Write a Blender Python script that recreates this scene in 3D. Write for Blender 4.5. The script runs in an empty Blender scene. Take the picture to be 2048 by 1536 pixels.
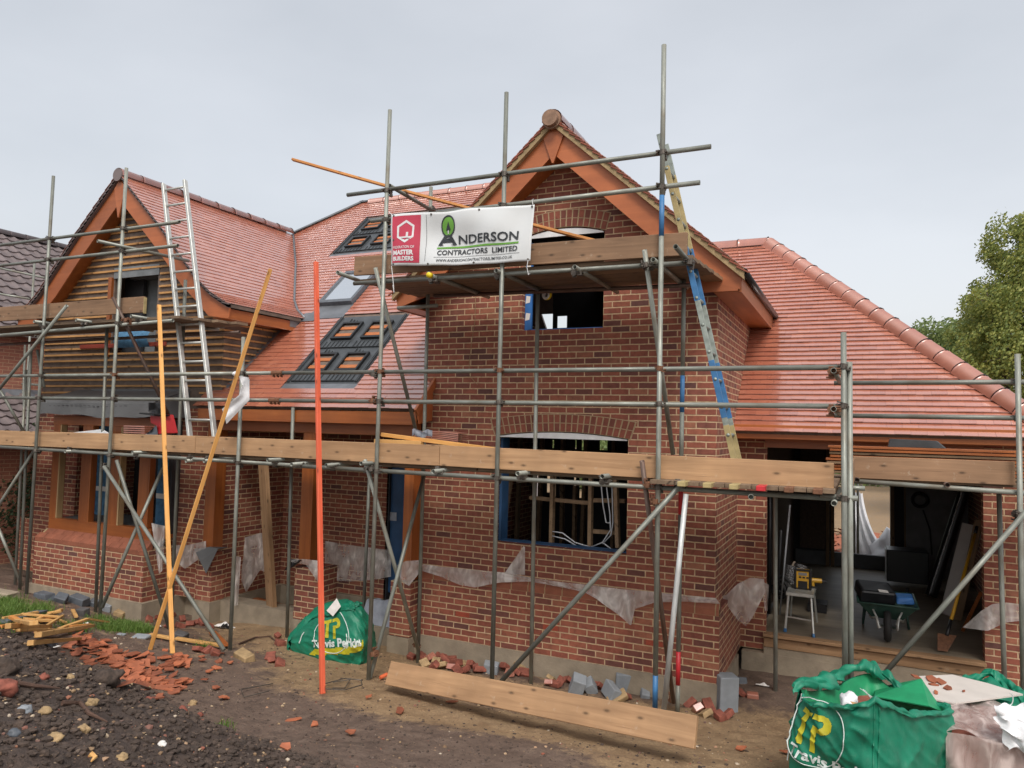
import bpy, math, random
import numpy as np
from mathutils import Vector, Matrix
from mathutils.geometry import tessellate_polygon
R_ = math.radians
SC = bpy.context.scene
COL = SC.collection
# ------------------------------------------------------------------ camera
F_PX = 1469.92
CAM_YAW, CAM_PITCH, CAM_ROLL = R_(25.366), R_(3.295), R_(1.432)
CAM_POS = Vector((1.449, -8.426, 2.947))
def cam_axes():
    th, pi_, ro = CAM_YAW, CAM_PITCH, CAM_ROLL
    F = Vector((-math.sin(th)*math.cos(pi_), math.cos(th)*math.cos(pi_), math.sin(pi_)))
    Rt = Vector((math.cos(th), math.sin(th), 0)); U = Rt.cross(F)
    return math.cos(ro)*Rt+math.sin(ro)*U, -math.sin(ro)*Rt+math.cos(ro)*U, F
CR, CU, CF = cam_axes()
cd = bpy.data.cameras.new('camera'); cam = bpy.data.objects.new('camera', cd); COL.objects.link(cam)
cd.sensor_width = 36; cd.lens = F_PX/2048*36; cd.clip_start = .05; cd.clip_end = 1000
cam.matrix_world = Matrix(((CR.x, CU.x, -CF.x, CAM_POS.x), (CR.y, CU.y, -CF.y, CAM_POS.y), (CR.z, CU.z, -CF.z, CAM_POS.z), (0, 0, 0, 1)))
SC.camera = cam
def ray(u, v): return CF + CR*((u-1024)/F_PX) - CU*((v-768)/F_PX)
def atY(u, v, Y): d = ray(u, v); return CAM_POS + d*((Y-CAM_POS.y)/d.y)
def atX(u, v, X): d = ray(u, v); return CAM_POS + d*((X-CAM_POS.x)/d.x)
def atZ(u, v, Z): d = ray(u, v); return CAM_POS + d*((Z-CAM_POS.z)/d.z)
def atD(u, v, D): return CAM_POS + ray(u, v)*D
# ------------------------------------------------------------------ world, sun, exposure
SC.view_settings.view_transform = 'Standard'; SC.view_settings.look = 'None'
SC.view_settings.exposure = 0.38; SC.view_settings.gamma = 1
SUN_EL, SUN_AZ = R_(52), R_(150)      # azimuth measured clockwise from +Y
W = bpy.data.worlds.new('World'); SC.world = W; W.use_nodes = True
nt = W.node_tree; nt.nodes.clear()
def N(t, **k):
    n = nt.nodes.new(t)
    for a, b in k.items(): setattr(n, a, b)
    return n
sky = N('ShaderNodeTexSky', sky_type='NISHITA'); sky.sun_disc = False; sky.sun_elevation = SUN_EL; sky.sun_rotation = SUN_AZ
sky.air_density = 1.0; sky.dust_density = 8
bg1 = N('ShaderNodeBackground'); bg1.inputs[1].default_value = .05
tc = N('ShaderNodeTexCoord'); mp = N('ShaderNodeMapping'); mp.inputs['Scale'].default_value = (1, 1, 2.4)
nz = N('ShaderNodeTexNoise'); nz.inputs['Scale'].default_value = 1.5; nz.inputs['Detail'].default_value = 5; nz.inputs['Roughness'].default_value = .5
rp = N('ShaderNodeValToRGB')
rp.color_ramp.elements[0].position = .33; rp.color_ramp.elements[0].color = (.475, .49, .50, 1)
rp.color_ramp.elements[1].position = .68; rp.color_ramp.elements[1].color = (.60, .61, .62, 1)
sep = N('ShaderNodeSeparateXYZ'); mr = N('ShaderNodeMapRange')
mr.inputs['From Min'].default_value = 0; mr.inputs['From Max'].default_value = .6; mr.inputs['To Min'].default_value = 1.12; mr.inputs['To Max'].default_value = .86
mul = N('ShaderNodeVectorMath', operation='SCALE')
bg2 = N('ShaderNodeBackground'); bg2.inputs[1].default_value = .87
ad = N('ShaderNodeAddShader'); out = N('ShaderNodeOutputWorld')
L = nt.links.new
L(tc.outputs['Generated'], mp.inputs[0]); L(mp.outputs[0], nz.inputs['Vector']); L(nz.outputs[0], rp.inputs[0])
L(tc.outputs['Generated'], sep.inputs[0]); L(sep.outputs['Z'], mr.inputs[0]); L(rp.outputs[0], mul.inputs[0]); L(mr.outputs[0], mul.inputs['Scale'])
L(mul.outputs[0], bg2.inputs[0]); L(sky.outputs[0], bg1.inputs[0]); L(bg1.outputs[0], ad.inputs[0]); L(bg2.outputs[0], ad.inputs[1]); L(ad.outputs[0], out.inputs[0])
sd = bpy.data.lights.new('sun', 'SUN'); sd.energy = 1.5; sd.angle = R_(18); sd.color = (1, .97, .93)
so = bpy.data.objects.new('sun', sd); COL.objects.link(so)
so.rotation_euler = Vector((math.sin(SUN_AZ)*math.cos(SUN_EL), math.cos(SUN_AZ)*math.cos(SUN_EL), math.sin(SUN_EL))).to_track_quat('Z', 'Y').to_euler()
random.seed(7); rnd = random.random
def U(a, b): return a+(b-a)*rnd()
# ------------------------------------------------------------------ materials
MAT = {}
class Mt:
    def __init__(s, name):
        s.m = bpy.data.materials.new(name); s.m.use_nodes = True; s.t = s.m.node_tree; s.t.nodes.clear()
        s.o = s.n('ShaderNodeOutputMaterial'); s.b = s.n('ShaderNodeBsdfPrincipled'); s.l(s.b.outputs[0], s.o.inputs[0]); MAT[name] = s.m
    def n(s, t, **k):
        n = s.t.nodes.new(t)
        for a, b in k.items(): setattr(n, a, b)
        return n
    def l(s, a, b): s.t.links.new(a, b)
    def set(s, **k):
        for a, v in k.items():
            i = s.b.inputs[a.replace('_', ' ')]
            if isinstance(v, tuple): v = (*v, 1) if len(v) == 3 else v
            i.default_value = v
        return s
    def coord(s, scale=(1, 1, 1), kind='Object', loc=(0, 0, 0)):
        c = s.n('ShaderNodeTexCoord'); m = s.n('ShaderNodeMapping'); m.inputs['Scale'].default_value = scale; m.inputs['Location'].default_value = loc
        s.l(c.outputs[kind], m.inputs[0]); return m.outputs[0]
    def noise(s, vec, scale, detail=4, rough=.55, dist=0):
        n = s.n('ShaderNodeTexNoise'); n.inputs['Scale'].default_value = scale; n.inputs['Detail'].default_value = detail
        n.inputs['Roughness'].default_value = rough; n.inputs['Distortion'].default_value = dist
        if vec is not None: s.l(vec, n.inputs['Vector'])
        return n.outputs[0]
    def ramp(s, fac, stops):
        r = s.n('ShaderNodeValToRGB'); e = r.color_ramp.elements
        while len(e) > 1: e.remove(e[0])
        for i, (p, c) in enumerate(stops):
            x = e[0] if i == 0 else e.new(p)
            x.position = p; x.color = (*c, 1) if isinstance(c, tuple) else (c, c, c, 1)
        s.l(fac, r.inputs[0]); return r.outputs[0]
    def mix(s, fac, a, b, mode='MIX'):
        m = s.n('ShaderNodeMix', data_type='RGBA', blend_type=mode)
        for i, v in ((0, fac), (6, a), (7, b)):
            if hasattr(v, 'is_linked'): s.l(v, m.inputs[i])
            elif isinstance(v, tuple): m.inputs[i].default_value = (*v, 1)
            else: m.inputs[i].default_value = v
        return m.outputs[2]
    def col(s, c): s.l(c, s.b.inputs['Base Color']); return s
    def rough(s, c): s.l(c, s.b.inputs['Roughness']); return s
    def bump(s, h, strength=.3, dist=.01):
        b = s.n('ShaderNodeBump'); b.inputs['Strength'].default_value = strength; b.inputs['Distance'].default_value = dist
        s.l(h, b.inputs['Height']); s.l(b.outputs[0], s.b.inputs['Normal']); return s
    def island(s):
        g = s.n('ShaderNodeNewGeometry'); return g.outputs['Random Per Island']
    def orand(s): return s.n('ShaderNodeObjectInfo').outputs['Random']
def math_(m, op, a, b=0, c=None):
    n = m.n('ShaderNodeMath', operation=op)
    for i, v in enumerate((a, b)):
        if hasattr(v, 'is_linked'): m.l(v, n.inputs[i])
        else: n.inputs[i].default_value = v
    return n.outputs[0]
def simple(name, c, rough=.6, metal=0, var=.15, scale=6, bump=0, spec=.5):
    m = Mt(name).set(Roughness=rough, Metallic=metal); v = m.noise(m.coord(), scale, 6)
    m.col(m.ramp(v, [(.25, tuple(x*(1-var) for x in c)), (.75, tuple(min(1, x*(1+var)) for x in c))]))
    m.b.inputs['Specular IOR Level'].default_value = spec
    if bump: m.bump(m.noise(m.coord(), scale*8, 5), bump, .01)
    return m
def brick(name, dark=1.0):
    m = Mt(name).set(Roughness=.85)
    g = m.n('ShaderNodeNewGeometry'); sn = m.n('ShaderNodeSeparateXYZ'); m.l(g.outputs['Normal'], sn.inputs[0])
    sp = m.n('ShaderNodeSeparateXYZ'); m.l(g.outputs['Position'], sp.inputs[0])
    ax = math_(m, 'GREATER_THAN', math_(m, 'ABSOLUTE', sn.outputs[0]), .7)
    u = math_(m, 'ADD', math_(m, 'MULTIPLY', sp.outputs[0], math_(m, 'SUBTRACT', 1, ax)), math_(m, 'MULTIPLY', sp.outputs[1], ax))
    z = math_(m, 'SUBTRACT', sp.outputs[2], .05)
    wob = m.noise(g.outputs['Position'], 9, 3); wz = math_(m, 'MULTIPLY', math_(m, 'SUBTRACT', wob, .5), .009)
    cb = m.n('ShaderNodeCombineXYZ'); m.l(math_(m, 'ADD', u, wz), cb.inputs[0]); m.l(math_(m, 'ADD', z, wz), cb.inputs[1])
    t = m.n('ShaderNodeTexBrick'); m.l(cb.outputs[0], t.inputs['Vector'])
    for k, v in (('Scale', 1), ('Mortar Size', .0078), ('Mortar Smooth', .25), ('Bias', 0), ('Brick Width', .225), ('Row Height', .075)): t.inputs[k].default_value = v
    t.inputs['Color1'].default_value = (0, 0, 0, 1); t.inputs['Color2'].default_value = (1, 1, 1, 1); t.inputs['Mortar'].default_value = (.5, .5, .5, 1)
    k = dark*1.3
    bc = m.ramp(t.outputs['Color'], [(0, (.105*k, .045*k, .038*k)), (.09, (.155*k, .054*k, .040*k)), (.45, (.22*k, .067*k, .043*k)), (.8, (.25*k, .082*k, .050*k)), (.93, (.27*k, .11*k, .065*k)), (1, (.17*k, .062*k, .045*k))])
    n1 = m.noise(g.outputs['Position'], 14, 8, .7); n2 = m.noise(g.outputs['Position'], 1.6, 4)
    bc = m.mix(.75, bc, m.ramp(n1, [(.25, .45), (.5, .95), (.78, 1.35)]), 'MULTIPLY')
    bc = m.mix(1, bc, m.ramp(n2, [(.3, .8), (.7, 1.15)]), 'MULTIPLY')
    n3 = m.noise(g.outputs['Position'], 3.1, 9, .75)
    bc = m.mix(m.ramp(n3, [(.66, 0.0), (.78, .5)]), bc, (.40, .30, .23))
    mo = m.ramp(m.noise(g.outputs['Position'], 20, 6), [(.3, (.34*k, .235*k, .14*k)), (.7, (.54*k, .39*k, .245*k))])
    c = m.mix(t.outputs['Fac'], bc, mo); m.col(c)
    h = m.mix(.25, m.ramp(t.outputs['Fac'], [(0, 1.0), (1, 0.0)]), m.noise(g.outputs['Position'], 60, 6, .7))
    m.bump(h, .9, .008); return m
brick('brick'); 
def wood(name, c1, c2, rough=.6, grain=1, knots=True, coat=0, axis=0, wear=0):
    m = Mt(name).set(Roughness=rough)
    sc = [22, 22, 22]; sc[axis] = 1.3
    m2 = m.coord(tuple(x*grain for x in sc)); o = m.orand()
    ad = m.n('ShaderNodeVectorMath', operation='ADD'); m.l(m2, ad.inputs[0])
    cx = m.n('ShaderNodeCombineXYZ'); m.l(math_(m, 'MULTIPLY', o, 40), cx.inputs[0]); m.l(math_(m, 'MULTIPLY', o, 17), cx.inputs[1]); m.l(cx.outputs[0], ad.inputs[1])
    g = m.noise(ad.outputs[0], 1, 6, .6, .6)
    c = m.ramp(g, [(.3, c1), (.7, c2)])
    big = m.noise(m.coord((1.5, 1.5, 1.5)), 1.3, 3); c = m.mix(.6, c, m.ramp(big, [(.3, .72), (.7, 1.2)]), 'MULTIPLY')
    c = m.mix(1, c, m.ramp(o, [(0, .82), (1, 1.12)]), 'MULTIPLY')
    if knots:
        cc = m.n('ShaderNodeSeparateXYZ'); m.l(m.coord(), cc.inputs[0]); oth = [i for i in range(3) if i != axis]
        cb = m.n('ShaderNodeCombineXYZ'); m.l(math_(m, 'MULTIPLY', math_(m, 'ADD', cc.outputs[axis], math_(m, 'MULTIPLY', o, 9)), 2.3), cb.inputs[0]); m.l(math_(m, 'MULTIPLY', math_(m, 'ADD', cc.outputs[oth[0]], cc.outputs[oth[1]]), 5.5), cb.inputs[1])
        v = m.n('ShaderNodeTexVoronoi', voronoi_dimensions='2D'); v.inputs['Scale'].default_value = 1; m.l(cb.outputs[0], v.inputs['Vector'])
        c = m.mix(m.ramp(v.outputs['Distance'], [(.035, .8), (.06, .35), (.11, 0.0)]), c, tuple(x*.28 for x in c1))
        cr = m.noise(m.coord(tuple(1.2 if i == axis else 55 for i in range(3))), 1, 3, .5)
        c = m.mix(m.ramp(cr, [(.30, .55), (.345, 0.0)]), c, tuple(x*.35 for x in c1))
    if wear: c = m.mix(m.ramp(m.noise(m.coord(), 11, 8, .75), [(.6, 0.0), (.72, wear)]), c, (.55, .48, .38))
    m.col(c); m.bump(g, .25, .004)
    if coat: m.b.inputs['Coat Weight'].default_value = coat; m.b.inputs['Coat Roughness'].default_value = .3
    return m
for ax, sfx in ((0, ''), (1, '_y'), (2, '_z')):
    wood('stained'+sfx, (.30, .082, .018), (.43, .135, .032), .45, .6, False, .25, ax)
wood('stained_flat', (.34, .098, .032), (.44, .135, .045), .5, .4, False, .15, 0)
wood('batten', (.48, .24, .085), (.64, .36, .14), .7, 1, True)
wood('scaffold_board', (.215, .125, .07), (.35, .21, .12), .75, .8, True, 0, 0, .5)
wood('board_new', (.32, .185, .095), (.49, .30, .16), .75, .7, True, 0, 0, .4)
wood('board_grey', (.15, .10, .065), (.235, .165, .105), .8, .8, True, 0, 0, .2)
wood('yellow_batten', (.62, .29, .07), (.78, .42, .13), .55, 1, True)
wood('orange_batten', (.50, .20, .05), (.62, .28, .08), .55, 1, True)
wood('red_plank', (.68, .105, .045), (.82, .16, .075), .55, 1, True)
wood('red_timber', (.28, .045, .03), (.36, .07, .04), .6, 1, False)
wood('offcut', (.55, .29, .09), (.70, .42, .16), .65, 1, True)
wood('dark_timber', (.16, .10, .055), (.27, .175, .10), .8, 1, True)
wood('stud', (.20, .13, .075), (.30, .20, .12), .8, 1, True, 0, 2)
wood('tan_timber_z', (.45, .30, .14), (.55, .38, .2), .7, 1, False, 0, 2)
wood('floor_board', (.20, .165, .12), (.31, .255, .185), .5, .5, False)
# metal tubes
def tube_mat(name, c, dirt=(.16, .13, .09)):
    m = Mt(name).set(Metallic=.3, Roughness=.5); v = m.noise(m.coord((1, 6, 6)), 5, 7, .7); o = m.orand()
    b = m.ramp(v, [(.3, tuple(x*.62 for x in c)), (.55, c), (.8, tuple(min(1, x*1.5) for x in c))])
    b = m.mix(m.ramp(m.noise(m.coord((.6, 1, 1)), 3.3, 5), [(.52, 0.0), (.7, .75)]), b, dirt)
    b = m.mix(1, b, m.ramp(o, [(0, .72), (1, 1.28)]), 'MULTIPLY'); m.col(b); m.rough(m.ramp(v, [(.3, .62), (.75, .36)])); m.bump(v, .15, .002); return m
tube_mat('galvanised', (.25, .265, .235)); tube_mat('aluminium', (.5, .52, .52), (.3, .3, .28)); tube_mat('rusty', (.14, .095, .075), (.13, .05, .03))
simple('coupler_steel', (.12, .105, .09), .55, .5, .6, 30); simple('coupler_rust', (.19, .09, .05), .7, .3, .4, 30)
simple('ladder_alu', (.55, .56, .53), .42, .45, .2, 9); simple('ladder_dirty', (.30, .34, .31), .55, .4, .35, 14)
simple('paint_blue', (.045, .165, .36), .5, 0, .3, 9); simple('paint_yellow', (.40, .32, .15), .55, 0, .3, 9); simple('paint_red', (.55, .03, .04), .45, 0, .2, 9)
# roof tile, wet clay
m = Mt('clay_tile').set(Roughness=.3)
r = m.island(); c = m.ramp(r, [(0, (.40, .135, .085)), (.35, (.48, .17, .105)), (.7, (.45, .155, .095)), (1, (.52, .195, .12))])
c = m.mix(.6, c, m.ramp(m.noise(m.coord(), .8, 4), [(.3, .85), (.7, 1.1)]), 'MULTIPLY'); m.col(c)
m.rough(m.ramp(m.noise(m.coord(), 5, 5), [(.3, .24), (.7, .42)])); m.set(Coat_Weight=1.0, Coat_Roughness=.17, Coat_IOR=3.0)
m = Mt('ridge_clay').set(Roughness=.35, Coat_Weight=1.0, Coat_Roughness=.3, Coat_IOR=2.0)
m.col(m.mix(1, m.ramp(m.noise(m.coord(), 7, 6), [(.3, (.40, .15, .105)), (.7, (.48, .19, .13))]), m.ramp(m.orand(), [(0, .88), (1, 1.1)]), 'MULTIPLY')); m.bump(m.noise(m.coord(), 90, 4), .15, .002)
simple('old_tile', (.155, .125, .125), .6, 0, .3, 3, .3); simple('verge_mortar', (.34, .25, .135), .9, 0, .3, 12, .5)
simple('sarking', (.14, .105, .085), .75, 0, .35, 9, .2); simple('grey_membrane', (.13, .135, .14), .6, 0, .2, 3, .1); simple('lead', (.17, .185, .205), .45, .35, .3, 4, .1)
simple('gutter_black', (.015, .016, .018), .3); simple('tray_plastic', (.055, .062, .068), .28, 0, .35, 5, .1); simple('tray_dark', (.012, .013, .014), .35)
simple('concrete', (.30, .25, .185), .9, 0, .25, 5, .5); simple('block_grey', (.25, .275, .30), .8, 0, .15, 8, .3); simple('slate_grey', (.10, .115, .135), .6, 0, .3, 10, .2)
simple('broken_brick', (.24, .075, .05), .85, 0, .5, 14, .5); bt0 = simple('broken_tile', (.40, .125, .06), .7, 0, .3, 8, .1); bt0.col(bt0.mix(1, bt0.b.inputs['Base Color'].links[0].from_socket, bt0.ramp(bt0.orand(), [(0, (.55, .55, .6)), (.5, (.9, .95, 1.0)), (1, (1.15, 1.15, 1.1))]), 'MULTIPLY')); simple('stone', (.36, .25, .13), .85, 0, .4, 12, .5); simple('stone_dark', (.09, .085, .085), .75, 0, .4, 12, .4)
simple('white_pvc', (.72, .73, .74), .4); simple('blue_membrane', (.03, .085, .19), .45, 0, .3, 3, .15); simple('blue_bright', (.035, .15, .42), .5, 0, .25, 5, .1); simple('blue_fleece', (.07, .19, .33), .8, 0, .35, 14, .4)
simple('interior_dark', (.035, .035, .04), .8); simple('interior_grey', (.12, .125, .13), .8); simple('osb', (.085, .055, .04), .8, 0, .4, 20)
simple('plaster_grey', (.20, .20, .205), .8); simple('insulation_grey', (.17, .185, .195), .6, 0, .25, 5)
simple('white_cloth', (.72, .73, .75), .8, 0, .12, 8, .4); simple('white_paper', (.75, .73, .70), .7, 0, .12, 12); simple('plasterboard', (.58, .54, .50), .8, 0, .08, 6)
simple('red_plastic', (.60, .035, .04), .35); simple('black_plastic', (.018, .018, .02), .3, 0, .4, 4, .1); simple('black_rubber', (.02, .02, .02), .7); simple('tool_yellow', (.60, .33, .03), .4); simple('handle_yellow', (.68, .36, .02), .45)
simple('barrow_green', (.03, .075, .06), .4, 0, .3, 9); simple('rope', (.55, .56, .58), .8); simple('cardboard', (.45, .27, .13), .8, 0, .12, 6); simple('bag_grey', (.33, .36, .42), .55, 0, .3, 8, .4)
simple('foil', (.55, .56, .58), .25, .8, .3, 30, .6); simple('cap_yellow', (.75, .58, .02), .4); simple('pipe_grey', (.45, .47, .5), .5); simple('pvc_orange', (.7, .15, .06), .5)
simple('banner_red', (.50, .045, .085), .5, 0, .08, 3); simple('banner_green', (.14, .36, .05), .5); simple('banner_dark', (.03, .035, .04), .5); simple('banner_white', (.66, .69, .70), .42, 0, .04, 3, .0)
bg0 = simple('bag_green', (.004, .175, .10), .52, 0, .3, 7, .12); bg0.col(bg0.mix(bg0.ramp(bg0.noise(bg0.coord(), 9, 8, .75), [(.52, 0.0), (.72, .35)]), bg0.b.inputs['Base Color'].links[0].from_socket, (.10, .24, .17))); simple('bag_green_inner', (.01, .24, .10), .55, 0, .25, 7, .1); simple('bag_yellow', (.47, .43, .02), .5, 0, .3, 14); simple('bag_white', (.62, .70, .68), .5); simple('bark', (.07, .055, .04), .9, 0, .3, 9, .5)
simple('mound_white', (.65, .66, .68), .8); simple('root', (.09, .05, .035), .85, 0, .4, 20, .4)
simple('ridge_end_clay', (.27, .165, .11), .75, 0, .3, 12, .3); simple('tray_batten', (.42, .14, .045), .6, 0, .2, 8)
simple('paint_red_brick', (.42, .07, .035), .7, 0, .2, 9)
# polythene
m = Mt('polythene').set(Base_Color=(.68, .64, .61), Roughness=.28)
tr = m.n('ShaderNodeBsdfTransparent'); mx = m.n('ShaderNodeMixShader'); v = m.noise(m.coord((1, 1, .55)), 7, 3, .5, .5)
m.l(m.ramp(v, [(.30, .26), (.48, .42), (.58, .62), (.66, .95)]), mx.inputs[0]); m.l(tr.outputs[0], mx.inputs[1]); m.l(m.b.outputs[0], mx.inputs[2]); m.l(mx.outputs[0], m.o.inputs[0]); m.bump(v, .35, .02)
m = Mt('wrap_film').set(Base_Color=(.60, .50, .47), Roughness=.22)
tr = m.n('ShaderNodeBsdfTransparent'); mx = m.n('ShaderNodeMixShader'); v = m.noise(m.coord((1.6, 1, .5)), 8, 3, .5, .8)
m.l(m.ramp(v, [(.32, .38), (.5, .55), (.6, .75), (.68, .97)]), mx.inputs[0]); m.l(tr.outputs[0], mx.inputs[1]); m.l(m.b.outputs[0], mx.inputs[2]); m.l(mx.outputs[0], m.o.inputs[0]); m.bump(v, .5, .03)
# glass of the roof window
m = Mt('roof_glass').set(Base_Color=(.90, .94, .97), Roughness=.04, Metallic=.9); m.b.inputs['Coat Weight'].default_value = 1; m.b.inputs['Specular IOR Level'].default_value = 1; m.b.inputs['IOR'].default_value = 2.2
# leaves
def leafmat(name, a, b, c):
    m = Mt(name).set(Roughness=.6); i = m.island(); m.col(m.ramp(i, [(0, a), (.5, b), (1, c)])); m.b.inputs['Transmission Weight'].default_value = 0
    ts = m.n('ShaderNodeBsdfTranslucent'); mx = m.n('ShaderNodeMixShader'); mx.inputs[0].default_value = .3; m.l(m.ramp(i, [(0, b), (1, c)]), ts.inputs[0]); m.l(m.b.outputs[0], mx.inputs[1]); m.l(ts.outputs[0], mx.inputs[2]); m.l(mx.outputs[0], m.o.inputs[0])
leafmat('leaf_oak', (.11, .155, .04), (.21, .26, .06), (.38, .38, .10)); leafmat('leaf_dark', (.012, .025, .012), (.025, .05, .018), (.05, .09, .03)); leafmat('grass_blade', (.06, .13, .02), (.12, .23, .035), (.22, .30, .08)); leafmat('leaf_far', (.13, .19, .07), (.19, .26, .09), (.27, .33, .12))
# earth
m = Mt('earth').set(Roughness=.8); P = m.coord(); n1 = m.noise(P, .55, 5, .6, .4); n2 = m.noise(P, 6, 9, .72); n3 = m.noise(P, 45, 6, .7)
dark = m.ramp(n2, [(.3, (.085, .062, .052)), (.5, (.155, .106, .080)), (.75, (.22, .158, .12))])
hat = m.n('ShaderNodeAttribute'); hat.attribute_name = 'heap'; dark = m.mix(hat.outputs['Fac'], dark, m.ramp(n2, [(.3, (.03, .022, .018)), (.5, (.065, .045, .036)), (.75, (.12, .085, .066))])); sand = m.ramp(n2, [(.3, (.21, .135, .075)), (.7, (.38, .26, .145))])
at = m.n('ShaderNodeAttribute'); at.attribute_name = 'sand'
f = math_(m, 'ADD', at.outputs['Fac'], math_(m, 'MULTIPLY', math_(m, 'SUBTRACT', n1, .5), .9)); f = math_(m, 'ADD', f, math_(m, 'MULTIPLY', math_(m, 'SUBTRACT', n2, .5), .9))
c = m.mix(m.ramp(f, [(.38, 0.0), (.62, 1.0)]), dark, sand); c = m.mix(.8, c, m.ramp(n3, [(.3, .6), (.7, 1.35)]), 'MULTIPLY'); m.col(c)
m.rough(m.ramp(n2, [(.35, .5), (.6, .9)])); m.bump(m.mix(.5, n2, n3), 1.0, .035)
m = Mt('debris').set(Roughness=.75); m.col(m.ramp(m.island(), [(0, (.05, .035, .028)), (.45, (.09, .06, .045)), (.58, (.20, .125, .07)), (.7, (.36, .25, .14)), (.78, (.13, .10, .085)), (.86, (.28, .085, .05)), (.94, (.42, .31, .19)), (1, (.52, .45, .36))])); m.bump(m.noise(m.coord(), 60, 5), .5, .004)
m = Mt('clod').set(Roughness=.9); m.col(m.ramp(m.noise(m.coord(), 22, 7, .7), [(.3, (.026, .019, .015)), (.7, (.10, .070, .054))])); m.bump(m.noise(m.coord(), 40, 6), .9, .01)
# ------------------------------------------------------------------ object helpers
def tag(o, label=None, cat=None, group=None, kind=None):
    if label: o['label'] = label
    if cat: o['category'] = cat
    if group: o['group'] = group
    if kind: o['kind'] = kind
    return o
def empty(name, loc, label, cat, group=None):
    o = bpy.data.objects.new(name, None); COL.objects.link(o); o.location = loc; o.empty_display_size = .2
    bpy.context.view_layer.update() if False else None
    o['wloc'] = tuple(loc); return tag(o, label, cat, group)
def wl(o):
    v = Vector((0, 0, 0))
    while o is not None: v += Vector(o.location); o = o.parent
    return v
class MB:
    def __init__(s): s.v = []; s.f = []; s.mi = []; s.cur = 0
    def add(s, vs, fs):
        b = len(s.v); s.v += [tuple(x) for x in vs]; s.f += [tuple(b+i for i in f) for f in fs]; s.mi += [s.cur]*len(fs); return s
    def quad(s, a, b, c, d): return s.add([a, b, c, d], [(0, 1, 2, 3)])
    def box(s, x0, x1, y0, y1, z0, z1):
        return s.add([(x0, y0, z0), (x1, y0, z0), (x1, y1, z0), (x0, y1, z0), (x0, y0, z1), (x1, y0, z1), (x1, y1, z1), (x0, y1, z1)],
                     [(0, 3, 2, 1), (4, 5, 6, 7), (0, 1, 5, 4), (1, 2, 6, 5), (2, 3, 7, 6), (3, 0, 4, 7)])
    def beam(s, p, q, w, h, up=(0, 0, 1)):          # w across, h along up
        p = Vector(p); q = Vector(q); d = (q-p).normalized(); a = d.cross(Vector(up)).normalized(); b = a.cross(d)
        vs = [P+a*(w/2*i)+b*(h/2*j) for P in (p, q) for i, j in ((-1, -1), (1, -1), (1, 1), (-1, 1))]
        return s.add(vs, [(3, 2, 1, 0), (4, 5, 6, 7), (0, 1, 5, 4), (1, 2, 6, 5), (2, 3, 7, 6), (3, 0, 4, 7)])
    def tube(s, p, q, r, n=12, r2=None, hollow=True):
        p = Vector(p); q = Vector(q); d = (q-p).normalized(); a = d.orthogonal().normalized(); b = d.cross(a); r2 = r if r2 is None else r2
        base = len(s.v); rings = [(p, r), (q, r2)]
        if hollow: rings = [(p+d*.1, r*.84), (p, r*.84), (p, r), (q, r2), (q, r2*.84), (q-d*.1, r2*.84)]
        for c, rr in rings:
            for k in range(n): t = 2*math.pi*k/n; s.v.append(tuple(c+a*(rr*math.cos(t))+b*(rr*math.sin(t))))
        for i in range(len(rings)-1):
            for k in range(n): s.f.append((base+i*n+k, base+i*n+(k+1) % n, base+(i+1)*n+(k+1) % n, base+(i+1)*n+k)); s.mi.append(s.cur)
        s.f.append(tuple(base+k for k in range(n))[::-1]); s.f.append(tuple(base+(len(rings)-1)*n+k for k in range(n))); s.mi += [s.cur]*2
        return s
    def path(s, pts, r, n=8):
        pts = [Vector(p) for p in pts]; base = len(s.v); a = None
        for i, p in enumerate(pts):
            d = (pts[min(i+1, len(pts)-1)]-pts[max(i-1, 0)]).normalized()
            a = d.orthogonal().normalized() if a is None else (a-d*a.dot(d)).normalized(); b = d.cross(a)
            rr = r[i] if isinstance(r, (list, tuple)) else r
            for k in range(n): t = 2*math.pi*k/n; s.v.append(tuple(p+a*(rr*math.cos(t))+b*(rr*math.sin(t))))
        for i in range(len(pts)-1):
            for k in range(n): s.f.append((base+i*n+k, base+i*n+(k+1) % n, base+(i+1)*n+(k+1) % n, base+(i+1)*n+k)); s.mi.append(s.cur)
        s.f.append(tuple(base+k for k in range(n))[::-1]); s.f.append(tuple(base+(len(pts)-1)*n+k for k in range(n))); s.mi += [s.cur]*2
        return s
    def prism(s, loops, P, t):
        """loops: outer + holes as (a,b) lists; P(a,b)->Vector; t: thickness Vector (back = P + t)"""
        L3 = [[Vector((a, b, 0)) for a, b in l] for l in loops]
        tri = tessellate_polygon(L3); flat = [p for l in loops for p in l]; n = len(flat)
        F = [P(a, b) for a, b in flat]; B = [x+t for x in F]; fs = []
        e1 = P(1, 0)-P(0, 0); e2 = P(0, 1)-P(0, 0); nrm = e1.cross(e2); flip = nrm.dot(t) > 0
        for a, b, c in tri:
            A2 = (flat[b][0]-flat[a][0])*(flat[c][1]-flat[a][1])-(flat[c][0]-flat[a][0])*(flat[b][1]-flat[a][1])
            tr = (a, b, c) if A2 > 0 else (a, c, b)
            if flip: tr = tr[::-1]
            fs.append(tr); fs.append(tuple(i+n for i in tr[::-1]))
        k = 0
        for l in loops:
            m = len(l)
            for i in range(m): j = (i+1) % m; fs.append((k+i, k+j, k+j+n, k+i+n))
            k += m
        return s.add(F+B, fs)
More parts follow.
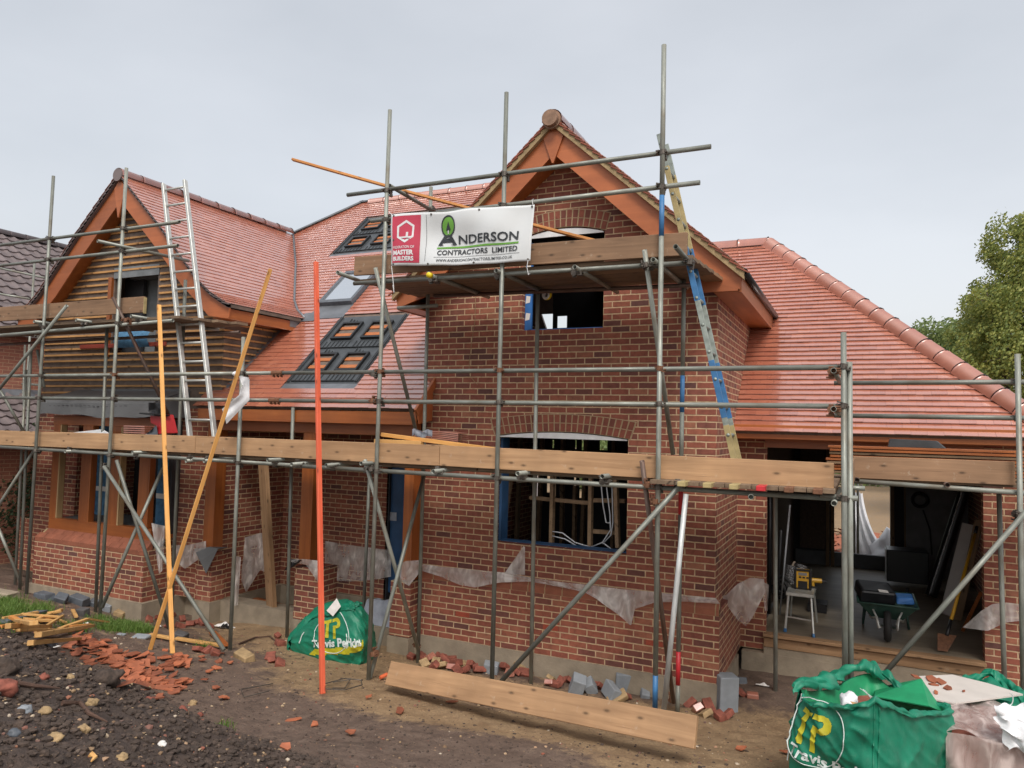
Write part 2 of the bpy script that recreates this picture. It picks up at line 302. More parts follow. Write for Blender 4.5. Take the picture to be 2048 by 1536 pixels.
    def grid(s, P, nu, nv, us=(0, 1), vs=(0, 1), closed=False):
        vv = [P(us[0]+(us[1]-us[0])*i/nu, vs[0]+(vs[1]-vs[0])*j/nv) for j in range(nv+1) for i in range(nu+1)]
        return s.add(vv, [(j*(nu+1)+i, j*(nu+1)+i+1, (j+1)*(nu+1)+i+1, (j+1)*(nu+1)+i) for j in range(nv) for i in range(nu)])
    def build(s, name, mat, parent=None, smooth=False, local=None):
        me = bpy.data.meshes.new(name)
        off = wl(parent) if parent is not None else Vector((0, 0, 0))
        inv = (Matrix.Translation(-off) if local is None else None)
        if local is None: vs = [tuple(Vector(v)-off) for v in s.v]
        else:
            li = local.inverted(); vs = [tuple(li @ Vector(v)) for v in s.v]
        me.from_pydata(vs, [], s.f); me.validate(clean_customdata=False)
        mats = mat if isinstance(mat, (list, tuple)) else [mat]
        for x in mats: me.materials.append(MAT[x])
        if len(mats) > 1: me.polygons.foreach_set('material_index', s.mi[:len(me.polygons)])
        if smooth: me.polygons.foreach_set('use_smooth', [True]*len(me.polygons))
        me.update(); o = bpy.data.objects.new(name, me); COL.objects.link(o)
        if parent is not None: o.parent = parent
        if local is not None: o.matrix_basis = Matrix.Translation(-off) @ local
        return o
def fix_normals(o):
    import bmesh
    b = bmesh.new(); b.from_mesh(o.data); bmesh.ops.recalc_face_normals(b, faces=b.faces); b.to_mesh(o.data); b.free(); return o
def bevel(o, w=.003, seg=1):
    m = o.modifiers.new('bevel', 'BEVEL'); m.width = w; m.segments = seg; m.limit_method = 'ANGLE'; m.angle_limit = R_(40); return o
def frame(p, q, up=(0, 0, 1)):
    p = Vector(p); q = Vector(q); d = (q-p).normalized(); u = Vector(up)
    if abs(d.dot(u)) > .98: u = Vector((0, 1, 0))
    y = u.cross(d).normalized(); z = d.cross(y)
    return Matrix(((d.x, y.x, z.x, p.x), (d.y, y.y, z.y, p.y), (d.z, y.z, z.z, p.z), (0, 0, 0, 1)))
def beam_obj(name, p, q, w, h, mat, parent=None, up=(0, 0, 1), bev=.003, taper=0):
    """a timber whose own x axis runs along it (w sideways, h along up)"""
    M_ = frame(p, q, up); Lg = (Vector(q)-Vector(p)).length; b = MB(); n = max(1, int(Lg/.5))
    if n < 2 or taper == 0: b.box(0, Lg, -w/2, w/2, -h/2, h/2)
    else:
        ph = U(0, 6)
        for i in range(n+1):
            x = Lg*i/n; s = taper*math.sin(math.pi*i/n); b.v += [(x, -w/2, -h/2+s), (x, w/2, -h/2+s), (x, w/2, h/2+s), (x, -w/2, h/2+s)]
        for i in range(n):
            for k in range(4): b.f.append((4*i+k, 4*i+(k+1) % 4, 4*i+4+(k+1) % 4, 4*i+4+k)); b.mi.append(0)
        b.f += [(3, 2, 1, 0), (4*n, 4*n+1, 4*n+2, 4*n+3)]; b.mi += [0, 0]
    b.v = [tuple(M_ @ Vector(v)) for v in b.v]
    o = b.build(name, mat, parent, local=M_); fix_normals(o)
    if bev: bevel(o, bev)
    return o
TR = .0242
def tube_obj(name, p, q, parent, mat='galvanised', r=TR, bands=None):
    M_ = frame(p, q); b = MB(); Lg = (Vector(q)-Vector(p)).length
    mats = [mat]
    if not bands: b.tube(p, q, r)
    else:
        d = (Vector(q)-Vector(p))/Lg; x = 0; segs = []
        for a, c, mm in sorted(bands): segs += [(x, a, mat), (a, c, mm)]; x = c
        segs.append((x, Lg, mat))
        for a, c, mm in segs:
            if c-a < .01: continue
            if mm not in mats: mats.append(mm)
            b.cur = mats.index(mm); b.tube(Vector(p)+d*a, Vector(p)+d*c, r+(.0006 if mm != mat else 0))
    o = b.build(name, mats, parent, local=M_)
    me = o.data
    for pl in me.polygons: pl.use_smooth = len(pl.vertices) == 4
    return o
def text_mesh(txt, size=1, bold=0, align='LEFT', space=1, shear=0):
    cu = bpy.data.curves.new('t', 'FONT'); cu.body = txt; cu.size = size; cu.offset = bold; cu.align_x = align; cu.space_character = space; cu.shear = shear; cu.resolution_u = 3
    o = bpy.data.objects.new('t', cu); COL.objects.link(o); dg = bpy.context.evaluated_depsgraph_get(); dg.update()
    me = o.evaluated_get(dg).to_mesh(); vs = [(v.co.x, v.co.y) for v in me.vertices]; fs = [tuple(p.vertices) for p in me.polygons]
    o.evaluated_get(dg).to_mesh_clear(); bpy.data.objects.remove(o); bpy.data.curves.remove(cu); return vs, fs
def decal(mb, vs, fs, f): mb.add([f(x, y) for x, y in vs], fs)
def disc(cx, cy, r, n=32, ry=None): return [(cx+r*math.cos(2*math.pi*k/n), cy+(ry or r)*math.sin(2*math.pi*k/n)) for k in range(n)]
def poly2(loops):
    L3 = [[Vector((a, b, 0)) for a, b in l] for l in loops]; tri = tessellate_polygon(L3); return [p for l in loops for p in l], [tuple(t) for t in tri]
def vnoise(x, y, z=0, s=1.0):
    from mathutils import noise
    return noise.noise(Vector((x*s, y*s, z*s)))
# ------------------------------------------------------------------ ground
CP = [(-12,-.3,.05),(-10.7,-.95,.06),(-8.3,-.95,-.05),(-7,-.5,-.1),(-5,-.3,-.03),(-3.8,-.2,-.05),(-2,-.15,-.05),(.1,-.15,-.06),(.6,.8,-.02),(1.2,1.2,-.03),(2.7,1.2,.0),(3.6,.4,.1),(-6.5,.5,-.04),(-5,.8,-.02),
 (-3.6,-1.5,.07),(-5.75,-1.5,.09),(-8.1,-1.5,.2),(-9.9,-1.5,.33),(-11.5,-1.6,.3),(-1.9,-1.3,.06),(-.2,-1.2,.06),(.7,-.6,.0),(1.5,-1.0,.12),(-3.2,-2.4,.22),(-5.7,-2.3,.25),(-7.4,-2.2,.3),(-9,-2.4,.45),
 (.4,-2.5,.40),(-1,-2.35,.30),(-3,-1.75,.13),(-1.2,-3.4,.46),(-2.4,-3.6,.42),(.5,-3.4,.5),(1.5,-3.6,.45),(2.5,-2.5,.35),(3.5,-3,.4),
 (-4.4,-5,1.33),(-3.3,-5.4,1.47),(-3.07,-4.95,1.17),(-2.2,-5.0,1.03),(-1.55,-5.15,.88),(-1.9,-6.4,1.45),(-6,-5,1.6),(-5,-6.5,1.85),(-5.6,-3.7,.45),(-4.2,-3.7,.4),(-3,-4.05,.42),(-7.5,-3.8,.7),
 (1.45,-8.4,1.3),(-1,-7.6,1.5),(4,-6,1.0),(0,-5.2,.62),(1.5,-5.5,.75),(-9,-6,1.6),(-16,-2,.5),(-16,4,.2),(-14,12,0),(0,14,.1),(1.5,9.5,.25),(8,12,.2),(8,-3,.5),(15,0,.5),(-20,-8,1.2),(10,-10,1.2),(0,25,.1),(-20,25,.1),(20,25,.2)]
CPa = np.array(CP, float)
def _rbf():
    d = np.hypot(CPa[:, None, 0]-CPa[None, :, 0], CPa[:, None, 1]-CPa[None, :, 1]); n = len(CPa)
    A = np.zeros((n+1, n+1)); A[:n, :n] = d+np.eye(n)*-.02; A[n, :n] = 1; A[:n, n] = 1
    return np.linalg.solve(A, np.append(CPa[:, 2], 0))
RW = _rbf()
def G0(x, y): 
    if abs(x) > 24 or y > 28 or y < -14: 
        x = max(-24, min(24, x)); y = max(-14, min(28, y))
    return float(np.hypot(CPa[:, 0]-x, CPa[:, 1]-y) @ RW[:-1] + RW[-1])
def heapness(x, y): return max(0, min(1, (-y-4.3+.35*min(0, x+2.5)*-1)/.8))*max(0, min(1, (-x-.9)/.9))
def G(x, y):
    z = G0(x, y)+.018*vnoise(x, y, 0, 2.3)+.012*vnoise(x, y, 5, 6)
    h = heapness(x, y)
    return z+.05*h*vnoise(x, y, 3, 3.5)+.035*h*vnoise(x, y, 9, 9)
def axis(a, b, c, d, fine, far):
    r = [a-far*k*k/16 for k in range(8, 0, -1)]; x = b
    r = list(np.linspace(a, b, max(2, int((b-a)/.25)))[:-1])+list(np.arange(b, c, fine))+list(np.linspace(c, d, max(2, int((d-c)/.25))))
    return [a-160, a-60, a-20, a-6, a-2]+r+[d+2, d+6, d+20, d+60, d+160]
xs = axis(-14, -11, 3.6, 6, .055, 1); ys = axis(-9.5, -7.2, 1.6, 16, .055, 1)
nx, ny = len(xs), len(ys)
vv = [(x, y, G(x, y)) for y in ys for x in xs]
me = bpy.data.meshes.new('ground'); me.from_pydata(vv, [], [(j*nx+i, j*nx+i+1, (j+1)*nx+i+1, (j+1)*nx+i) for j in range(ny-1) for i in range(nx-1)])
me.materials.append(MAT['earth']); me.polygons.foreach_set('use_smooth', [True]*len(me.polygons))
def sandf(x, y):
    s = .30
    def g(cx, cy, rx, ry, a): return a*math.exp(-((x-cx)/rx)**2-((y-cy)/ry)**2)
    s += g(-1.4, -2.2, 2.2, .45, .75)+g(-3.6, -1.6, 1.2, .5, .6)+g(1, -1.0, 1.4, 1.1, .7)+g(-6, .1, 1.5, 1, .5)+g(.6, -2.9, 1.2, .5, .45)+g(-2, -.7, 2.5, .4, .3)+g(-4.5, -.7, 1.6, .5, .4)
    s += .45 if y > 8 else 0
    return s-.8*heapness(x, y)-g(-2.0, -3.7, 1.6, .8, .3)
at2 = me.attributes.new('heap', 'FLOAT', 'POINT'); at2.data.foreach_set('value', [min(1, 1.3*heapness(v[0], v[1])) for v in vv])
at_ = me.attributes.new('sand', 'FLOAT', 'POINT'); at_.data.foreach_set('value', [sandf(v[0], v[1]) for v in vv])
ground = bpy.data.objects.new('ground', me); COL.objects.link(ground); tag(ground, 'churned brown earth of the building site with sandy patches', None, None, 'structure')
def gpt(u, v, lift=0):     # the ground point seen at a place in the photograph
    d = ray(u, v); t = 2.0
    while t < 40:
        p = CAM_POS+d*t
        if p.z < G(p.x, p.y): 
            for k in range(8): t -= .04/8; p = CAM_POS+d*t
            break
        t += .04
    p = CAM_POS+d*t; return Vector((p.x, p.y, G(p.x, p.y)+lift))
# ------------------------------------------------------------------ house
house = empty('house', (0, 0, 0), 'unfinished red brick house with red tiled roofs and open window holes', 'house')
MA, MBs = 3.505, .94                       # main roof plane z = MA + MBs*Y
GA, GS = 1.79, .97                         # garage roof plane z = GA + GS*Y
XL, XR = -3.83, 0.0
WC, WZ, WS = -1.915, 6.70, .90             # wing ridge x, z, slope
ARC = lambda x0, x1, zs, rise, n=14: [(x0+(x1-x0)*k/n, zs+rise*(1-((2*k/n-1)**2))) for k in range(n+1)]
low_w = [(-2.74, 1.485), (-1.015, 1.485)]+ARC(-2.74, -1.015, 2.83, .065)[::-1]
up_w = [(-2.43, 4.165), (-1.35, 4.165)]+ARC(-2.43, -1.35, 5.36, .085)[::-1]
b = MB()
def gz(x): return WZ-.02-WS*abs(x-WC)
b.prism([[(XL, .99), (XR, .99), (XR, gz(XR)), (WC, gz(WC)), (XL, gz(XL))], low_w, up_w], lambda a, c: Vector((a, 0, c)), Vector((0, .103, 0)))
b.build('brick_wall', 'brick', house)
b = MB(); b.prism([[(.103, .99), (2.0, .99), (4.6, .99), (4.6, 4.75), (.103, 4.75)]], lambda a, c: Vector((0, a, c)), Vector((-.103, 0, 0)))
b.prism([[(.103, .3), (3.4, .3), (3.4, 4.75), (.103, 4.75)]], lambda a, c: Vector((XL, a, c)), Vector((.103, 0, 0))); b.build('brick_wall', 'brick', house)
# projecting plinth of the wing: front and right side, with a sloped top course
b = MB(); DP = .2
b.box(XL+.02, .056, -.056, .05, DP, .995); b.box(-.05, .056, .05, 1.56, DP, .995)
b.build('plinth_wall', 'brick', house)
b = MB(); k = 0; x = XL+.02
def slopebrick(b, x0, x1, y0, z0, y1, z1, g=.005):
    b.add([(x0+g, y0, z0), (x1-g, y0, z0), (x1-g, y1, z1), (x0+g, y1, z1), (x0+g, y0, z0-.07), (x1-g, y0, z0-.07), (x1-g, y1, z0-.07), (x0+g, y1, z0-.07)], [(0, 1, 2, 3), (4, 7, 6, 5), (4, 5, 1, 0), (5, 6, 2, 1), (6, 7, 3, 2), (7, 4, 0, 3)])
simple('plinth_brick', (.285, .098, .055), .8, 0, .3, 5, .4)
while x < .05: slopebrick(b, x, min(x+.225, .059), -.059, 1.0, -.002, 1.085, .007); x += .225
b.build('plinth_coping', 'plinth_brick', house)
b = MB(); slopebrick(b, XL+.025, .056, -.0570, .996, -.003, 1.08, 0); b.build('mortar_bed', 'verge_mortar', house)
# brick arches over the two wing windows
def arch(x0, x1, zs, rise, h, spread, n, y=-.004):
    w = (x1-x0)/2; Rr = (w*w+rise*rise)/(2*rise); cx = (x0+x1)/2; cz = zs+rise-Rr; Rv = Rr*.55; 
    a0 = math.asin(min(1, (w+.02)/Rr)); bm = MB(); bb = MB()
    fan = spread
    def P(t, r):  # t -1..1, r 0..h
        x = cx+t*w; z = zs+rise*(1-t*t); ang = t*fan; return (x+math.sin(ang)*r, z+math.cos(ang)*r)
    for row in range(2):
        r0 = row*h/2+.006; r1 = (row+1)*h/2-.005
        for k in range(n):
            t0 = -1.03+2.06*k/n+.010*(.86/w); t1 = -1.03+2.06*(k+1)/n-.010*(.86/w)
            if row: t0 += 0
            q = [P(t0, r0), P(t1, r0), P(t1, r1), P(t0, r1)]
            bb.prism([q], lambda a, c: Vector((a, y-.004, c)), Vector((0, .02, 0)))
    q = [P(-1.04+2.08*k/24, 0) for k in range(25)]+[P(1.04-2.08*k/24, h+.005) for k in range(25)]
    bm.prism([q], lambda a, c: Vector((a, y, c)), Vector((0, .02, 0)))
    return bm, bb
Ar = Mt('arch_brick').set(Roughness=.85); r = Ar.island(); c = Ar.ramp(r, [(0, (.16, .052, .038)), (.3, (.23, .07, .045)), (.8, (.29, .09, .055)), (1, (.2, .062, .042))])
c = Ar.mix(.7, c, Ar.ramp(Ar.noise(Ar.coord(), 14, 8, .7), [(.25, .5), (.5, .95), (.78, 1.35)]), 'MULTIPLY'); Ar.col(c); Ar.bump(Ar.noise(Ar.coord(), 60, 5), .4, .004)
simple('mortar_tan', (.40, .295, .18), .95, 0, .2, 20, .4)
for a in ((-2.74, -1.015, 2.83, .065, .215, .30, 24), (-2.43, -1.35, 5.36, .085, .215, .26, 15)):
    bm, bb = arch(*a); o = bm.build('brick_arch', 'mortar_tan', house); fix_normals(o); o2 = bb.build('arch_bricks', 'arch_brick', o); fix_normals(o2)
for x0, x1, zs, rise in ((-2.72, -1.03, 2.822, .062), (-2.41, -1.37, 5.35, .08)):
    b = MB(); b.prism([[(x0, zs-.012), (x1, zs-.012)]+ARC(x0, x1, zs, rise)[::-1]], lambda a, c: Vector((a, .012, c)), Vector((0, .02, 0))); fix_normals(b.build('arch_board', 'white_pvc', house))
# footings
b = MB(); b.box(XL+.01, .085, -.085, 1.2, -.5, DP+.002); b.box(.085, 3.3, 1.46, 1.9, -.5, .18); b.box(-12, -3.9, -.02, .3, -.5, DP-.01); b.box(-10.83, -8.1, -.80, 0, -.5, DP+.004)
b.box(-7.63, -5.2, 1.27, 1.7, -.5, DP-.01); b.box(-7.7, -7.35, -.235, 1.3, -.5, DP-.005); b.box(-5.77, -5.32, -.24, .2, -.5, DP-.03); b.box(-4.15, -3.82, -.24, .3, -.5, DP-.03)
b.build('concrete_footing', 'concrete', house)
# wing interior
for z0, z1, xa, xb in ((.1, .3, XL+.1, -.1), (3.13, 3.32, XL+.1, -.1), (5.62, 5.66, -2.9, -.95)):
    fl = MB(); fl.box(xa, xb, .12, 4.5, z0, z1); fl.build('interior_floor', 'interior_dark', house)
holes = []
for (u0, u1, v0, v1) in [(1006,1013,878,897),(1022,1029,878,897),(1071,1078,950,1000),(1092,1100,950,985),(1105,1112,950,992),(1118,1127,952,966),(1118,1127,972,990),(1146,1152,955,990),(1157,1166,952,975),(1157,1166,978,996),(1103,1108,880,896),(1124,1128,880,898),(1149,1153,880,898),(1162,1168,880,900),(1198,1215,880,900)]:
    p = atY(u0, v1, 3.4); q = atY(u1, v0, 3.4)
    if q.z < 3.1 and p.x > XL+.15: holes.append([(p.x, p.z), (q.x, p.z), (q.x, q.z), (p.x, q.z)])
p = atY(1113, 656, 4.2); q = atY(1134, 631, 4.2); p1 = atY(1104, 656, 4.2)
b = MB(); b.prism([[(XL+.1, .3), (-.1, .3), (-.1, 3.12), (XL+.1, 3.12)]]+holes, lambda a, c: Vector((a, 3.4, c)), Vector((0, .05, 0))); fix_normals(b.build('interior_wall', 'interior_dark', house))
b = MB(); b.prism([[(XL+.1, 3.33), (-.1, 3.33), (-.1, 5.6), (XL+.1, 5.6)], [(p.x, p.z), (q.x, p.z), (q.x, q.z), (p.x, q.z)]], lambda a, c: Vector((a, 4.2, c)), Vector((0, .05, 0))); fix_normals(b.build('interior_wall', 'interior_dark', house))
for x0 in (-3.6, -3.2, -2.85, -2.45, -2.0, -1.55, -1.15, -.8, -.4):
    beam_obj('stud', (x0, 2.6+U(-.2, .2), .3), (x0, 2.6, 3.1), .05, .1, 'stud', house, bev=0)
for (u0, v0, u1, v1, y) in [(1106,960,1103,1090,.8),(1182,975,1180,1100,.7),(1232,975,1236,1095,.5),(1150,1000,1148,1095,2.0),(1020,960,1002,1085,.6)]:
    p, q = atY(u0, v0, y), atY(u1, v1, y); beam_obj('stud', p+(p-q)*.3, q, .045, .09, 'stud', house, bev=0)
for (u0, v0, u1, v1, y) in [(1060,995,1180,1006,.85),(1180,1000,1250,1002,.75),(1182,1062,1235,1066,.75)]: beam_obj('noggin', atY(u0, v0, y), atY(u1, v1, y), .05, .05, 'stud', house, bev=0)
for pts in ([(1202,965),(1206,1010),(1212,1045),(1220,1046)],[(1212,965),(1220,1030),(1221,1060),(1205,1085),(1180,1095)],[(1224,972),(1226,1045),(1222,1070),(1205,1088)],[(1105,1063),(1125,1066),(1150,1085),(1180,1094)],[(1105,1072),(1130,1078),(1155,1093)],[(1205,1085),(1225,1100)]):
    b = MB(); b.path([atY(u, v, .55) for u, v in pts], .0085, 6); b.build('pipe', 'pipe_grey', house, True)
# window membranes
b = MB(); b.box(-2.735, -2.70, .104, .30, 1.49, 2.8); b.box(-2.70, -1.02, .104, .26, 1.475, 1.497); b.build('window_membrane', 'blue_membrane', house)
b = MB(); b.box(-2.425, -2.33, .08, .11, 4.17, 5.3); b.box(-2.36, -1.36, .08, .25, 4.15, 4.185); b.build('window_membrane', 'blue_bright', house)
b = MB()
for z in (4.3, 4.52, 4.72, 4.95): b.add([(-2.42, .078, z), (-2.36, .078, z+.01), (-2.35, .078, z+.09), (-2.41, .078, z+.1)], [(0, 1, 2, 3)])
b.build('membrane_print', 'white_paper', house)
# ---------------- tiles
def tiles(b, P, Nf, s0, s1, rng, g=.1, w=.165, t=.013, phase=0, gap=.021):
    n = int(round((s1-s0)/g)); g = (s1-s0)/n
    for i in range(n):
        a, c = s0+i*g, s0+(i+1)*g+.012
        for (l0, r0), (l1, r1) in zip(rng(a+.001), rng(min(c, s1)-.001)):
            k = math.floor((min(l0, l1))/w)-1; off = .5*w*(i % 2)+phase
            while k*w+off < max(r0, r1):
                u0, u1 = k*w+off+.0007, (k+1)*w+off-.0007; k += 1
                A0, A1, B0, B1 = max(u0, l0), min(u1, r0), max(u0, l1), min(u1, r1)
                if A1-A0 < .01 and B1-B0 < .01: continue
                A1 = max(A1, A0+.002); B1 = max(B1, B0+.002)
                lift = t+gap+U(-.0015, .002); ja = a+U(-.003, .003); tw = U(-.0013, .0013)
                n0 = Nf(a); n1 = Nf(min(c, s1))
                p0, p1, p2, p3 = P(A0, ja)+n0*(lift+tw), P(A1, ja)+n0*(lift-tw), P(B1, c)+n1*.012, P(B0, c)+n1*.012
                q0, q1 = P(A0, ja)+n0*(lift-t), P(A1, ja)+n0*(lift-t)
                b.add([p0, p1, p2, p3, q0, q1], [(0, 1, 2, 3), (4, 5, 1, 0), (4, 0, 3), (5, 2, 1)])
def planef(o, up):      # o: origin at s=0 for u=0; u runs along world axis
    pass
LX = -9.59; prof = [(0, 6.95), (1.05, 5.97), (1.57, 5.43), (1.93, 5.06), (2.22, 4.84), (2.56, 4.66)]
def po(z):
    for i in range(1, len(prof)):
        if z >= prof[i][1] or i == len(prof)-1: f = (z-prof[i-1][1])/(prof[i][1]-prof[i-1][1]); return max(0, prof[i-1][0]+f*(prof[i][0]-prof[i-1][0]))
# main / porch roof: u = X, s along the slope
cm = 1/math.hypot(1, MBs); nm = Vector((0, -MBs*cm, cm)); Y0 = -.40
def Pm(u, s): return Vector((u, Y0+s*cm, MA+MBs*(Y0+s*cm)))
sY = lambda y: (y-Y0)/cm
S1 = sY(4.55)
HOLES = [(-6.27, -4.92, -.10, 1.245), (-7.9, -4.6, 2.80, 3.95), (-6.99, -6.23, 1.22, 2.26)]
def rngm(s):
    y = Y0+s*cm; z = MA+MBs*y
    if y < -.12: l = -7.70
    elif y < 1.22: l = -7.42
    elif y < 3.70: l = LX+po(MA+MBs*y)-.01
    else: l = -9.59+(y-3.7)*(1.15/.85)
    if z < 4.68: r = -3.835 if y > .0 else -3.70
    elif z < WZ: r = WC-(WZ-z)/WS
    else: r = -2.9-(y-3.6)*1.79
    iv = [(l, r)]
    for x0, x1, y0, y1 in HOLES:
        if y0 < y < y1:
            nv = []
            for a, c in iv:
                if x0 < c and x1 > a:
                    if x0 > a: nv.append((a, x0))
                    if x1 < c: nv.append((x1, c))
                else: nv.append((a, c))
            iv = nv
    return iv
def rng_join(f):
    return f
b = MB(); n = int(round(S1/.1)); g = S1/n
for i in range(n):
    a = i*g; iv = rngm(a+g*.5); lo = rngm(a+.002); hi = rngm(min(a+g, S1)-.002)
    for j, (l, r) in enumerate(iv):
        l0, r0, l1, r1 = l, r, l, r
        if j == 0: l0, l1 = lo[0][0], hi[0][0]
        if j == len(iv)-1: r0, r1 = lo[-1][1], hi[-1][1]
        if abs(l0-l) > .3: l0 = l
        if abs(l1-l) > .3: l1 = l
        if abs(r0-r) > .3: r0 = r
        if abs(r1-r) > .3: r1 = r
        tiles(b, Pm, lambda s: nm, a, a+g, lambda s, q=(l0, r0, l1, r1), a=a: [(q[0], q[1])] if s < a+g*.5 else [(q[2], q[3])], g, phase=.0825*(i % 2), t=.009, gap=.0165)
roof = MB(); pl = [(-7.68, -.38), (-3.71, -.38), (-3.71, 0.0), (-3.71, 1.26), (WC, 3.35), (-2.9, 3.6), (-4.6, 4.55), (-8.44, 4.55), (-9.59, 3.7)]+[(LX+o-.02, (z-MA)/MBs) for o, z in prof[1:-1]]+[(-7.02, 1.22), (-7.40, 1.20), (-7.40, -.13), (-7.68, -.13)]
roof.prism([pl], lambda a, c: Vector((a, c, MA+MBs*c-.001)), Vector((0, .03, -.04))); mroof = roof.build('roof', 'sarking', house); fix_normals(mroof)
b.build('roof_tiles', 'clay_tile', mroof)
bk = MB(); hp = atD(1110, 660, 17), atD(1138, 628, 17)
RZ = lambda y: 7.78-.927*(y-4.55)
def hitr(u, v):
    d = ray(u, v); t = (7.78+.927*4.55-.927*CAM_POS.y-CAM_POS.z)/(d.z+.927*d.y); q = CAM_POS+d*t; return q.x, q.y
h0 = hitr(1098, 668); h1 = hitr(1142, 622)
bk.prism([[(-12.3, 9.6), (-3.2, 9.6), (-4.6, 4.55), (-8.44, 4.55), (-9.59, 3.7)], [(h0[0], h1[1]), (h1[0], h1[1]), (h1[0], h0[1]), (h0[0], h0[1])]], lambda a, c: Vector((a, c, RZ(c) if c > 4.5 else 6.98)), Vector((0, -.03, -.05)))
bk.add([(-4.6, 4.56, 7.76), (-3.2, 9.6, 3.1), (-1.5, 9.0, 3.1), (-1.45, 4.55, 6.16)], [(0, 1, 2, 3)]); bk.build('rear_roof', 'old_tile', house)
# garage roof
cg = 1/math.hypot(1, GS); ng = Vector((0, -GS*cg, cg)); Yg0 = 1.19; YR = 4.5; ZR = GA+GS*YR
def Pg(u, s): return Vector((u, Yg0+s*cg, GA+GS*(Yg0+s*cg)))
def rngg(s):
    y = Yg0+s*cg; z = GA+GS*y
    return [(0.001 if z < 4.62 else max(-1.45, WC+(WZ-z)/WS-.15), 3.42-(y-Yg0)*(3.34/(YR-Yg0)))]
b = MB(); S = (YR-Yg0)/cg; n = int(round(S/.1)); g = S/n
for i in range(n):
    a = i*g; lo = rngg(a+.001)[0]; hi = rngg(a+g-.001)[0]; l = min(lo[0], hi[0]); l = lo[0] if abs(lo[0]-hi[0]) > .3 else l
    tiles(b, Pg, lambda s: ng, a, a+g, lambda s, lo=lo, hi=hi, l=l, a=a, g=g: [(l, lo[1])] if s < a+g*.5 else [(l, hi[1])], g, phase=.0825*(i % 2))
r_ = MB(); r_.prism([[(.002, Yg0+.02), (3.40, Yg0+.02), (.08, YR), (-1.4, YR), (-1.3, 3.6), (.002, 2.95)]], lambda a, c: Vector((a, c, GA+GS*c-.001)), Vector((0, .03, -.04))); groof = r_.build('roof', 'sarking', house); fix_normals(groof)
b.build('roof_tiles', 'clay_tile', groof)
# right hip slope of the garage and its back slope
b = MB(); hx0 = 3.42; hs = (ZR-GA-GS*Yg0)/(hx0-.08); ch = 1/math.hypot(1, hs); nh = Vector((hs*ch, 0, ch))
def Ph(u, s): return Vector((hx0-s*ch, u, GA+GS*Yg0+hs*s*ch))
Sh = (hx0-.08)/ch
tiles(b, Ph, lambda s: nh, 0, Sh, lambda s: [(Yg0+s/Sh*(YR-Yg0), 7.8-s/Sh*(7.8-YR))], .1)
b.build('roof_tiles', 'clay_tile', groof)
bk = MB(); bk.quad((.08, YR, ZR), (3.42, 7.8, 2.95), (-1.5, 7.8, 2.95), (-1.5, YR, ZR)); bk.quad((3.40, Yg0, 2.93), (3.40, 7.8, 2.93), (.06, YR, ZR-.02), (.06, YR, ZR-.02)); bk.build('rear_roof', 'old_tile', house)
# left gable roof with flared eaves: profile of (offset from ridge, z)
LX = -9.59; prof = [(0, 6.95), (1.05, 5.97), (1.57, 5.43), (1.93, 5.06), (2.22, 4.84), (2.56, 4.66)]
pl_ = [0]
for i in range(1, len(prof)): pl_.append(pl_[-1]+math.hypot(prof[i][0]-prof[i-1][0], prof[i][1]-prof[i-1][1]))
ST = pl_[-1]
def pp(s):      # s measured up from eaves
    q = ST-s
    for i in range(1, len(pl_)):
        if q <= pl_[i]+1e-6 or i == len(pl_)-1:
            f = (q-pl_[i-1])/(pl_[i]-pl_[i-1]); o = prof[i-1][0]+f*(prof[i][0]-prof[i-1][0]); z = prof[i-1][1]+f*(prof[i][1]-prof[i-1][1])
            dx = prof[i][0]-prof[i-1][0]; dz = prof[i][1]-prof[i-1][1]; l = math.hypot(dx, dz); return o, z, (-dz/l, dx/l)
def lgroof(sg):
    b = MB()
    def P(u, s): o, z, n = pp(min(max(s, 0), ST)); return Vector((LX+sg*o, u*sg, z))
    def Nf(s): o, z, n = pp(min(max(s, 0), ST)); return Vector((sg*n[0], 0, n[1]))
    def rg(s):
        o, z, n = pp(min(s, ST)); yb = (z-MA)/MBs+.05 if sg > 0 else (4.3 if z > 5 else 8)
        return [(-.50, yb)] if sg > 0 else [(-yb, .50)]
    tiles(b, P, Nf, 0, ST, rg, .1, t=.008, gap=.0145); return b
r_ = MB(); pts = [(LX+o, z) for o, z in prof]+[(LX-o, z) for o, z in prof[1:]][::1]
out_ = [(LX-o, z) for o, z in prof[::-1]]+[(LX+o, z) for o, z in prof[1:]]
inn = [(x, z-.05) for x, z in out_[::-1]]
r_.prism([out_+inn], lambda a, c: Vector((a, -.47, c)), Vector((0, 1.6, 0))); lroof = r_.build('roof', 'sarking', house); fix_normals(lroof)
bb = MB()
for sg in (1, -1):
    for i in range(len(prof)-1):
        (o0, z0), (o1, z1) = prof[i], prof[i+1]; y0 = (z0-MA)/MBs; y1 = (z1-MA)/MBs
        if sg < 0: y0 = y1 = 6
        bb.quad((LX+sg*o0, 1.1, z0-.003), (LX+sg*o1, 1.1, z1-.003), (LX+sg*o1, max(1.12, y1), z1-.003), (LX+sg*o0, y0, z0-.003))
bb.build('roof_deck', 'sarking', lroof)
lgroof(1).build('roof_tiles', 'clay_tile', lroof); lgroof(-1).build('roof_tiles', 'clay_tile', lroof)
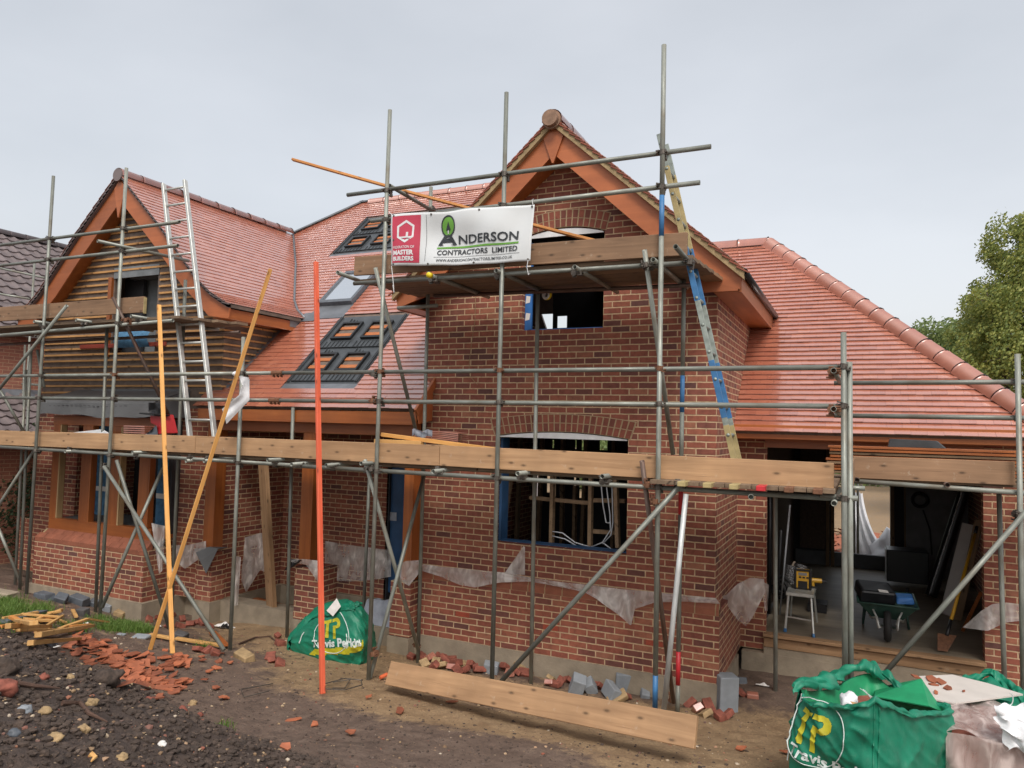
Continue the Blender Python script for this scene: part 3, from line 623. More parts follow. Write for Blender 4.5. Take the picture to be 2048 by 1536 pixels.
# wing roof: both slopes
cw = 1/math.hypot(1, WS); SW = 2.235/cw
wroof = MB(); o_ = [(WC-2.235, WZ-WS*2.235), (WC, WZ), (WC+2.235, WZ-WS*2.235)]; wroof.prism([o_+[(x, z-.05) for x, z in o_[::-1]]], lambda a, c: Vector((a, -.33, c)), Vector((0, 2.2, 0)))
wroof = wroof.build('roof', 'sarking', house); fix_normals(wroof)
bb = MB()
for sg in (1, -1):
    A, Bb = (MA, MBs) if sg < 0 else (GA, GS)
    ye = lambda z: (z-A)/Bb if z < (7.7 if sg < 0 else 6.1) else 5.2
    bb.quad((WC, 1.8, WZ-.003), (WC+sg*2.235, 1.8, WZ-WS*2.235-.003), (WC+sg*2.235, max(1.81, (WZ-WS*2.235-A)/Bb), WZ-WS*2.235-.003), (WC, 4.4, WZ-.003))
    b = MB()
    def P(u, s, sg=sg): o = (SW-s)*cw; return Vector((WC+sg*o, u*sg, WZ-WS*o))
    nn = Vector((sg*WS*cw, 0, cw))
    def rg(s, sg=sg, A=A, Bb=Bb):
        z = WZ-WS*(SW-min(s, SW))*cw; y = min((z-A)/Bb+.02, 4.4)
        return [(-.385, y)] if sg > 0 else [(-y, .385)]
    tiles(b, P, lambda s, nn=nn: nn, 0, SW, rg, .1, t=.008, gap=.0145); b.build('roof_tiles', 'clay_tile', wroof)
bb.build('roof_deck', 'sarking', wroof)
# ridges and hips
def halfround(p, q, r, name, parent, mat='ridge_clay', seg=.42, collar=True):
    p = Vector(p); q = Vector(q); Lg = (q-p).length; d = (q-p)/Lg; n = max(1, round(Lg/seg)); side = d.cross(Vector((0, 0, 1))).normalized(); up = side.cross(d)
    for k in range(n):
        a = p+d*(Lg*k/n+.006); c = p+d*(Lg*(k+1)/n-.004); b = MB(); m_ = 10; rr = r*U(.98, 1.03); j = up*U(-.004, .004)
        rows = [(a, rr*1.02), (a+(c-a)*.08, rr*1.02), (a+(c-a)*.081, rr), (c, rr*.985), (c, rr*.85), (a, rr*.85)]
        for cc, r2 in rows:
            for i in range(m_+1): t = math.pi*(-.06+1.12*i/m_); b.v.append(tuple(cc+j+side*(r2*math.cos(t))+up*(r2*math.sin(t)*.95)))
        for i in range(len(rows)-1):
            for k2 in range(m_): o = i*(m_+1)+k2; b.f.append((o, o+1, o+m_+2, o+m_+1)); b.mi.append(0)
        o = b.build(name, mat, parent); o.data.polygons.foreach_set('use_smooth', [True]*len(o.data.polygons)); fix_normals(o)
        if collar:
            cb = MB(); cb.beam(c+up*(r*.93), c+d*.02+up*(r*.99), .05, .012); cb.path([c+side*(r*1.0*math.cos(math.pi*i/8))+up*(r*1.0*math.sin(math.pi*i/8)) for i in range(9)], .005, 5); cb.build('ridge_clip', 'gutter_black', o)
halfround((LX, -.50, 6.92), (LX, 3.55, 6.96), .115, 'ridge_tile', lroof)
halfround((-8.25, 4.55, 7.74), (-4.6, 4.55, 7.74), .115, 'ridge_tile', mroof)
halfround((-1.4, YR, ZR-.03), (.05, YR, ZR-.03), .13, 'ridge_tile', groof, collar=True)
halfround((.05, YR+.01, ZR-.03), (3.45, Yg0-.03, GA+GS*Yg0-.035), .135, 'hip_tile', groof, seg=.30)
halfround((.05, YR, ZR-.05), (3.45, 7.85, 2.9), .12, 'hip_tile', groof, collar=False)
halfround((WC, -.40, WZ-.03), (WC, 3.3, WZ-.03), .125, 'ridge_tile', wroof, collar=False)
b = MB(); b.add([(-9.66, 3.66, 6.99), (-9.52, 3.62, 7.0), (-8.40, 4.5, 7.80), (-8.47, 4.6, 7.83)], [(0, 1, 2, 3)]); b.beam((-8.5, 4.56, 7.80), (-8.25, 4.56, 7.80), .16, .03); b.beam((-9.6, 3.68, 7.01), (-8.45, 4.56, 7.83), .10, .03); b.build('lead_hip', 'lead', mroof)
b = MB(); b.path([(LX+o, (z-MA)/MBs-.01, z+.03) for o, z in prof[::-1]], .022, 8); b.build('valley', 'lead', mroof, True)
b = MB(); b.quad((-7.44, -.12, 3.42), (-7.30, -.12, 3.425), (-7.30, 1.25, 4.715), (-7.44, 1.25, 4.715)); b.build('lead_flashing', 'lead', mroof)
b = MB(); b.quad((-7.25, 1.14, 4.62), (-6.78, 1.14, 4.62), (-6.80, 1.32, 4.79), (-7.1, 1.32, 4.79)); b.box(-7.12, -7.06, .9, 1.2, 4.50, 4.66); b.build('lead_flashing', 'lead', mroof)
# ---------------- bargeboards, fascias, soffits
def barge(cx, prof_, y, depth, th, mat, extra=None):
    for sg in (-1, 1):
        top = [(cx+sg*o, z-.055) for o, z in prof_]; bot = extra(sg)
        q = top+bot[::-1]; b = MB(); b.prism([q], lambda a, c: Vector((a, y, c)), Vector((0, th, 0))); o = b.build('bargeboard', mat, house); fix_normals(o); bevel(o, .004)
barge(LX, prof, -.42, .3, .028, 'stained_flat', lambda sg: [(LX, 6.50), (LX+sg*.95, 5.60), (LX+sg*1.55, 4.98), (LX+sg*1.83, 4.76), (LX+sg*2.13, 4.50), (LX+sg*2.54, 4.44)])
barge(WC, [(0, WZ), (2.235, WZ-WS*2.235)], -.31, .3, .028, 'stained_flat', lambda sg: [(WC, 6.27), (WC+sg*1.80, 6.27-1.80*.925), (WC+sg*2.2, 4.50-.02)])
# short boxed ends
for cx, y, zt, zb in ((WC, -.313, 6.66, 6.15), (LX, -.423, 6.90, 6.22)):
    b = MB(); b.prism([[(cx-.13, zt-.06-.13), (cx, zt-.02), (cx+.13, zt-.19), (cx+.01, zb), (cx-.01, zb)]], lambda a, c: Vector((a, y, c)), Vector((0, -.025, 0))); fix_normals(b.build('finial_board', 'stained_flat', house))
# undercloak verge strips: mortar between tiles and boards, with tile ends
for cx, pr_, y, mm in ((WC, [(0, WZ), (2.25, WZ-WS*2.25)], -.375, 'verge_mortar'), (LX, prof, -.47, 'old_tile')):
    VG = .10 if mm == 'verge_mortar' else .055
    for sg in (-1, 1):
        b = MB()
        for i in range(len(pr_)-1):
            (o0, z0), (o1, z1) = pr_[i], pr_[i+1]
            b.add([(cx+sg*o0, y, z0-VG), (cx+sg*o1, y, z1-VG), (cx+sg*o1, y, z1+.022), (cx+sg*o0, y, z0+.022), (cx+sg*o0, y+.07, z0-VG), (cx+sg*o1, y+.07, z1-VG), (cx+sg*o1, y+.07, z1+.01), (cx+sg*o0, y+.07, z0+.01)], [(0, 1, 2, 3), (4, 7, 6, 5), (0, 4, 5, 1), (1, 5, 6, 2), (0, 3, 7, 4)])
        o = b.build('verge', mm, house); fix_normals(o)
        tb = MB(); tot = math.hypot(pr_[-1][0], pr_[0][1]-pr_[-1][1]); ng_ = int(tot/.1)
        for k in range(ng_):
            f = k/ng_; L_ = f*tot; 
            for i in range(len(pr_)-1):
                l = math.hypot(pr_[i+1][0]-pr_[i][0], pr_[i+1][1]-pr_[i][1])
                if L_ <= l: break
                L_ -= l
            dx = (pr_[i+1][0]-pr_[i][0])/l; dz = (pr_[i+1][1]-pr_[i][1])/l; ox = pr_[i][0]+dx*L_; oz = pr_[i][1]+dz*L_
            a = Vector((cx+sg*ox, y-.008, oz+.002)); c = a+Vector((sg*dx*.17, 0, dz*.17))+Vector((0, 0, .034)); a = a-Vector((0, 0, .03)); c = c-Vector((0, 0, .022)); tb.beam(a, c, .016, .016, up=(0, 1, 0))
        tb.build('verge_tiles', 'arch_brick' if mm == 'verge_mortar' else 'old_tile', o)
# disc end of the wing ridge
b = MB(); b.tube((WC, -.402, WZ-.035), (WC, -.38, WZ-.035), .099, 20, hollow=False); b.build('ridge_end_disc', 'ridge_end_clay', house)
b = MB(); b.tube((WC, -.408, WZ-.035), (WC, -.37, WZ-.035), .118, 20); b.build('ridge_end_ring', 'ridge_end_clay', house)
b = MB(); b.tube((LX, -.505, 6.92), (LX, -.48, 6.92), .108, 20, hollow=False); b.build('ridge_end_disc', 'old_tile', house)
# soffits and eaves
def boxobj(name, mat, *a, bev=.004, parent=house):
    b = MB(); b.box(*a); o = b.build(name, mat, parent)
    if bev: bevel(o, bev)
    return o
ze = WZ-WS*2.235
boxobj('fascia', 'stained_y', .27, .30, -.283, 3.0, ze-.235, ze-.03); boxobj('soffit', 'stained_y', .002, .27, -.283, 2.9, ze-.225, ze-.205)
boxobj('fascia', 'stained_y', -4.13, -4.10, -.283, 1.35, ze-.235, ze-.03); boxobj('soffit', 'stained_y', -4.10, XL-.002, -.283, 1.3, ze-.225, ze-.205)
b = MB(); b.prism([[(WC, 6.22), (WC-2.2, 4.50), (WC-2.2, 4.47), (WC, 6.19), (WC+2.2, 4.47), (WC+2.2, 4.50)]], lambda a, c: Vector((a, -.282, c+.07)), Vector((0, .28, 0))); fix_normals(b.build('soffit', 'stained', house))
b = MB(); b.prism([[(WC+1.75, 4.62), (WC+2.18, 4.50), (WC+2.18, 4.47), (WC+1.6, 4.47)]], lambda a, c: Vector((a, -.309, c-.002)), Vector((0, .02, 0))); fix_normals(b.build('gusset_board', 'stained_flat', house))
b = MB(); b.tube((.335, -.36, ze-.03), (.335, 2.95, ze-.03), .04, 10); b.build('gutter', 'gutter_black', house, True)
# left gable
xr = LX+2.5
boxobj('fascia', 'stained_y', xr, xr+.028, -.392, 1.15, 4.44, 4.60); boxobj('soffit', 'stained_y', -7.398, xr, -.392, 1.1, 4.46, 4.48)
b = MB(); b.prism([[(LX, 6.62), (LX-1.0, 5.65), (LX-1.9, 4.78), (LX-2.5, 4.5), (LX-2.5, 4.47), (LX-1.9, 4.75), (LX, 6.58), (LX+1.9, 4.75), (LX+2.5, 4.47), (LX+2.5, 4.5), (LX+1.9, 4.78), (LX+1.0, 5.65)]], lambda a, c: Vector((a, -.392, c)), Vector((0, .24, 0))); fix_normals(b.build('soffit', 'stained', house))
# porch beam / fascia and tile edge
boxobj('fascia', 'stained', -7.62, -3.72, -.385, -.355, 2.93, 3.10); boxobj('soffit', 'stained', -7.4, -3.84, -.355, -.02, 2.95, 2.97)
boxobj('beam', 'stained', -7.5, -3.84, -.19, -.06, 2.78, 2.949)
b = MB(); b.beam((-3.69, -.43, 3.09), (-3.69, .12, 3.62), .035, .10); b.prism([[(-.40, 3.07), (-.05, 3.42), (-.05, 3.0), (-.36, 2.95)]], lambda a, c: Vector((-3.70, a, c)), Vector((.02, 0, 0))); fix_normals(b.build('verge_board', 'stained_flat', house))
# garage fascia
boxobj('fascia', 'stained', .002, 3.36, 1.235, 1.262, 2.87, 3.045); boxobj('soffit', 'stained', .01, 3.34, 1.262, 1.555, 2.86, 2.88)
boxobj('lintel', 'stained', .35, 2.73, 1.50, 1.62, 2.76, 2.86, bev=0)
# posts on dwarf piers
for (x0, x1, zt) in ((-7.59, -7.385, 2.95), (-5.72, -5.515, 2.78), (-3.99, -3.845, 2.78)):
    boxobj('post', 'stained_z', x0, x1, -.20, .0, {-7.59: .955, -5.72: .93, -3.99: .9}[x0], zt)
b = MB(); b.box(-7.69, -7.37, -.21, .05, DP, .93); b.box(-5.76, -5.33, -.21, .18, DP-.02, .90); b.box(-4.14, XL-.001, -.21, .25, DP-.02, .88); b.build('dwarf_pier', 'brick', house)
# ---------------- left wing ground floor wall and porch
def wallY(name, outer, holes, y, th, mat, parent=house): b = MB(); b.prism([outer]+holes, lambda a, c: Vector((a, y, c)), Vector((0, th, 0))); return fix_normals(b.build(name, mat, parent))
wallY('brick_wall', [(-11.77, DP), (-7.4, DP), (-7.4, 3.1), (-11.77, 3.1)], [[(-10.7, .9), (-8.42, .9), (-8.42, 2.95), (-10.7, 2.95)]], -.15, .1, 'brick')
b = MB(); b.box(-7.5, -7.4, -.05, 1.3, DP, 3.1); b.box(-7.5, -5.27, 1.3, 1.4, DP, 3.3); b.box(-11.87, -11.77, -.15, 6, DP, 4.6); b.box(-12.1, -10.9, -.19, -.15, DP, 1.1); b.build('brick_wall', 'brick', house)
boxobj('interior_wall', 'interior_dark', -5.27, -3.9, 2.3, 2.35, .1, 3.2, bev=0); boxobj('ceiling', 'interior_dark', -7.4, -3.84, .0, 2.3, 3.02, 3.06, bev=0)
boxobj('interior_wall', 'interior_dark', -5.3, -5.25, 1.3, 2.3, .1, 3.2, bev=0)
p = atY(800, 1000, 1.36); boxobj('door_membrane', 'blue_membrane', p.x-.22, p.x+.1, 1.35, 1.37, .3, 2.9, bev=0); boxobj('membrane_tape', 'bag_grey', p.x-.2, p.x-.04, 1.335, 1.345, 1.42, 1.55, bev=0)
# bay window of the left wing
bx0, bx1, byf = -10.76, -8.17, -.75
b = MB(); b.box(bx0, bx1, byf, -.15, DP, .95); b.build('bay_base', 'brick', house)
b = MB()
for row in range(2):
    y0, z0, y1, z1 = (byf-.002, .955, byf+.075, 1.02) if row == 0 else (byf+.077, 1.022, byf+.15, 1.085)
    x = bx0+row*.06+.05*row
    while x < bx1-.01: slopebrick(b, x, min(x+.225, bx1), y0, z0, y1, z1, .004); x += .225
b.build('bay_coping', 'plinth_brick', house)
bay = MB(); slopebrick(bay, bx0+.06, bx1-.01, byf+.002, .948, byf+.15, 1.077, 0); bay.build('mortar_bed', 'verge_mortar', house)
wf = boxobj('window_frame', 'stained', -10.67, -8.24, -.60, -.48, 1.08, 1.255); boxobj('window_head', 'stained', -10.70, -8.24, -.60, -.48, 2.79, 2.94, parent=wf)
for u0, u1 in ((99, 120), (158, 186), (216, 246), (275, 305)):
    x0, x1 = atY(u0, 1000, -.60).x, atY(u1, 1000, -.60).x; w_ = (x1-x0)*.62
    boxobj('mullion', 'stained_z', x0, x0+w_, -.60, -.47, 1.255, 2.79, parent=wf)
    boxobj('mullion_lining', 'tan_timber_z' if u0 in (99, 216) else 'stained_z', x0+w_, x0+w_+.03, -.595, -.50, 1.255, 2.79, parent=wf, bev=0)
boxobj('window_frame', 'stained_y', -8.36, -8.24, -.48, -.15, 1.08, 1.255); boxobj('bay_inner_floor', 'interior_grey', -10.6, -8.3, -.46, .4, 1.22, 1.25, bev=0)
wallY('interior_wall', [(-11, 1.1), (-8.2, 1.1), (-8.2, 3.1), (-11, 3.1)], [], 1.2, .05, 'interior_dark')
b = MB(); b.box(-11.3, -10.62, .35, .45, 1.0, 3.0); b.box(-10.7, -10.6, -.05, .4, 1.0, 3.0); b.build('brick_wall', 'brick', house)
for u0, u1, y in ((189, 213, .1), (312, 333, -.17)):
    x0, x1 = atY(u0, 1000, y).x, atY(u1, 1000, y).x; boxobj('window_membrane', 'blue_fleece', x0, x1, y, y+.02, 1.2, 2.85, bev=0); zz = atY(u0, 975 if u0 < 200 else 990, y).z; boxobj('membrane_tape', 'white_paper', x0, x1-.02, y-.004, y-.001, zz-.05, zz+.03, bev=0)
boxobj('window_jamb', 'interior_dark', -8.28, -8.2, -.3, -.14, 1.15, 2.9, bev=0)
# lead bay roof
b = MB(); X0, X1 = bx0+.05, bx1+.05
def Pb(a, c): 
    dip = .02*math.sin(a*7)+.012*math.sin(a*19)
    return Vector((X0-.04+(X1-X0+.1)*a, -.86+.70*max(0, (c-.3)/.7)**1.3-.012*math.sin(a*11), (2.945+dip*(1-c)) if c < .01 else 2.945+.2*min(1, c/.3)+.24*max(0, (c-.3)/.7)))
b.grid(Pb, 48, 10); b.grid(lambda a, c: Vector((X1+.06+.0*a, -.86+.70*a, 2.95+c*(.2+.24*a))), 6, 4); b.quad((X0-.04, -.86, 2.945), (X1+.06, -.86, 2.945), (X1+.06, -.16, 2.95), (X0-.04, -.16, 2.95))
o = b.build('bay_roof', 'grey_membrane', house, False); 
b = MB(); x = X0+.3
while x < X1-.5: b.box(x, x+.05, -.872, -.864, 3.10+.01*math.sin(x*5), 3.106+.01*math.sin(x*5)); x += .105
b.build('stitching', 'gutter_black', o)
b = MB(); b.box(-10.35, -8.25, -.205, -.175, 3.18, 3.40); b.build('membrane_upstand', 'grey_membrane', house)
# timber clad storey: sarking wall + battens
YW = -.15
win = [(-9.98, 4.0), (-8.93, 4.0), (-8.93, 5.30), (-9.98, 5.30)]
wallY('clad_wall', [(-11.76, 3.1), (-7.4, 3.1), (-7.4, 4.75), (-7.66, 5.05), (LX, 6.9), (-11.5, 5.05), (-11.76, 4.75)], [win], YW, .1, 'sarking')
b = MB(); b.box(-7.5, -7.4, YW+.1, 1.25, 3.1, 4.7); b.build('clad_wall', 'sarking', house)
b = MB(); z = 3.22; k = 0
while z < 6.5:
    hw = 2.18 if z < 4.72 else max(0, (6.83-z)/.985-.06)
    xl, xr2 = max(-11.76, LX-hw), min(-7.38, LX+hw)
    segs = [(xl, xr2)]
    if 4.0 < z < 5.32: segs = [(xl, -10.10), (-8.87, xr2)]
    if z < 3.38: segs = [(xl, -10.75 if z < 3.3 else -10.35), (-7.85, xr2)]
    for a, c in segs:
        if c-a < .05: continue
        j = U(-.006, .006); jo = 0
        mid = a+(c-a)*U(.4, .6)
        for s_, e_ in ((a, mid-.002), (mid+.002, c)): b.box(s_+U(0, .01), e_, YW-.027, YW-.001, z+j, z+j+.031); 
    z += .1085
bt = b.build('battens', 'batten', house)
b = MB(); z = 3.22
while z < 4.45:
    ye = (z-MA)/MBs-.05
    b.box(-7.399, -7.373, YW-.026, max(YW, 1.12 if z > 4.45 else ye+.12), z, z+.026) if ye+.12 > YW else None
    z += .1085
b.build('battens', 'batten', house)
boxobj('window_surround', 'stained_z', -10.09, -10.01, YW-.05, YW+.05, 3.95, 5.30); boxobj('window_sill', 'red_timber', -10.72, -8.62, YW-.06, YW-.028, 4.095, 4.165)
b = MB(); b.box(-10.0, -8.9, YW-.015, YW-.005, 5.28, 5.46); b.build('head_membrane', 'insulation_grey', house)
b = MB(); b.box(-10.0, -9.0, .3, .34, 4.0, 5.4); b.box(-9.95, -8.93, .1, .32, 5.32, 5.36); b.build('interior_panel', 'insulation_grey', house); boxobj('opening_shade_panel', 'interior_dark', -9.3, -8.8, .28, .299, 4.0, 5.0, bev=0); boxobj('interior_wall', 'interior_dark', -10.2, -9.72, .2, .26, 4.0, 5.4, bev=0)  # solid dark panel stands for an unlit opening, its shade put into the colour
fb = MB(); p0, p1 = atY(243, 697, -.12), atY(312, 668, -.12)
fb.grid(lambda a, c: Vector((p0.x+(p1.x-p0.x)*a, -.22-.06*math.sin(math.pi*c)-.01*vnoise(a*6, c*5), p0.z+(p1.z-p0.z+.05)*c+.02*math.sin(a*4)*c)), 14, 8); fb.build('fleece_roll', 'blue_fleece', house, True)
# ---------------- garage walls, interior
wallY('brick_wall', [(.002, DP), (.365, DP), (.365, 2.87), (.002, 2.87)], [], 1.558, .1, 'brick')
wallY('brick_wall', [(2.725, DP-.05), (3.3, DP-.05), (3.3, 2.87), (2.725, 2.87)], [], 1.558, .1, 'brick')
b = MB(); b.box(2.726, 2.80, 1.659, 1.75, .15, 2.87); b.box(3.2, 3.3, 1.66, 7.7, .15, 2.95); b.build('brick_wall', 'brick', house)
b = MB(); b.box(.3, 3.2, 1.60, 7.4, .30, .42); b.build('garage_floor', 'floor_board', house)
boxobj('threshold_board', 'board_new', .34, 2.73, 1.46, 1.60, .385, .423); boxobj('threshold_board', 'board_new', .345, 2.73, 1.52, 1.6, .25, .365)
b = MB(); b.box(.35, 2.73, 1.47, 1.55, -.1, .245); b.build('block_course', 'concrete', house)
q0, q1 = atY(1665, 1112, 7.3), atY(1780, 985, 7.3)
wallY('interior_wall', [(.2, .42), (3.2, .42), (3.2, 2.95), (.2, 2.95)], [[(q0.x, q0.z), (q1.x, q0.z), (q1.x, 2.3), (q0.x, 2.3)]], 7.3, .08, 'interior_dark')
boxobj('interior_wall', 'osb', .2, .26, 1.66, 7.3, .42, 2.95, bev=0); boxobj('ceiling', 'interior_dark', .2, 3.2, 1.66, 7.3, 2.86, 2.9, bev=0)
x0 = atY(1812, 1000, 6.9).x; boxobj('interior_wall', 'plaster_grey', x0, 3.18, 6.9, 6.95, .42, 2.86, bev=0); boxobj('block_course', 'interior_grey', .3, 3.1, 7.2, 7.29, .42, .68, bev=0)
for u in (1665, 1655, 1785, 1812): 
    x0 = atY(u, 1000, 7.1).x; beam_obj('stud', (x0, 7.15, .42), (x0, 7.15, 2.86), .06, .09, 'dark_timber', house, bev=0)
boxobj('interior_panel', 'osb', atY(1600, 1000, 7.0).x, atY(1650, 1000, 7.0).x, 7.0, 7.03, .75, 2.8, bev=0)
# outer body of the house, out of the camera's sight
b = MB(); b.box(-11.8, 3.2, 9.4, 9.5, 0, 3.1) if False else None
wallY('rear_wall', [(-11.8, 0), (-2.6, 0), (-2.6, 3.1), (-11.8, 3.1)], [[(-8.2, .5), (-3.2, .5), (-3.2, 2.7), (-8.2, 2.7)]], 9.4, .1, 'brick')
# porch clutter-free ceiling light gap closed by the main roof; solar trays on the roof
def rp(u, y, h=0): return Vector((u, y, MA+MBs*y))+nm*h
def rbox(b, x0, x1, y0, y1, h0, h1): b.add([rp(x0, y0, h0), rp(x1, y0, h0), rp(x1, y1, h0), rp(x0, y1, h0), rp(x0, y0, h1), rp(x1, y0, h1), rp(x1, y1, h1), rp(x0, y1, h1)], [(0, 3, 2, 1), (4, 5, 6, 7), (0, 1, 5, 4), (1, 2, 6, 5), (2, 3, 7, 6), (3, 0, 4, 7)])
def trays(X0, X1, Y0_, Y1_, cols, rows):
    t = MB(); t.prism([[(X0, Y0_), (X1, Y0_), (X1, Y1_), (X0, Y1_)]], lambda a, c: rp(a, c, .012), nm*-.008); rb = t; ft = MB(); bt_ = MB(); dk = MB(); cw_ = (X1-X0-.16)/cols; rh = (Y1_-Y0_-.06)/rows
    for xx in (X0+.02, X0+.045, X1-.055, X1-.03): rbox(rb, xx, xx+.012, Y0_+.02, Y1_-.01, .012, .04)
    for i in range(cols):
        for j in range(rows):
            x0, y0 = X0+.08+i*cw_, Y0_+.04+j*rh; a, c_, d, e = x0+cw_*.22, x0+cw_*.80, y0+rh*.30, y0+rh*.74
            rbox(ft, a, c_, d, e, .0125, .0135)
            for k in (0.12, .62): rbox(bt_, a, c_, d+(e-d)*k, d+(e-d)*(k+.2), .014, .03)
            for (p, q, r, s) in ((a-.03, a, d-.03, e+.03), (c_, c_+.03, d-.03, e+.03), (a, c_, d-.03, d), (a, c_, e, e+.03)): rbox(dk, p, q, r, s, .012, .055)
            for k in range(7): xx = x0+cw_*(.08+.13*k); rbox(rb, xx, xx+.01, y0+.01, y0+rh*.2, .012, .026)
            for k in range(3): xx = x0+cw_*(.3+.12*k); rbox(rb, xx, xx+.012, y0+rh*.80, y0+rh*.95-.02*k, .012, .03)
            rbox(dk, x0, x0+cw_, y0-.008, y0, .012, .03)
    tr_ = t.build('solar_tray', 'tray_plastic', mroof); fix_normals(tr_); ft.build('tray_recess', 'sarking', tr_); bt_.build('tray_battens', 'tray_batten', tr_); dk.build('tray_frames', 'tray_dark', tr_)
trays(-6.25, -4.94, -.02, 1.22, 2, 2); trays(-7.86, -4.64, 2.86, 3.92, 5, 2)
b = MB(); b.prism([[(-6.27, -.1), (-4.92, -.1), (-4.92, -.02), (-6.27, -.02)]], lambda a, c: rp(a, c, .010), nm*-.006); b.prism([[(-7.9, 2.80), (-4.6, 2.80), (-4.6, 2.86), (-7.9, 2.86)]], lambda a, c: rp(a, c, .010), nm*-.006); b.prism([[(-6.99, 1.22), (-6.23, 1.22), (-6.23, 1.5), (-6.99, 1.5)]], lambda a, c: rp(a, c, .016), nm*-.006); fix_normals(b.build('lead_apron', 'lead', mroof))
sk = MB(); 
for a in ((-6.97, -6.91, 1.5, 2.25), (-6.31, -6.25, 1.5, 2.25), (-6.91, -6.31, 1.5, 1.56), (-6.91, -6.31, 2.19, 2.25)): rbox(sk, *a, .01, .09)
sk = sk.build('roof_window', 'slate_grey', mroof); g_ = MB(); rbox(g_, -6.91, -6.31, 1.56, 2.19, .06, .07); g_.build('pane', 'roof_glass', sk)

for u, v, Y in ((925, 1228, -.0625), (1101, 1258, -.0625), (1308, 1292, -.0625), (170, 1140, byf-.003)):
    p = atY(u, v, Y); zc = round((p.z-.05)/.075-.5)*.075+.05+.0375; b = MB(); b.box(p.x-.105, p.x+.105, Y, Y+.02, zc-.030, zc+.030); o = b.build('air_brick', 'arch_brick', house)
    b = MB(); [b.box(p.x-.095, p.x+.095, Y-.003, Y, zc-.026+.0125*k, zc-.020+.0125*k) for k in range(5)]; b.build('air_brick_slats', 'paint_red_brick', o)
# ------------------------------------------------------------------ scaffold
scaf = empty('scaffold', (-4, -1.0, 0), 'galvanised tube scaffold with timber boards standing along the whole house front', 'scaffold')
YO, YI, YB = -1.5, -.42, -.06
def coupler_mesh():
    b = MB()
    for d, o in ((Vector((0, 0, 1)), Vector((0, 0, 0))), (Vector((1, 0, 0)), Vector((0, .052, 0)))):
        b.tube(o-d*.024, o+d*.024, .031, 10, hollow=False)
        s = Vector((1, 0, 0)) if d.z else Vector((0, 0, 1))
        b.beam(o+s*.028-d*.02, o+s*.062-d*.02, .045, .014, up=d); b.tube(o+s*.052-d*.0-Vector((0, .03, 0)), o+s*.052+Vector((0, .04, 0)), .008, 6, hollow=False); b.tube(o-s*.036-Vector((0, .02, 0)), o-s*.036+Vector((0, .02, 0)), .010, 6, hollow=False)
    return b
_c = []
def coupler(p, rot=0, mat=0, name='coupler'):
    if len(_c) <= mat: 
        o = coupler_mesh().build('coupler', ('coupler_steel', 'coupler_rust')[mat]); _c.append(o); bpy.data.objects.remove(o, do_unlink=False) if False else None
        src = o
    else: src = _c[mat]
    if src.parent is None and not src.get('used'): o = src; o['used'] = 1
    else: o = src.copy(); COL.objects.link(o)
    o.parent = scaf; o.matrix_basis = Matrix.Translation(Vector(p)-wl(scaf)) @ Matrix.Rotation(rot, 4, 'Z') @ Matrix.Rotation(U(-.3, .3)+(math.pi if rnd() < .5 else 0), 4, 'Y')
    return o
for mm in (0, 1): coupler((-3.6, YO, 3.5-.3*mm), 0, mm)
STD = []
def standard(u0, v0, u1, v1, Y, Y2=None, foot=True, **k):
    p = atY(u0, v0, Y); q = atY(u1, v1, Y if Y2 is None else Y2)
    if foot:
        z = G(q.x, q.y)-.02; q = q+(q-p)*((z-q.z)/(q.z-p.z)) if abs(q.z-p.z) > .1 else q
    STD.append((p, q)); return tube_obj('standard', p, q, scaf, **k)
standard(107, 352, 53, 1188, YO); standard(253, 336, 200, 1228, YO); standard(487, 674, 460, 1300, YO); standard(780, 220, 737, 1356, YO, bands=None)
standard(1013, 185, 984, 1352, YO); standard(1328, 90, 1310, 1416, YO, bands=[(1.5, 1.9, 'paint_blue'), (6.05, 6.35, 'paint_blue')]); standard(1687, 665, 1690, 1352, YO)
p, q = atY(1699, 724, YO+.05), atY(1702, 1352, YO+.05); tube_obj('standard', p, (q.x, q.y, G(q.x, q.y)), scaf)
standard(2035, 708, 2047, 1380, YB-.05)
# inner standards
standard(862, 374, 836, 1320, YI, mat='galvanised'); standard(1076, 575, 1062, 1362, YI); standard(1368, 560, 1355, 1424, YI, bands=[(1.05, 1.45, 'paint_blue'), (2.15, 2.55, 'paint_red'), (4.0, 4.35, 'paint_red')])
standard(586, 815, 574, 1268, YI); standard(740, 925, 728, 1200, .25); standard(1551, 985, 1551, 1372, .75); standard(1998, 985, 2009, 1372, .9)
standard(214, 655, 196, 1100, -1.1); standard(371, 560, 342, 1250, -.9); standard(62, 700, 40, 1172, -1.0); standard(52, 740, 30, 1172, -.6); standard(75, 700, 88, 775, -.8, foot=False)
def T(name, a, b_, Ya, Yb=None, **k):
    p = atY(a[0], a[1], Ya); q = atY(b_[0], b_[1], Ya if Yb is None else Yb); tube_obj(name, p, q, scaf, **k); return p, q
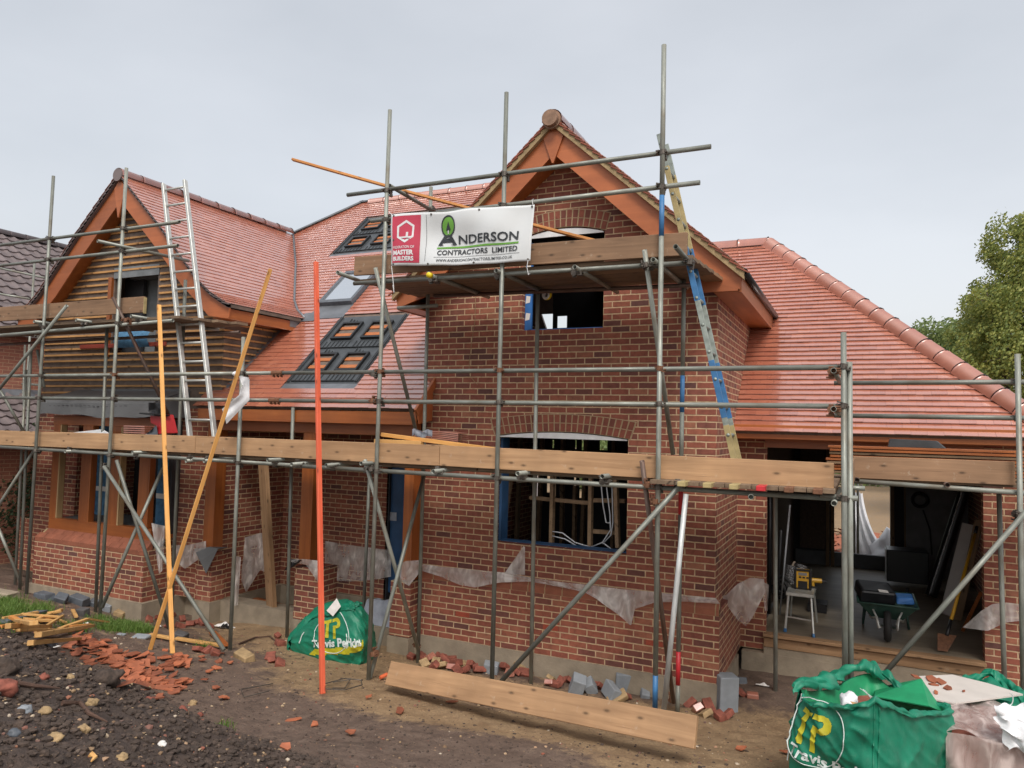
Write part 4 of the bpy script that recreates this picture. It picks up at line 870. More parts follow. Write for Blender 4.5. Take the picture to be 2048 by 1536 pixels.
# guard rails and ledgers of the long lift
YRl = YO+.052
xe = atY(1672, 735, YRl).x
for z in (3.535, 3.195):
    z2 = z; xj = atY(555 if z > 3.3 else 552, 750, YRl).x
    tube_obj('guard_rail', (-12.6, YRl, z2), (xj-.003, YRl, z2), scaf); tube_obj('guard_rail', (xj+.003, YRl, z2), (xe+.06, YRl, z2-.004), scaf)
    b = MB(); b.tube((xj-.085, YRl, z2), (xj+.085, YRl, z2), .032, 10, hollow=False); 
    for k in range(3): b.tube((xj-.06+.06*k, YRl-.03, z2-.03), (xj-.06+.06*k, YRl+.02, z2-.045), .011, 6, hollow=False)
    b.build('sleeve_coupler', 'coupler_rust', scaf, False)
    for p, q in STD[:7]: f = (z-p.z)/(q.z-p.z) if q.z != p.z else 2; (coupler((p.x+(q.x-p.x)*f, YO, z), 0, 1 if rnd() < .35 else 0) if 0 <= f <= 1 else None)
zl = 2.405
tube_obj('ledger', (-12.6, YO+.05, zl+.03), (-4.75, YO+.05, zl+.005), scaf); tube_obj('ledger', (-4.9, YO+.055, zl), (xe+.12, YO+.055, zl-.01), scaf); tube_obj('ledger', (-12.6, YI-.05, zl), (-3.9, YI-.05, zl), scaf); tube_obj('ledger', (-4.0, YI-.05, zl), (.35, YI-.05, zl), scaf)
for p, q in STD[:7]: f = (zl-p.z)/(q.z-p.z); coupler((p.x+(q.x-p.x)*f, YO, zl), 0, 0)
# transoms of the long lift
for u, v in ((130, 903), (265, 905), (372, 922), (408, 922), (535, 920), (583, 929), (652, 931), (722, 927), (866, 943), (1035, 947), (1204, 953), (1358, 967)):
    p = atY(u, v, YO-.13 if u > 500 else YO-.05); tube_obj('transom', (p.x, p.y, p.z), (p.x+U(-.02, .02), YI+.12, zl+.055), scaf, mat='galvanised'); coupler((p.x, YO+.05, zl+.02), math.pi/2, 0)
T('transom', (1502, 994), (1500, 990), YO-.2, YI)
# right hand bay, set back at the garage
for v0, v1 in ((766, 764), (831, 836)):
    p = atY(1668, v0, YB); q = atY(2036, v1, YB); tube_obj('guard_rail', p, q+(q-p)*.35, scaf); coupler(q, 0, 0); coupler(atY(1693, v0, YB)-Vector((0, 0, 0)), 0, 1)
for v in (741, 818): p = atY(1667, v, YO-.10); tube_obj('return_rail', p, (p.x+.02, YB+.15, p.z), scaf); coupler((p.x+.03, YO, p.z), math.pi/2, 1)
p, q = atY(1706, 962, YB), atY(2032, 985, YB); tube_obj('ledger', p, q+(q-p)*.35, scaf)
for u, v in ((1714, 960), (1895, 970)): p = atY(u, v, YB-.09); tube_obj('transom', p, (p.x, 1.1, p.z), scaf, mat='rusty')
T('ledger', (1690, 975), (1730, 977), YB-.3); T('ledger', (1640, 992), (1716, 997), YO+.05); p = atY(1668, 1007, YO-.15); tube_obj('transom', p, (p.x, .2, p.z), scaf)
# boards of the long lift
def board(name, a, b_, Y, h=.225, mat='scaffold_board', th=.038, dz=0, **k):
    p, q = atY(a[0], a[1], Y), atY(b_[0], b_[1], Y); return beam_obj(name, p, q, th, h, mat, scaf, bev=.004, **k)
board('toe_board', (-150, 870), (392, 889), YO+.09, mat='board_new'); board('toe_board', (393, 889), (880, 911), YO+.09, mat='board_new'); board('toe_board', (881, 911), (1668, 952), YO+.09, mat='board_new')
p = atY(1700, 952, YO+.1); beam_obj('toe_board', (p.x+.0, YO+.05, 2.575), (p.x+.01, YB-.02, 2.60), .038, .225, 'scaffold_board', scaf)
board('toe_board', (1706, 934), (2030, 947), YB+.06); 
for k in range(5): y = YO+.24+.18*k; beam_obj('deck_board', (-12.4, y, 2.475), (-6.2-.1*k, y, 2.475), .172, .038, 'board_grey', scaf, bev=.002) if y < YI+.1 else None
for k in range(4):
    y = YO+.25+.23*k; beam_obj('deck_board', (-6.1, y, 2.475), (-2.3, y, 2.475), .222, .038, 'board_grey', scaf, bev=.002); beam_obj('deck_board', (-2.28, y, 2.475), (-.35, y, 2.475), .222, .038, 'board_grey', scaf, bev=.002)
for k in range(7):
    x = -.22+.228*k; o = beam_obj('deck_board', (x, YO-.10, 2.462), (x, YI+.1 if k < 3 else 1.1, 2.462), .222, .038, 'board_grey', scaf, bev=.002)
    if k > 0: b = MB(); b.box(x-.112, x+.112, YO-.115, YO-.04, 2.440, 2.485); o2 = b.build('end_band', ('paint_yellow', 'paint_yellow', 'paint_yellow', 'paint_yellow', 'paint_red', 'coupler_rust', 'coupler_rust')[k], o); bevel(o2, .005)
for k in range(5): y = YB+.2+.23*k; beam_obj('deck_board', (1.45, y, 2.50), (3.6, y, 2.50), .222, .038, 'board_grey', scaf, bev=.002)
# upper lift at the brick gable
zt = 4.565
for (a, c) in (((695, 390), (1422, 293)),): p = atY(a[0], a[1], YRl); q = atY(c[0], c[1], YRl); tube_obj('guard_rail', p, q, scaf)
p = atY(868, 440, YRl); q = atY(1400, 365, YRl); tube_obj('guard_rail', (-3.75, p.y, q.z), q, scaf)
for z in (5.64, 5.30):
    for i in (3, 4, 5): a, c = STD[i]; f = (z-a.z)/(c.z-a.z); coupler((a.x+(c.x-a.x)*f, YO, z), 0, 0)
p, q = atY(708, 567, YO+.05), atY(1388, 525, YO+.05); tube_obj('ledger', p, q, scaf); p, q = atY(868, 592, YI-.05), atY(1395, 570, YI-.05); tube_obj('ledger', p, q, scaf, mat='rusty'); tube_obj('ledger', (-4.0, YI-.05, 4.45), (-3.4, YI-.05, 4.455), scaf)
for u, v in ((858, 550), (992, 541), (1149, 534), (1306, 519)):
    p = atY(u, v, YO-.10); tube_obj('transom', p, (p.x, -.16, p.z-.0), scaf, mat='galvanised'); coupler((p.x, YO+.04, p.z-.03), math.pi/2, 0)
    if u == 858: b = MB(); b.tube(p+Vector((0, -.012, 0)), p+Vector((0, .04, 0)), .031, 12, hollow=False); b.build('tube_cap', 'cap_yellow', scaf, True)
tube_obj('transom', atY(675, 545, YO-.2), atY(735, 568, YO+.45), scaf); tube_obj('transom', atY(1351, 493, YO-.35), atY(1384, 531, YO+.3), scaf); tube_obj('return_rail', atY(779, 371, YRl), (atY(862, 420, YI).x, YI, atY(862, 420, YI).z), scaf)
coupler(atY(1380, 524, YO), 0, 0); coupler(atY(862, 418, YI), 0, 0)
board('toe_board', (710, 533), (1375, 488), YO+.09, mat='scaffold_board')
for k in range(5):
    y = YO+.24+.225*k
    if y < -.4+.15: beam_obj('deck_board', (-3.93+.03*k, y, 4.632), (.0+.02*k, y, 4.622), .218, .038, 'board_grey', scaf, bev=.002)
beam_obj('deck_board', atY(1400, 540, -.7), atY(1428, 560, -.3), .2, .038, 'scaffold_board', scaf)
# upper lift at the timber gable
for a, c in (((-120, 506), (359, 444)), ((-120, 545), (356, 491)), ((-120, 681), (346, 641))): p = atY(a[0], a[1], YRl); q = atY(c[0], c[1], YRl); tube_obj('guard_rail' if a[1] < 600 else 'ledger', p, q, scaf); [coupler((A.x+(C.x-A.x)*((zz-A.z)/(C.z-A.z)), YO, zz), 0, 0) for A, C in STD[:2] for zz in (q.z,)]
tube_obj('ledger', (-12.5, YI-.2, 4.16), (-6.6, YI-.2, 4.2), scaf, mat='rusty'); tube_obj('return_rail', atY(195, 482, YO-.35), atY(378, 522, YI-.1), scaf)
board('toe_board', (-120, 637), (289, 609), YO+.09, mat='scaffold_board')
for k in range(4): y = YO+.24+.225*k; beam_obj('deck_board', (-12.4, y, 4.33), (-6.95+.12*k, y, 4.325), .218, .038, 'board_grey', scaf, bev=.002)
b = MB(); p = atY(290, 611, YO+.09); b.box(p.x-.004, p.x+.006, p.y-.022, p.y+.022, p.z-.113, p.z+.113); b.build('end_band', 'paint_yellow', scaf)
for u, v in ((68, 643), (152, 640), (262, 632)): p = atY(u, v, YO-.1); tube_obj('transom', p, (p.x, YI+.1, p.z+.01), scaf); coupler((p.x, YO+.05, p.z-.03), math.pi/2, 0)
tube_obj('transom', atY(400, 657, YI-.25), atY(438, 659, YI), scaf)
# braces
T('brace', (1366, 965), (1003, 1362), YO-.06); T('brace', (1372, 988), (1328, 1418), YO-.1, YO-.16, mat='aluminium'); T('brace', (1284, 922), (1347, 1405), YO-.02, YI-.1, mat='rusty')
T('brace', (730, 920), (836, 1298), YO-.03, YI-.05); T('brace', (850, 945), (740, 1356), YI, YO+.02); T('brace', (751, 536), (832, 862), YO-.05, YI, mat='galvanised'); T('brace', (1289, 500), (1346, 908), YO-.05, YI-.1, mat='galvanised')
T('brace', (208, 933), (448, 1300), YO-.08, YO-.35); T('brace', (233, 920), (340, 1262), YO, YI-.6); T('brace', (326, 935), (204, 1215), YI-.6, YO); T('brace', (226, 594), (355, 868), YO-.06, YI-.4, mat='rusty')
T('brace', (134, 611), (-60, 850), YO-.07); T('brace', (-10, 762), (52, 872), -.9, -.6); T('brace', (72, 895), (-60, 1100), -1.2, -1.2); T('brace', (-20, 1015), (44, 1172), -1.2, -.9); T('brace', (2055, 1020), (1742, 1378), YB-.12, YB-.3)
for u, v, Y in ((1310, 1003, YO-.03), (742, 938, YO-.03), (208, 935, YO-.05), (78, 674, YO-.05), (252, 640, YO-.05), (1291, 530, YO-.03), (2040, 1030, YB-.1), (746, 1308, YO-.0), (832, 1290, YI), (1344, 1400, YI), (1295, 970, YO-.02)): coupler(atY(u, v, Y), U(0, .6), 1 if rnd() < .4 else 0)
# ------------------------------------------------------------------ banner
bn = empty('banner', atY(925, 475, YO-.05), 'white vinyl contractor banner with red panel tied to the upper scaffold rail', 'banner')
BC = [atY(783, 532, YO-.045), atY(1061, 522, YO-.045), atY(1069, 409, YO-.045), atY(785, 431, YO-.045)]
def BP(a, c, h=0):
    p = BC[0]*(1-a)*(1-c)+BC[1]*a*(1-c)+BC[2]*a*c+BC[3]*(1-a)*c
    w = .022*math.sin(a*9+c*2)*(.3+.7*math.sin(math.pi*c))+.012*math.sin(a*23-c*5)+.018*math.sin(a*4.5+c*6)*math.sin(math.pi*a)
    p = p+Vector((0, -w*.8-.01-h, -.018*math.sin(math.pi*a)*(1-c)+.012*math.sin(a*12)*(c)*(1-a)*1.3)); return p
b = MB(); b.grid(lambda a, c: BP(a, c), 70, 24); o = b.build('sheet', 'banner_white', bn, True); o.modifiers.new('t', 'SOLIDIFY').thickness = .002
def fix_front(o):
    me = o.data
    if sum(p.normal.y*p.area for p in me.polygons) > 0: me.flip_normals()
    return o
def bfit(name, mat, vf, a0, a1, c0, c1, h=.004, shear=0):
    """fit a flat shape into the part of the banner between a0..a1 and c0..c1"""
    vs, fs = vf; xs_ = [v[0] for v in vs]; ys_ = [v[1] for v in vs]; x0, x1, y0, y1 = min(xs_), max(xs_), min(ys_), max(ys_)
    b = MB(); decal(b, vs, fs, lambda x, y: BP(a0+(a1-a0)*(x-x0)/(x1-x0), c0+(c1-c0)*(y-y0)/(y1-y0)+shear*(x-x0)/(x1-x0), h)); return fix_front(b.build(name, mat, bn))
def gridrect(w, h, n=16, m=10):
    vs = [(w*i/n, h*j/m) for j in range(m+1) for i in range(n+1)]; return vs, [(j*(n+1)+i, j*(n+1)+i+1, (j+1)*(n+1)+i+1, (j+1)*(n+1)+i) for j in range(m) for i in range(n)]
hexo = lambda r: [(r*math.sin(math.radians(60*k))*.95, r*math.cos(math.radians(60*k))) for k in range(6)]
bfit('red_panel', 'banner_red', gridrect(1, 1), .012, .222, .055, .955)
bfit('emblem', 'white_pvc', poly2([hexo(1), hexo(.78)[::-1]]), .047, .175, .43, .87, .006)
bfit('emblem', 'white_pvc', poly2([[(-.7, -.40), (.7, -.40), (.7, -.28), (.30, -.28), (.30, .10), (.05, .10), (.05, -.28), (-.7, -.28)]]), .062, .160, .525, .635, .0065)
bfit('lettering', 'banner_dark', text_mesh('Est. 1941', 1, 0), .080, .142, .495, .525, .008)
bfit('lettering', 'white_pvc', text_mesh('FEDERATION OF', 1, .01), .020, .185, .325, .375, .007)
bfit('lettering', 'white_pvc', text_mesh('MASTER', 1, .045), .020, .180, .20, .295, .007)
bfit('lettering', 'white_pvc', text_mesh('BUILDERS', 1, .045), .020, .180, .09, .175, .007)
bfit('divider', 'banner_dark', gridrect(1, 1, 1, 16), .262, .2645, .08, .95)
bfit('logo', 'banner_dark', poly2([disc(0, 0, 1, 40), disc(0, 0, .84, 40)[::-1]]), .366, .474, .53, .935, .007)
bfit('logo', 'banner_green', poly2([disc(0, 0, 1, 40)]), .374, .466, .56, .905, .005)
bfit('logo', 'banner_dark', poly2([[(0, 1), (-.5, -.25), (-.2, -.18), (-.24, -.5), (.24, -.5), (.2, -.18), (.5, -.25)]]), .402, .440, .62, .82, .0085)
bfit('logo', 'white_pvc', poly2([[(0, 1), (-.4, 0), (-.15, .1), (-.3, -.7), (.3, -.7), (.15, .1), (.4, 0)]]), .414, .428, .595, .665, .010)
bfit('logo', 'banner_dark', poly2([[(-.38, 1), (-1, -1), (-.42, -1), (-.42, -.86), (-.58, -.86), (-.5, -.45), (.5, -.45), (.58, -.86), (.42, -.86), (.42, -1), (1, -1), (.38, 1)], [(-.2, .35), (-.18, .55), (.18, .55), (.2, .35)]]), .350, .486, .375, .57, .008)
bfit('lettering', 'banner_dark', text_mesh('NDERSON', 1, .02), .497, .915, .385, .545, .007)
bfit('underline', 'banner_green', gridrect(1, 1, 30, 1), .345, .92, .312, .345, .005, .01)
bfit('lettering', 'banner_dark', text_mesh('CONTRACTORS  LIMITED', 1, .022), .352, .915, .19, .285, .007)
bfit('underline', 'banner_dark', gridrect(1, 1, 30, 1), .33, .93, .150, .156, .005)
bfit('lettering', 'banner_dark', text_mesh('WWW.ANDERSONCONTRACTORSLIMITED.CO.UK', 1, .015), .350, .885, .065, .115, .007)
for a, c in ((.02, .97), (.3, .965), (.64, .965), (.985, .965), (.02, .03), (.29, .03), (.62, .03), (.985, .03), (.02, .5)): p = BP(a, c, .004); b = MB(); b.tube(p+Vector((0, .004, 0)), p-Vector((0, .003, 0)), .011, 10, hollow=False); b.build('eyelet', 'coupler_steel', bn)
for pts in ([(783, 532), (786, 560), (788, 585), (786, 570)], [(1056, 520), (1054, 535), (1057, 550), (1060, 546)], [(1066, 410), (1064, 400), (1067, 398)], [(785, 431), (781, 427), (777, 424)]): b = MB(); b.path([atY(u, v, YO-.06) for u, v in pts], .004, 5); b.build('tie_rope', 'white_pvc', bn)
# ------------------------------------------------------------------ ladders
def ladder(name, label, p0, p1, w, rung_dir, sect, mats, rungs, bands=None, group=None):
    """p0 foot, p1 head of the first stile; second stile offset by w along rung_dir"""
    e = empty(name, p0, label, 'ladder'); rd = Vector(rung_dir).normalized(); p0 = Vector(p0); p1 = Vector(p1)
    for k in (0, 1):
        a, c = p0+rd*(w*k), p1+rd*(w*k); Lg = (c-a).length; d = (c-a)/Lg
        if not bands: o = beam_obj('stile', a, c, sect[0], sect[1], mats[0], e, up=d.cross(rd), bev=.003)
        else:
            o = beam_obj('stile', a, c, sect[0], sect[1], mats[0], e, up=d.cross(rd), bev=.003)
            for f0, f1, mm in bands: beam_obj('paint_band', a+d*(Lg*f0), a+d*(Lg*f1), sect[0]+.003, sect[1]+.003, mm, e, up=d.cross(rd), bev=.002)
    for i in range(rungs):
        f = (i+.6)/rungs; a = p0+(p1-p0)*f; b = MB(); b.tube(a-rd*.015, a+rd*(w+.015), .017, 10, hollow=False); b.build('rung', mats[1], e, True)
    return e
l0, l1 = atY(385, 866, -1.3), atY(327, 368, -.72); r0 = atY(428, 866, -1.3)
l0 = Vector((l0.x, l0.y, 2.50)); 
ladder('ladder', 'silver aluminium ladder standing on the long scaffold deck and leaning to the timber gable', l0, l1, (r0-l0).length*.97 if (r0-l0).length < .5 else .4, (1, 0, 0), (.042, .066), ('ladder_alu', 'ladder_alu'), 15)
l0, l1 = atY(1478, 915, -1.2), atY(1318, 268, -1.2); l0.z = 2.49
ladder('ladder', 'edge on ladder with blue and yellow painted stiles leaning beside the brick gable', l0, l1, .30, (0, 1, 0), (.022, .052), ('ladder_dirty', 'ladder_dirty'), 13, bands=[(.04, .15, 'paint_yellow'), (.17, .33, 'paint_blue'), (.5, .67, 'paint_blue'), (.67, .9, 'paint_yellow')])
# ------------------------------------------------------------------ loose battens
def loose(name, label, cat, p, q, w, h, mat, up=(0, 0, 1), group=None, taper=0):
    o = beam_obj(name, p, q, w, h, mat, None, up, taper=taper); return tag(o, label, cat, group)
pb = gpt(645, 1387); pt = atY(632, 524, YO-.08); loose('timber_batten', 'long red stained batten leaning on the scaffold rails over the green bag', 'batten', pb, pt, .038, .052, 'red_plank', up=(-.3, -1, 0))
d = ray(632, 524)
pb = gpt(345, 1306); pt = atY(318, 610, YO-.12); loose('timber_batten', 'upright yellow batten leaning on the scaffold left of the ladder foot', 'batten', pb, pt, .03, .05, 'yellow_batten', up=(-.5, -1, 0))
pb = gpt(300, 1298); pt = atY(541, 538, YO-.14); loose('timber_batten', 'slanting thin yellow batten crossing in front of the scaffold with a white rag tied on', 'batten', pb, pt, .025, .045, 'yellow_batten', up=(-.5, -1, 0))
loose('timber_batten', 'long orange batten sticking out over the roof from behind the banner', 'batten', atY(585, 319, -1.25), atY(1198, 484, -.95), .03, .05, 'orange_batten', up=(0, -1, .2), taper=-.05)
loose('timber_batten', 'yellow batten lying on the long scaffold deck by the tile stack', 'batten', atY(763, 869, YO+.17), atY(990, 899, YO+.17), .03, .045, 'yellow_batten')
# rag with tape
p = atY(470, 748, YO-.12); b = MB(); b.grid(lambda a, c: p+Vector((.035*math.cos(a*6.28)*(1+.4*vnoise(a*5, c*5))*math.sin(math.pi*c), .035*math.sin(a*6.28)*math.sin(math.pi*c), .07*(c-.5)+.01*vnoise(a*6, c*6))), 12, 6)
rg = empty('rag', atY(470, 790, YO-.15), 'white rag knotted round the slanting yellow batten', 'rag'); b.build('knot', 'white_cloth', rg, True)
cl = [(480, 762), (500, 757), (499, 800), (470, 812), (450, 848), (444, 818), (462, 790)]
def cloth_poly(b, pts, Y, amp=.03, n=10, m=8, depth=0):
    """pts: left edge top..bottom and right edge top..bottom as two equal lists"""
    lf, rt = pts
    def ev(l, t): t *= len(l)-1; i = min(int(t), len(l)-2); f = t-i; return (l[i][0]*(1-f)+l[i+1][0]*f, l[i][1]*(1-f)+l[i+1][1]*f)
    def P(a, c):
        x0, y0 = ev(lf, c); x1, y1 = ev(rt, c); u, v = x0*(1-a)+x1*a, y0*(1-a)+y1*a
        return atY(u, v, Y-amp*(.5+.5*math.sin(a*8+c*3))-amp*vnoise(a*3, c*3, Y*7)-depth*c)
    b.grid(P, n, m); return b
b = MB(); cloth_poly(b, ([(482, 775), (478, 790), (444, 818)], [(499, 758), (499, 800), (453, 848)]), YO-.15, .02, 8, 10); b.build('tail', 'white_cloth', rg, True)
b = MB(); cloth_poly(b, ([(478, 752), (484, 770)], [(498, 755), (495, 778)]), YO-.10, .02, 6, 4); b.build('tail', 'white_cloth', rg, True)
# stacks and bits on the decks
ts = empty('tile_stack', atY(880, 880, YO+.5), 'stack of red clay tiles with a grey rag on the long scaffold deck', 'tiles')
for k in range(7):
    p = atY(882, 886-3.4*k, YO+.55); b = MB()
    b.grid(lambda a, c: Vector((p.x-.30+.6*a, p.y-.12+.26*c, p.z+.02*math.sin(math.pi*a))), 8, 1); b.grid(lambda a, c: Vector((p.x-.30+.6*a, p.y-.12, p.z-.012*c+.02*math.sin(math.pi*a))), 8, 1); b.build('tile', 'ridge_clay', ts)
b = MB(); p = atY(848, 872, YO+.35); b.grid(lambda a, c: p+Vector((-.13+.26*a, -.05+.02*math.sin(a*20), .0+.06*c+.025*math.sin(a*9+c*7))), 16, 5); b.build('rag', 'bag_grey', ts)
tag(beam_obj('timber_offcut', atY(752, 882, YO+.16), atY(845, 886, YO+.16), .08, .045, 'offcut'), 'pale timber block lying behind the toe board by the tile stack', 'timber')
b = MB()
for k in range(6):
    p = atY(275, 872-4.2*k, YO+.5); b.box(p.x-.17, p.x+.28, p.y-.1, p.y+.12, p.z-.02, p.z-.002)
tag(b.build('tile_stack', 'ridge_clay'), 'short stack of red tiles on the scaffold deck before the bay window', 'tiles')
rb = empty('bucket', atY(312, 868, YO+.3), 'red plastic hopper with black rim standing on the deck beside the yellow batten', 'bucket')
b = MB(); P4 = [atY(u, v, YO+.3) for u, v in ((300, 828), (321, 829), (330, 866), (314, 869), (311, 850), (301, 846))]; b.add(P4+[x+Vector((0, .22, 0)) for x in P4], [(0, 1, 2, 3, 4, 5), (11, 10, 9, 8, 7, 6)]+[(i, i+6, (i+1) % 6+6, (i+1) % 6) for i in range(6)]); o = fix_normals(b.build('body', 'red_plastic', rb)); bevel(o, .006, 2)
b = MB(); b.beam(atY(295, 827, YO+.28), atY(324, 831, YO+.28), .26, .02); b.build('rim', 'black_plastic', rb); b = MB(); cloth_poly(b, ([(297, 805), (297, 826)], [(322, 806), (324, 828)]), YO+.3, .03, 6, 5); b.build('liner', 'black_plastic', rb, True)
b = MB(); cloth_poly(b, ([(300, 862), (290, 869)], [(313, 850), (316, 870)]), YO+.28, .02, 5, 4); b.build('liner', 'slate_grey', rb, True)
b = MB(); p, q = atY(145, 865, YO+.6), atY(218, 866, YO+.3); b.add([p, q, q+Vector((-.35, .15, .05)), p+Vector((.3, .2, .05)), p+Vector((0, 0, -.02)), q+Vector((0, 0, -.02))], [(0, 1, 2, 3), (4, 5, 1, 0)]); tag(b.build('plastic_sheet', 'white_pvc'), 'white plastic sheet lying on the scaffold deck in front of the bay', 'sheet')
# stack of stained boards on the right scaffold and black tray on it
st = empty('board_stack', atY(1850, 900, YB+.45), 'stack of brown stained feather edge boards on the right scaffold deck', 'boards')
for k in range(9):
    p, q = atY(1655+U(-4, 9)+k*2.6, 0, YB+.55), None; z0 = 2.545+.034*k; x0 = atY(1650+U(0, 14), 905, YB+.5).x
    o = beam_obj('cladding_board', (x0, YB+.42+U(-.02, .02), z0), (3.55, YB+.42, z0-.0), .26, .024, 'stained' if k % 3 else 'dark_timber', st, bev=.002)
b = MB(); p = atY(1775, 884, YB+.45); q = atY(1880, 887, YB+.45); z = 2.545+.034*8+.014
b.prism([[(p.x, z), (q.x+.05, z), (q.x-.03, z+.075), (p.x+.02, z+.085)]], lambda a, c: Vector((a, YB+.36, c)), Vector((0, .2, 0))); o = fix_normals(b.build('plastic_tray', 'tray_plastic')); bevel(o, .008, 2); tag(o, 'dark grey plastic tray lying on the stack of stained boards', 'tray')
# tape roll hanging at the upper window, loose cable on the wall
b = MB(); p = atY(1093, 590, -.35)
for k in range(24): pass
def torus(b, c, R, r, nrm=(0, 1, 0), n=24, m=8, sq=1):
    nrm = Vector(nrm).normalized(); a = nrm.orthogonal().normalized(); d = nrm.cross(a); base = len(b.v)
    for i in range(n):
        t = 2*math.pi*i/n; e = a*math.cos(t)+d*math.sin(t)
        for j in range(m): s = 2*math.pi*j/m; b.v.append(tuple(Vector(c)+e*(R+r*math.cos(s))+nrm*(r*sq*math.sin(s))))
    for i in range(n):
        for j in range(m): b.f.append((base+i*m+j, base+i*m+(j+1) % m, base+((i+1) % n)*m+(j+1) % m, base+((i+1) % n)*m+j)); b.mi.append(0)
tr_ = empty('tape_roll', p, 'yellow and white tape roll hanging on the pole at the upper window', 'tape'); torus(b, p, .042, .018, (.2, 1, 0), sq=1.3); b.build('roll', 'white_pvc', tr_, True)
b = MB(); torus(b, p+Vector((.004, .004, .004)), .052, .014, (.2, 1, 0), sq=1.5); b.build('roll_edge', 'cap_yellow', tr_, True)
b = MB(); b.path([atY(u, v, -.03) for u, v in ((951, 590), (950, 640), (944, 680), (939, 720), (938, 740), (940, 752), (948, 762), (955, 769))], .0035, 5); tag(b.build('cable', 'verge_mortar'), 'thin pale string hanging down the brick gable wall', 'cable')
# leaning thick board inside the porch
p0 = gpt(560, 1208); loose('scaffold_plank', 'thick pale plank leaning inside the porch between brick piers', 'plank', (-6.45, .12, .06), (-6.66, .02, 2.3), .20, .07, 'board_new', up=(-.35, -1, 0))
loose('timber_offcut', 'wet timber piece on the soil under the leaning porch plank', 'timber', atZ(510, 1200, .08), atZ(572, 1216, .06), .1, .07, 'stained')
# board lying on edge in front of the scaffold feet
p0, p1 = atD(778, 1346, 7.75), atD(1393, 1465, 5.6)
o = beam_obj('scaffold_plank', p0, p1, .038, .235, 'board_new', None, up=(-.1, .5, 1), bev=.004); tag(o, 'long scaffold plank on edge on the sandy soil before the brick rubble', 'plank')
# ------------------------------------------------------------------ polythene sheets over the plinth
def sheet(name, label, top, bot, Y, amp=.035, n=60, m=10, mat='polythene', cat='sheeting', X=None):
    """hanging sheet through pixel polylines top and bottom on the plane Y (or X)"""
    def ev(l, t): t *= len(l)-1; i = min(int(t), len(l)-2); f = t-i; return (l[i][0]*(1-f)+l[i+1][0]*f, l[i][1]*(1-f)+l[i+1][1]*f)
    b = MB(); ph = U(0, 9)
    def P(a, c):
        (x0, y0), (x1, y1) = ev(top, a), ev(bot, a); u, v = x0+(x1-x0)*c, y0+(y1-y0)*c
        f = amp*(.35+.65*c)*(.5+.35*math.sin(a*n*.55+c*2+ph)+.5*vnoise(a*n*.16, c*2.5, ph)+.25*vnoise(a*n*.5, c*5, ph))
        if X is None: return atY(u, v, Y-.02-f)
        p = atX(u, v, X+.02+f); return p
    b.grid(P, n, m); o = b.build(name, mat, None, True); return tag(o, label, cat)
sheet('polythene_sheet', 'clear polythene strip draped along the brick wing plinth under the ground floor window', [(845,1128),(880,1133),(925,1137),(985,1143),(1010,1145),(1060,1155),(1120,1164),(1180,1170),(1240,1178),(1290,1182),(1345,1188),(1432,1196)],
      [(845,1142),(880,1153),(920,1170),(950,1175),(1000,1165),(1060,1163),(1110,1172),(1150,1180),(1185,1190),(1205,1207),(1240,1232),(1262,1252),(1270,1218),(1310,1205),(1370,1203),(1440,1208)], -.062, .05, 110, 9)
sheet('polythene_flap', 'small upright polythene flap standing above the plinth strip under the window', [(1047,1092),(1050,1094)], [(1008,1148),(1050,1150)], -.03, .03, 8, 8)
sheet('polythene_sheet', 'torn polythene bunched at the right corner of the brick wing', [(1432,1196),(1452,1190),(1475,1168),(1500,1155),(1528,1158)], [(1438,1208),(1455,1212),(1475,1240),(1492,1252),(1505,1235),(1530,1185)], .55, .05, 30, 12)
sheet('polythene_tail', 'narrow polythene tail hanging on the garage pier edge', [(1520,1160),(1538,1170)], [(1530,1222),(1535,1222)], 1.30, .03, 8, 8)
sheet('polythene_sheet', 'grey polythene sheet covering the lower back wall of the porch', [(650,1082),(700,1090),(760,1098),(782,1100)], [(650,1160),(700,1163),(745,1160),(782,1153)], 1.26, .04, 30, 10)
sheet('polythene_sheet', 'milky polythene hanging on the side wall of the porch by the left pier', [(452,1085),(490,1075),(520,1066),(545,1066)], [(462,1110),(492,1185),(520,1140),(545,1150)], .5, .08, 30, 14)
sheet('polythene_tail', 'thin polythene tail hanging behind the scaffold standard at the left pier', [(468,1110),(482,1115)], [(468,1212),(476,1210)], .0, .06, 8, 10)
sheet('polythene_sheet', 'pale cloth like sheeting draped over the low wall right of the bay', [(345,1090),(375,1090),(412,1082)], [(345,1118),(370,1138),(412,1108)], -.24, .03, 16, 8)
sheet('polythene_sheet', 'crumpled grey sheeting hanging at the side of the bay window', [(303,1046),(330,1052)], [(318,1148),(326,1140)], -.62, .07, 14, 16)
sheet('polythene_sheet', 'crumpled polythene over the right dwarf pier of the porch', [(795,1130),(812,1122),(842,1120)], [(797,1160),(818,1172),(842,1142)], -.27, .05, 14, 8)
sheet('polythene_sheet', 'polythene wrapped round the middle dwarf pier of the porch', [(582,1118),(612,1118),(640,1122)], [(582,1124),(612,1130),(640,1170)], -.24, .04, 14, 8)
sheet('polythene_sheet', 'clear polythene wrapped round the right garage pier', [(1962,1222),(1985,1208),(2012,1205),(2075,1212)], [(1925,1255),(1975,1262),(2012,1245),(2075,1238)], 1.50, .05, 26, 9)
b = MB(); b.add([atY(388, 1098, -.27), atY(418, 1094, -.26), atY(436, 1097, -.26), atY(412, 1147, -.30), atY(400, 1122, -.31)], [(0, 4, 3, 2, 1)]); b.add([atY(418, 1094, -.26), atY(455, 1095, -.0), atY(436, 1099, -.26)], [(0, 1, 2)]); o = b.build('membrane_square', 'grey_membrane'); o.modifiers.new('s', 'SOLIDIFY').thickness = .006; tag(o, 'grey felt square hanging under the left porch post', 'felt')
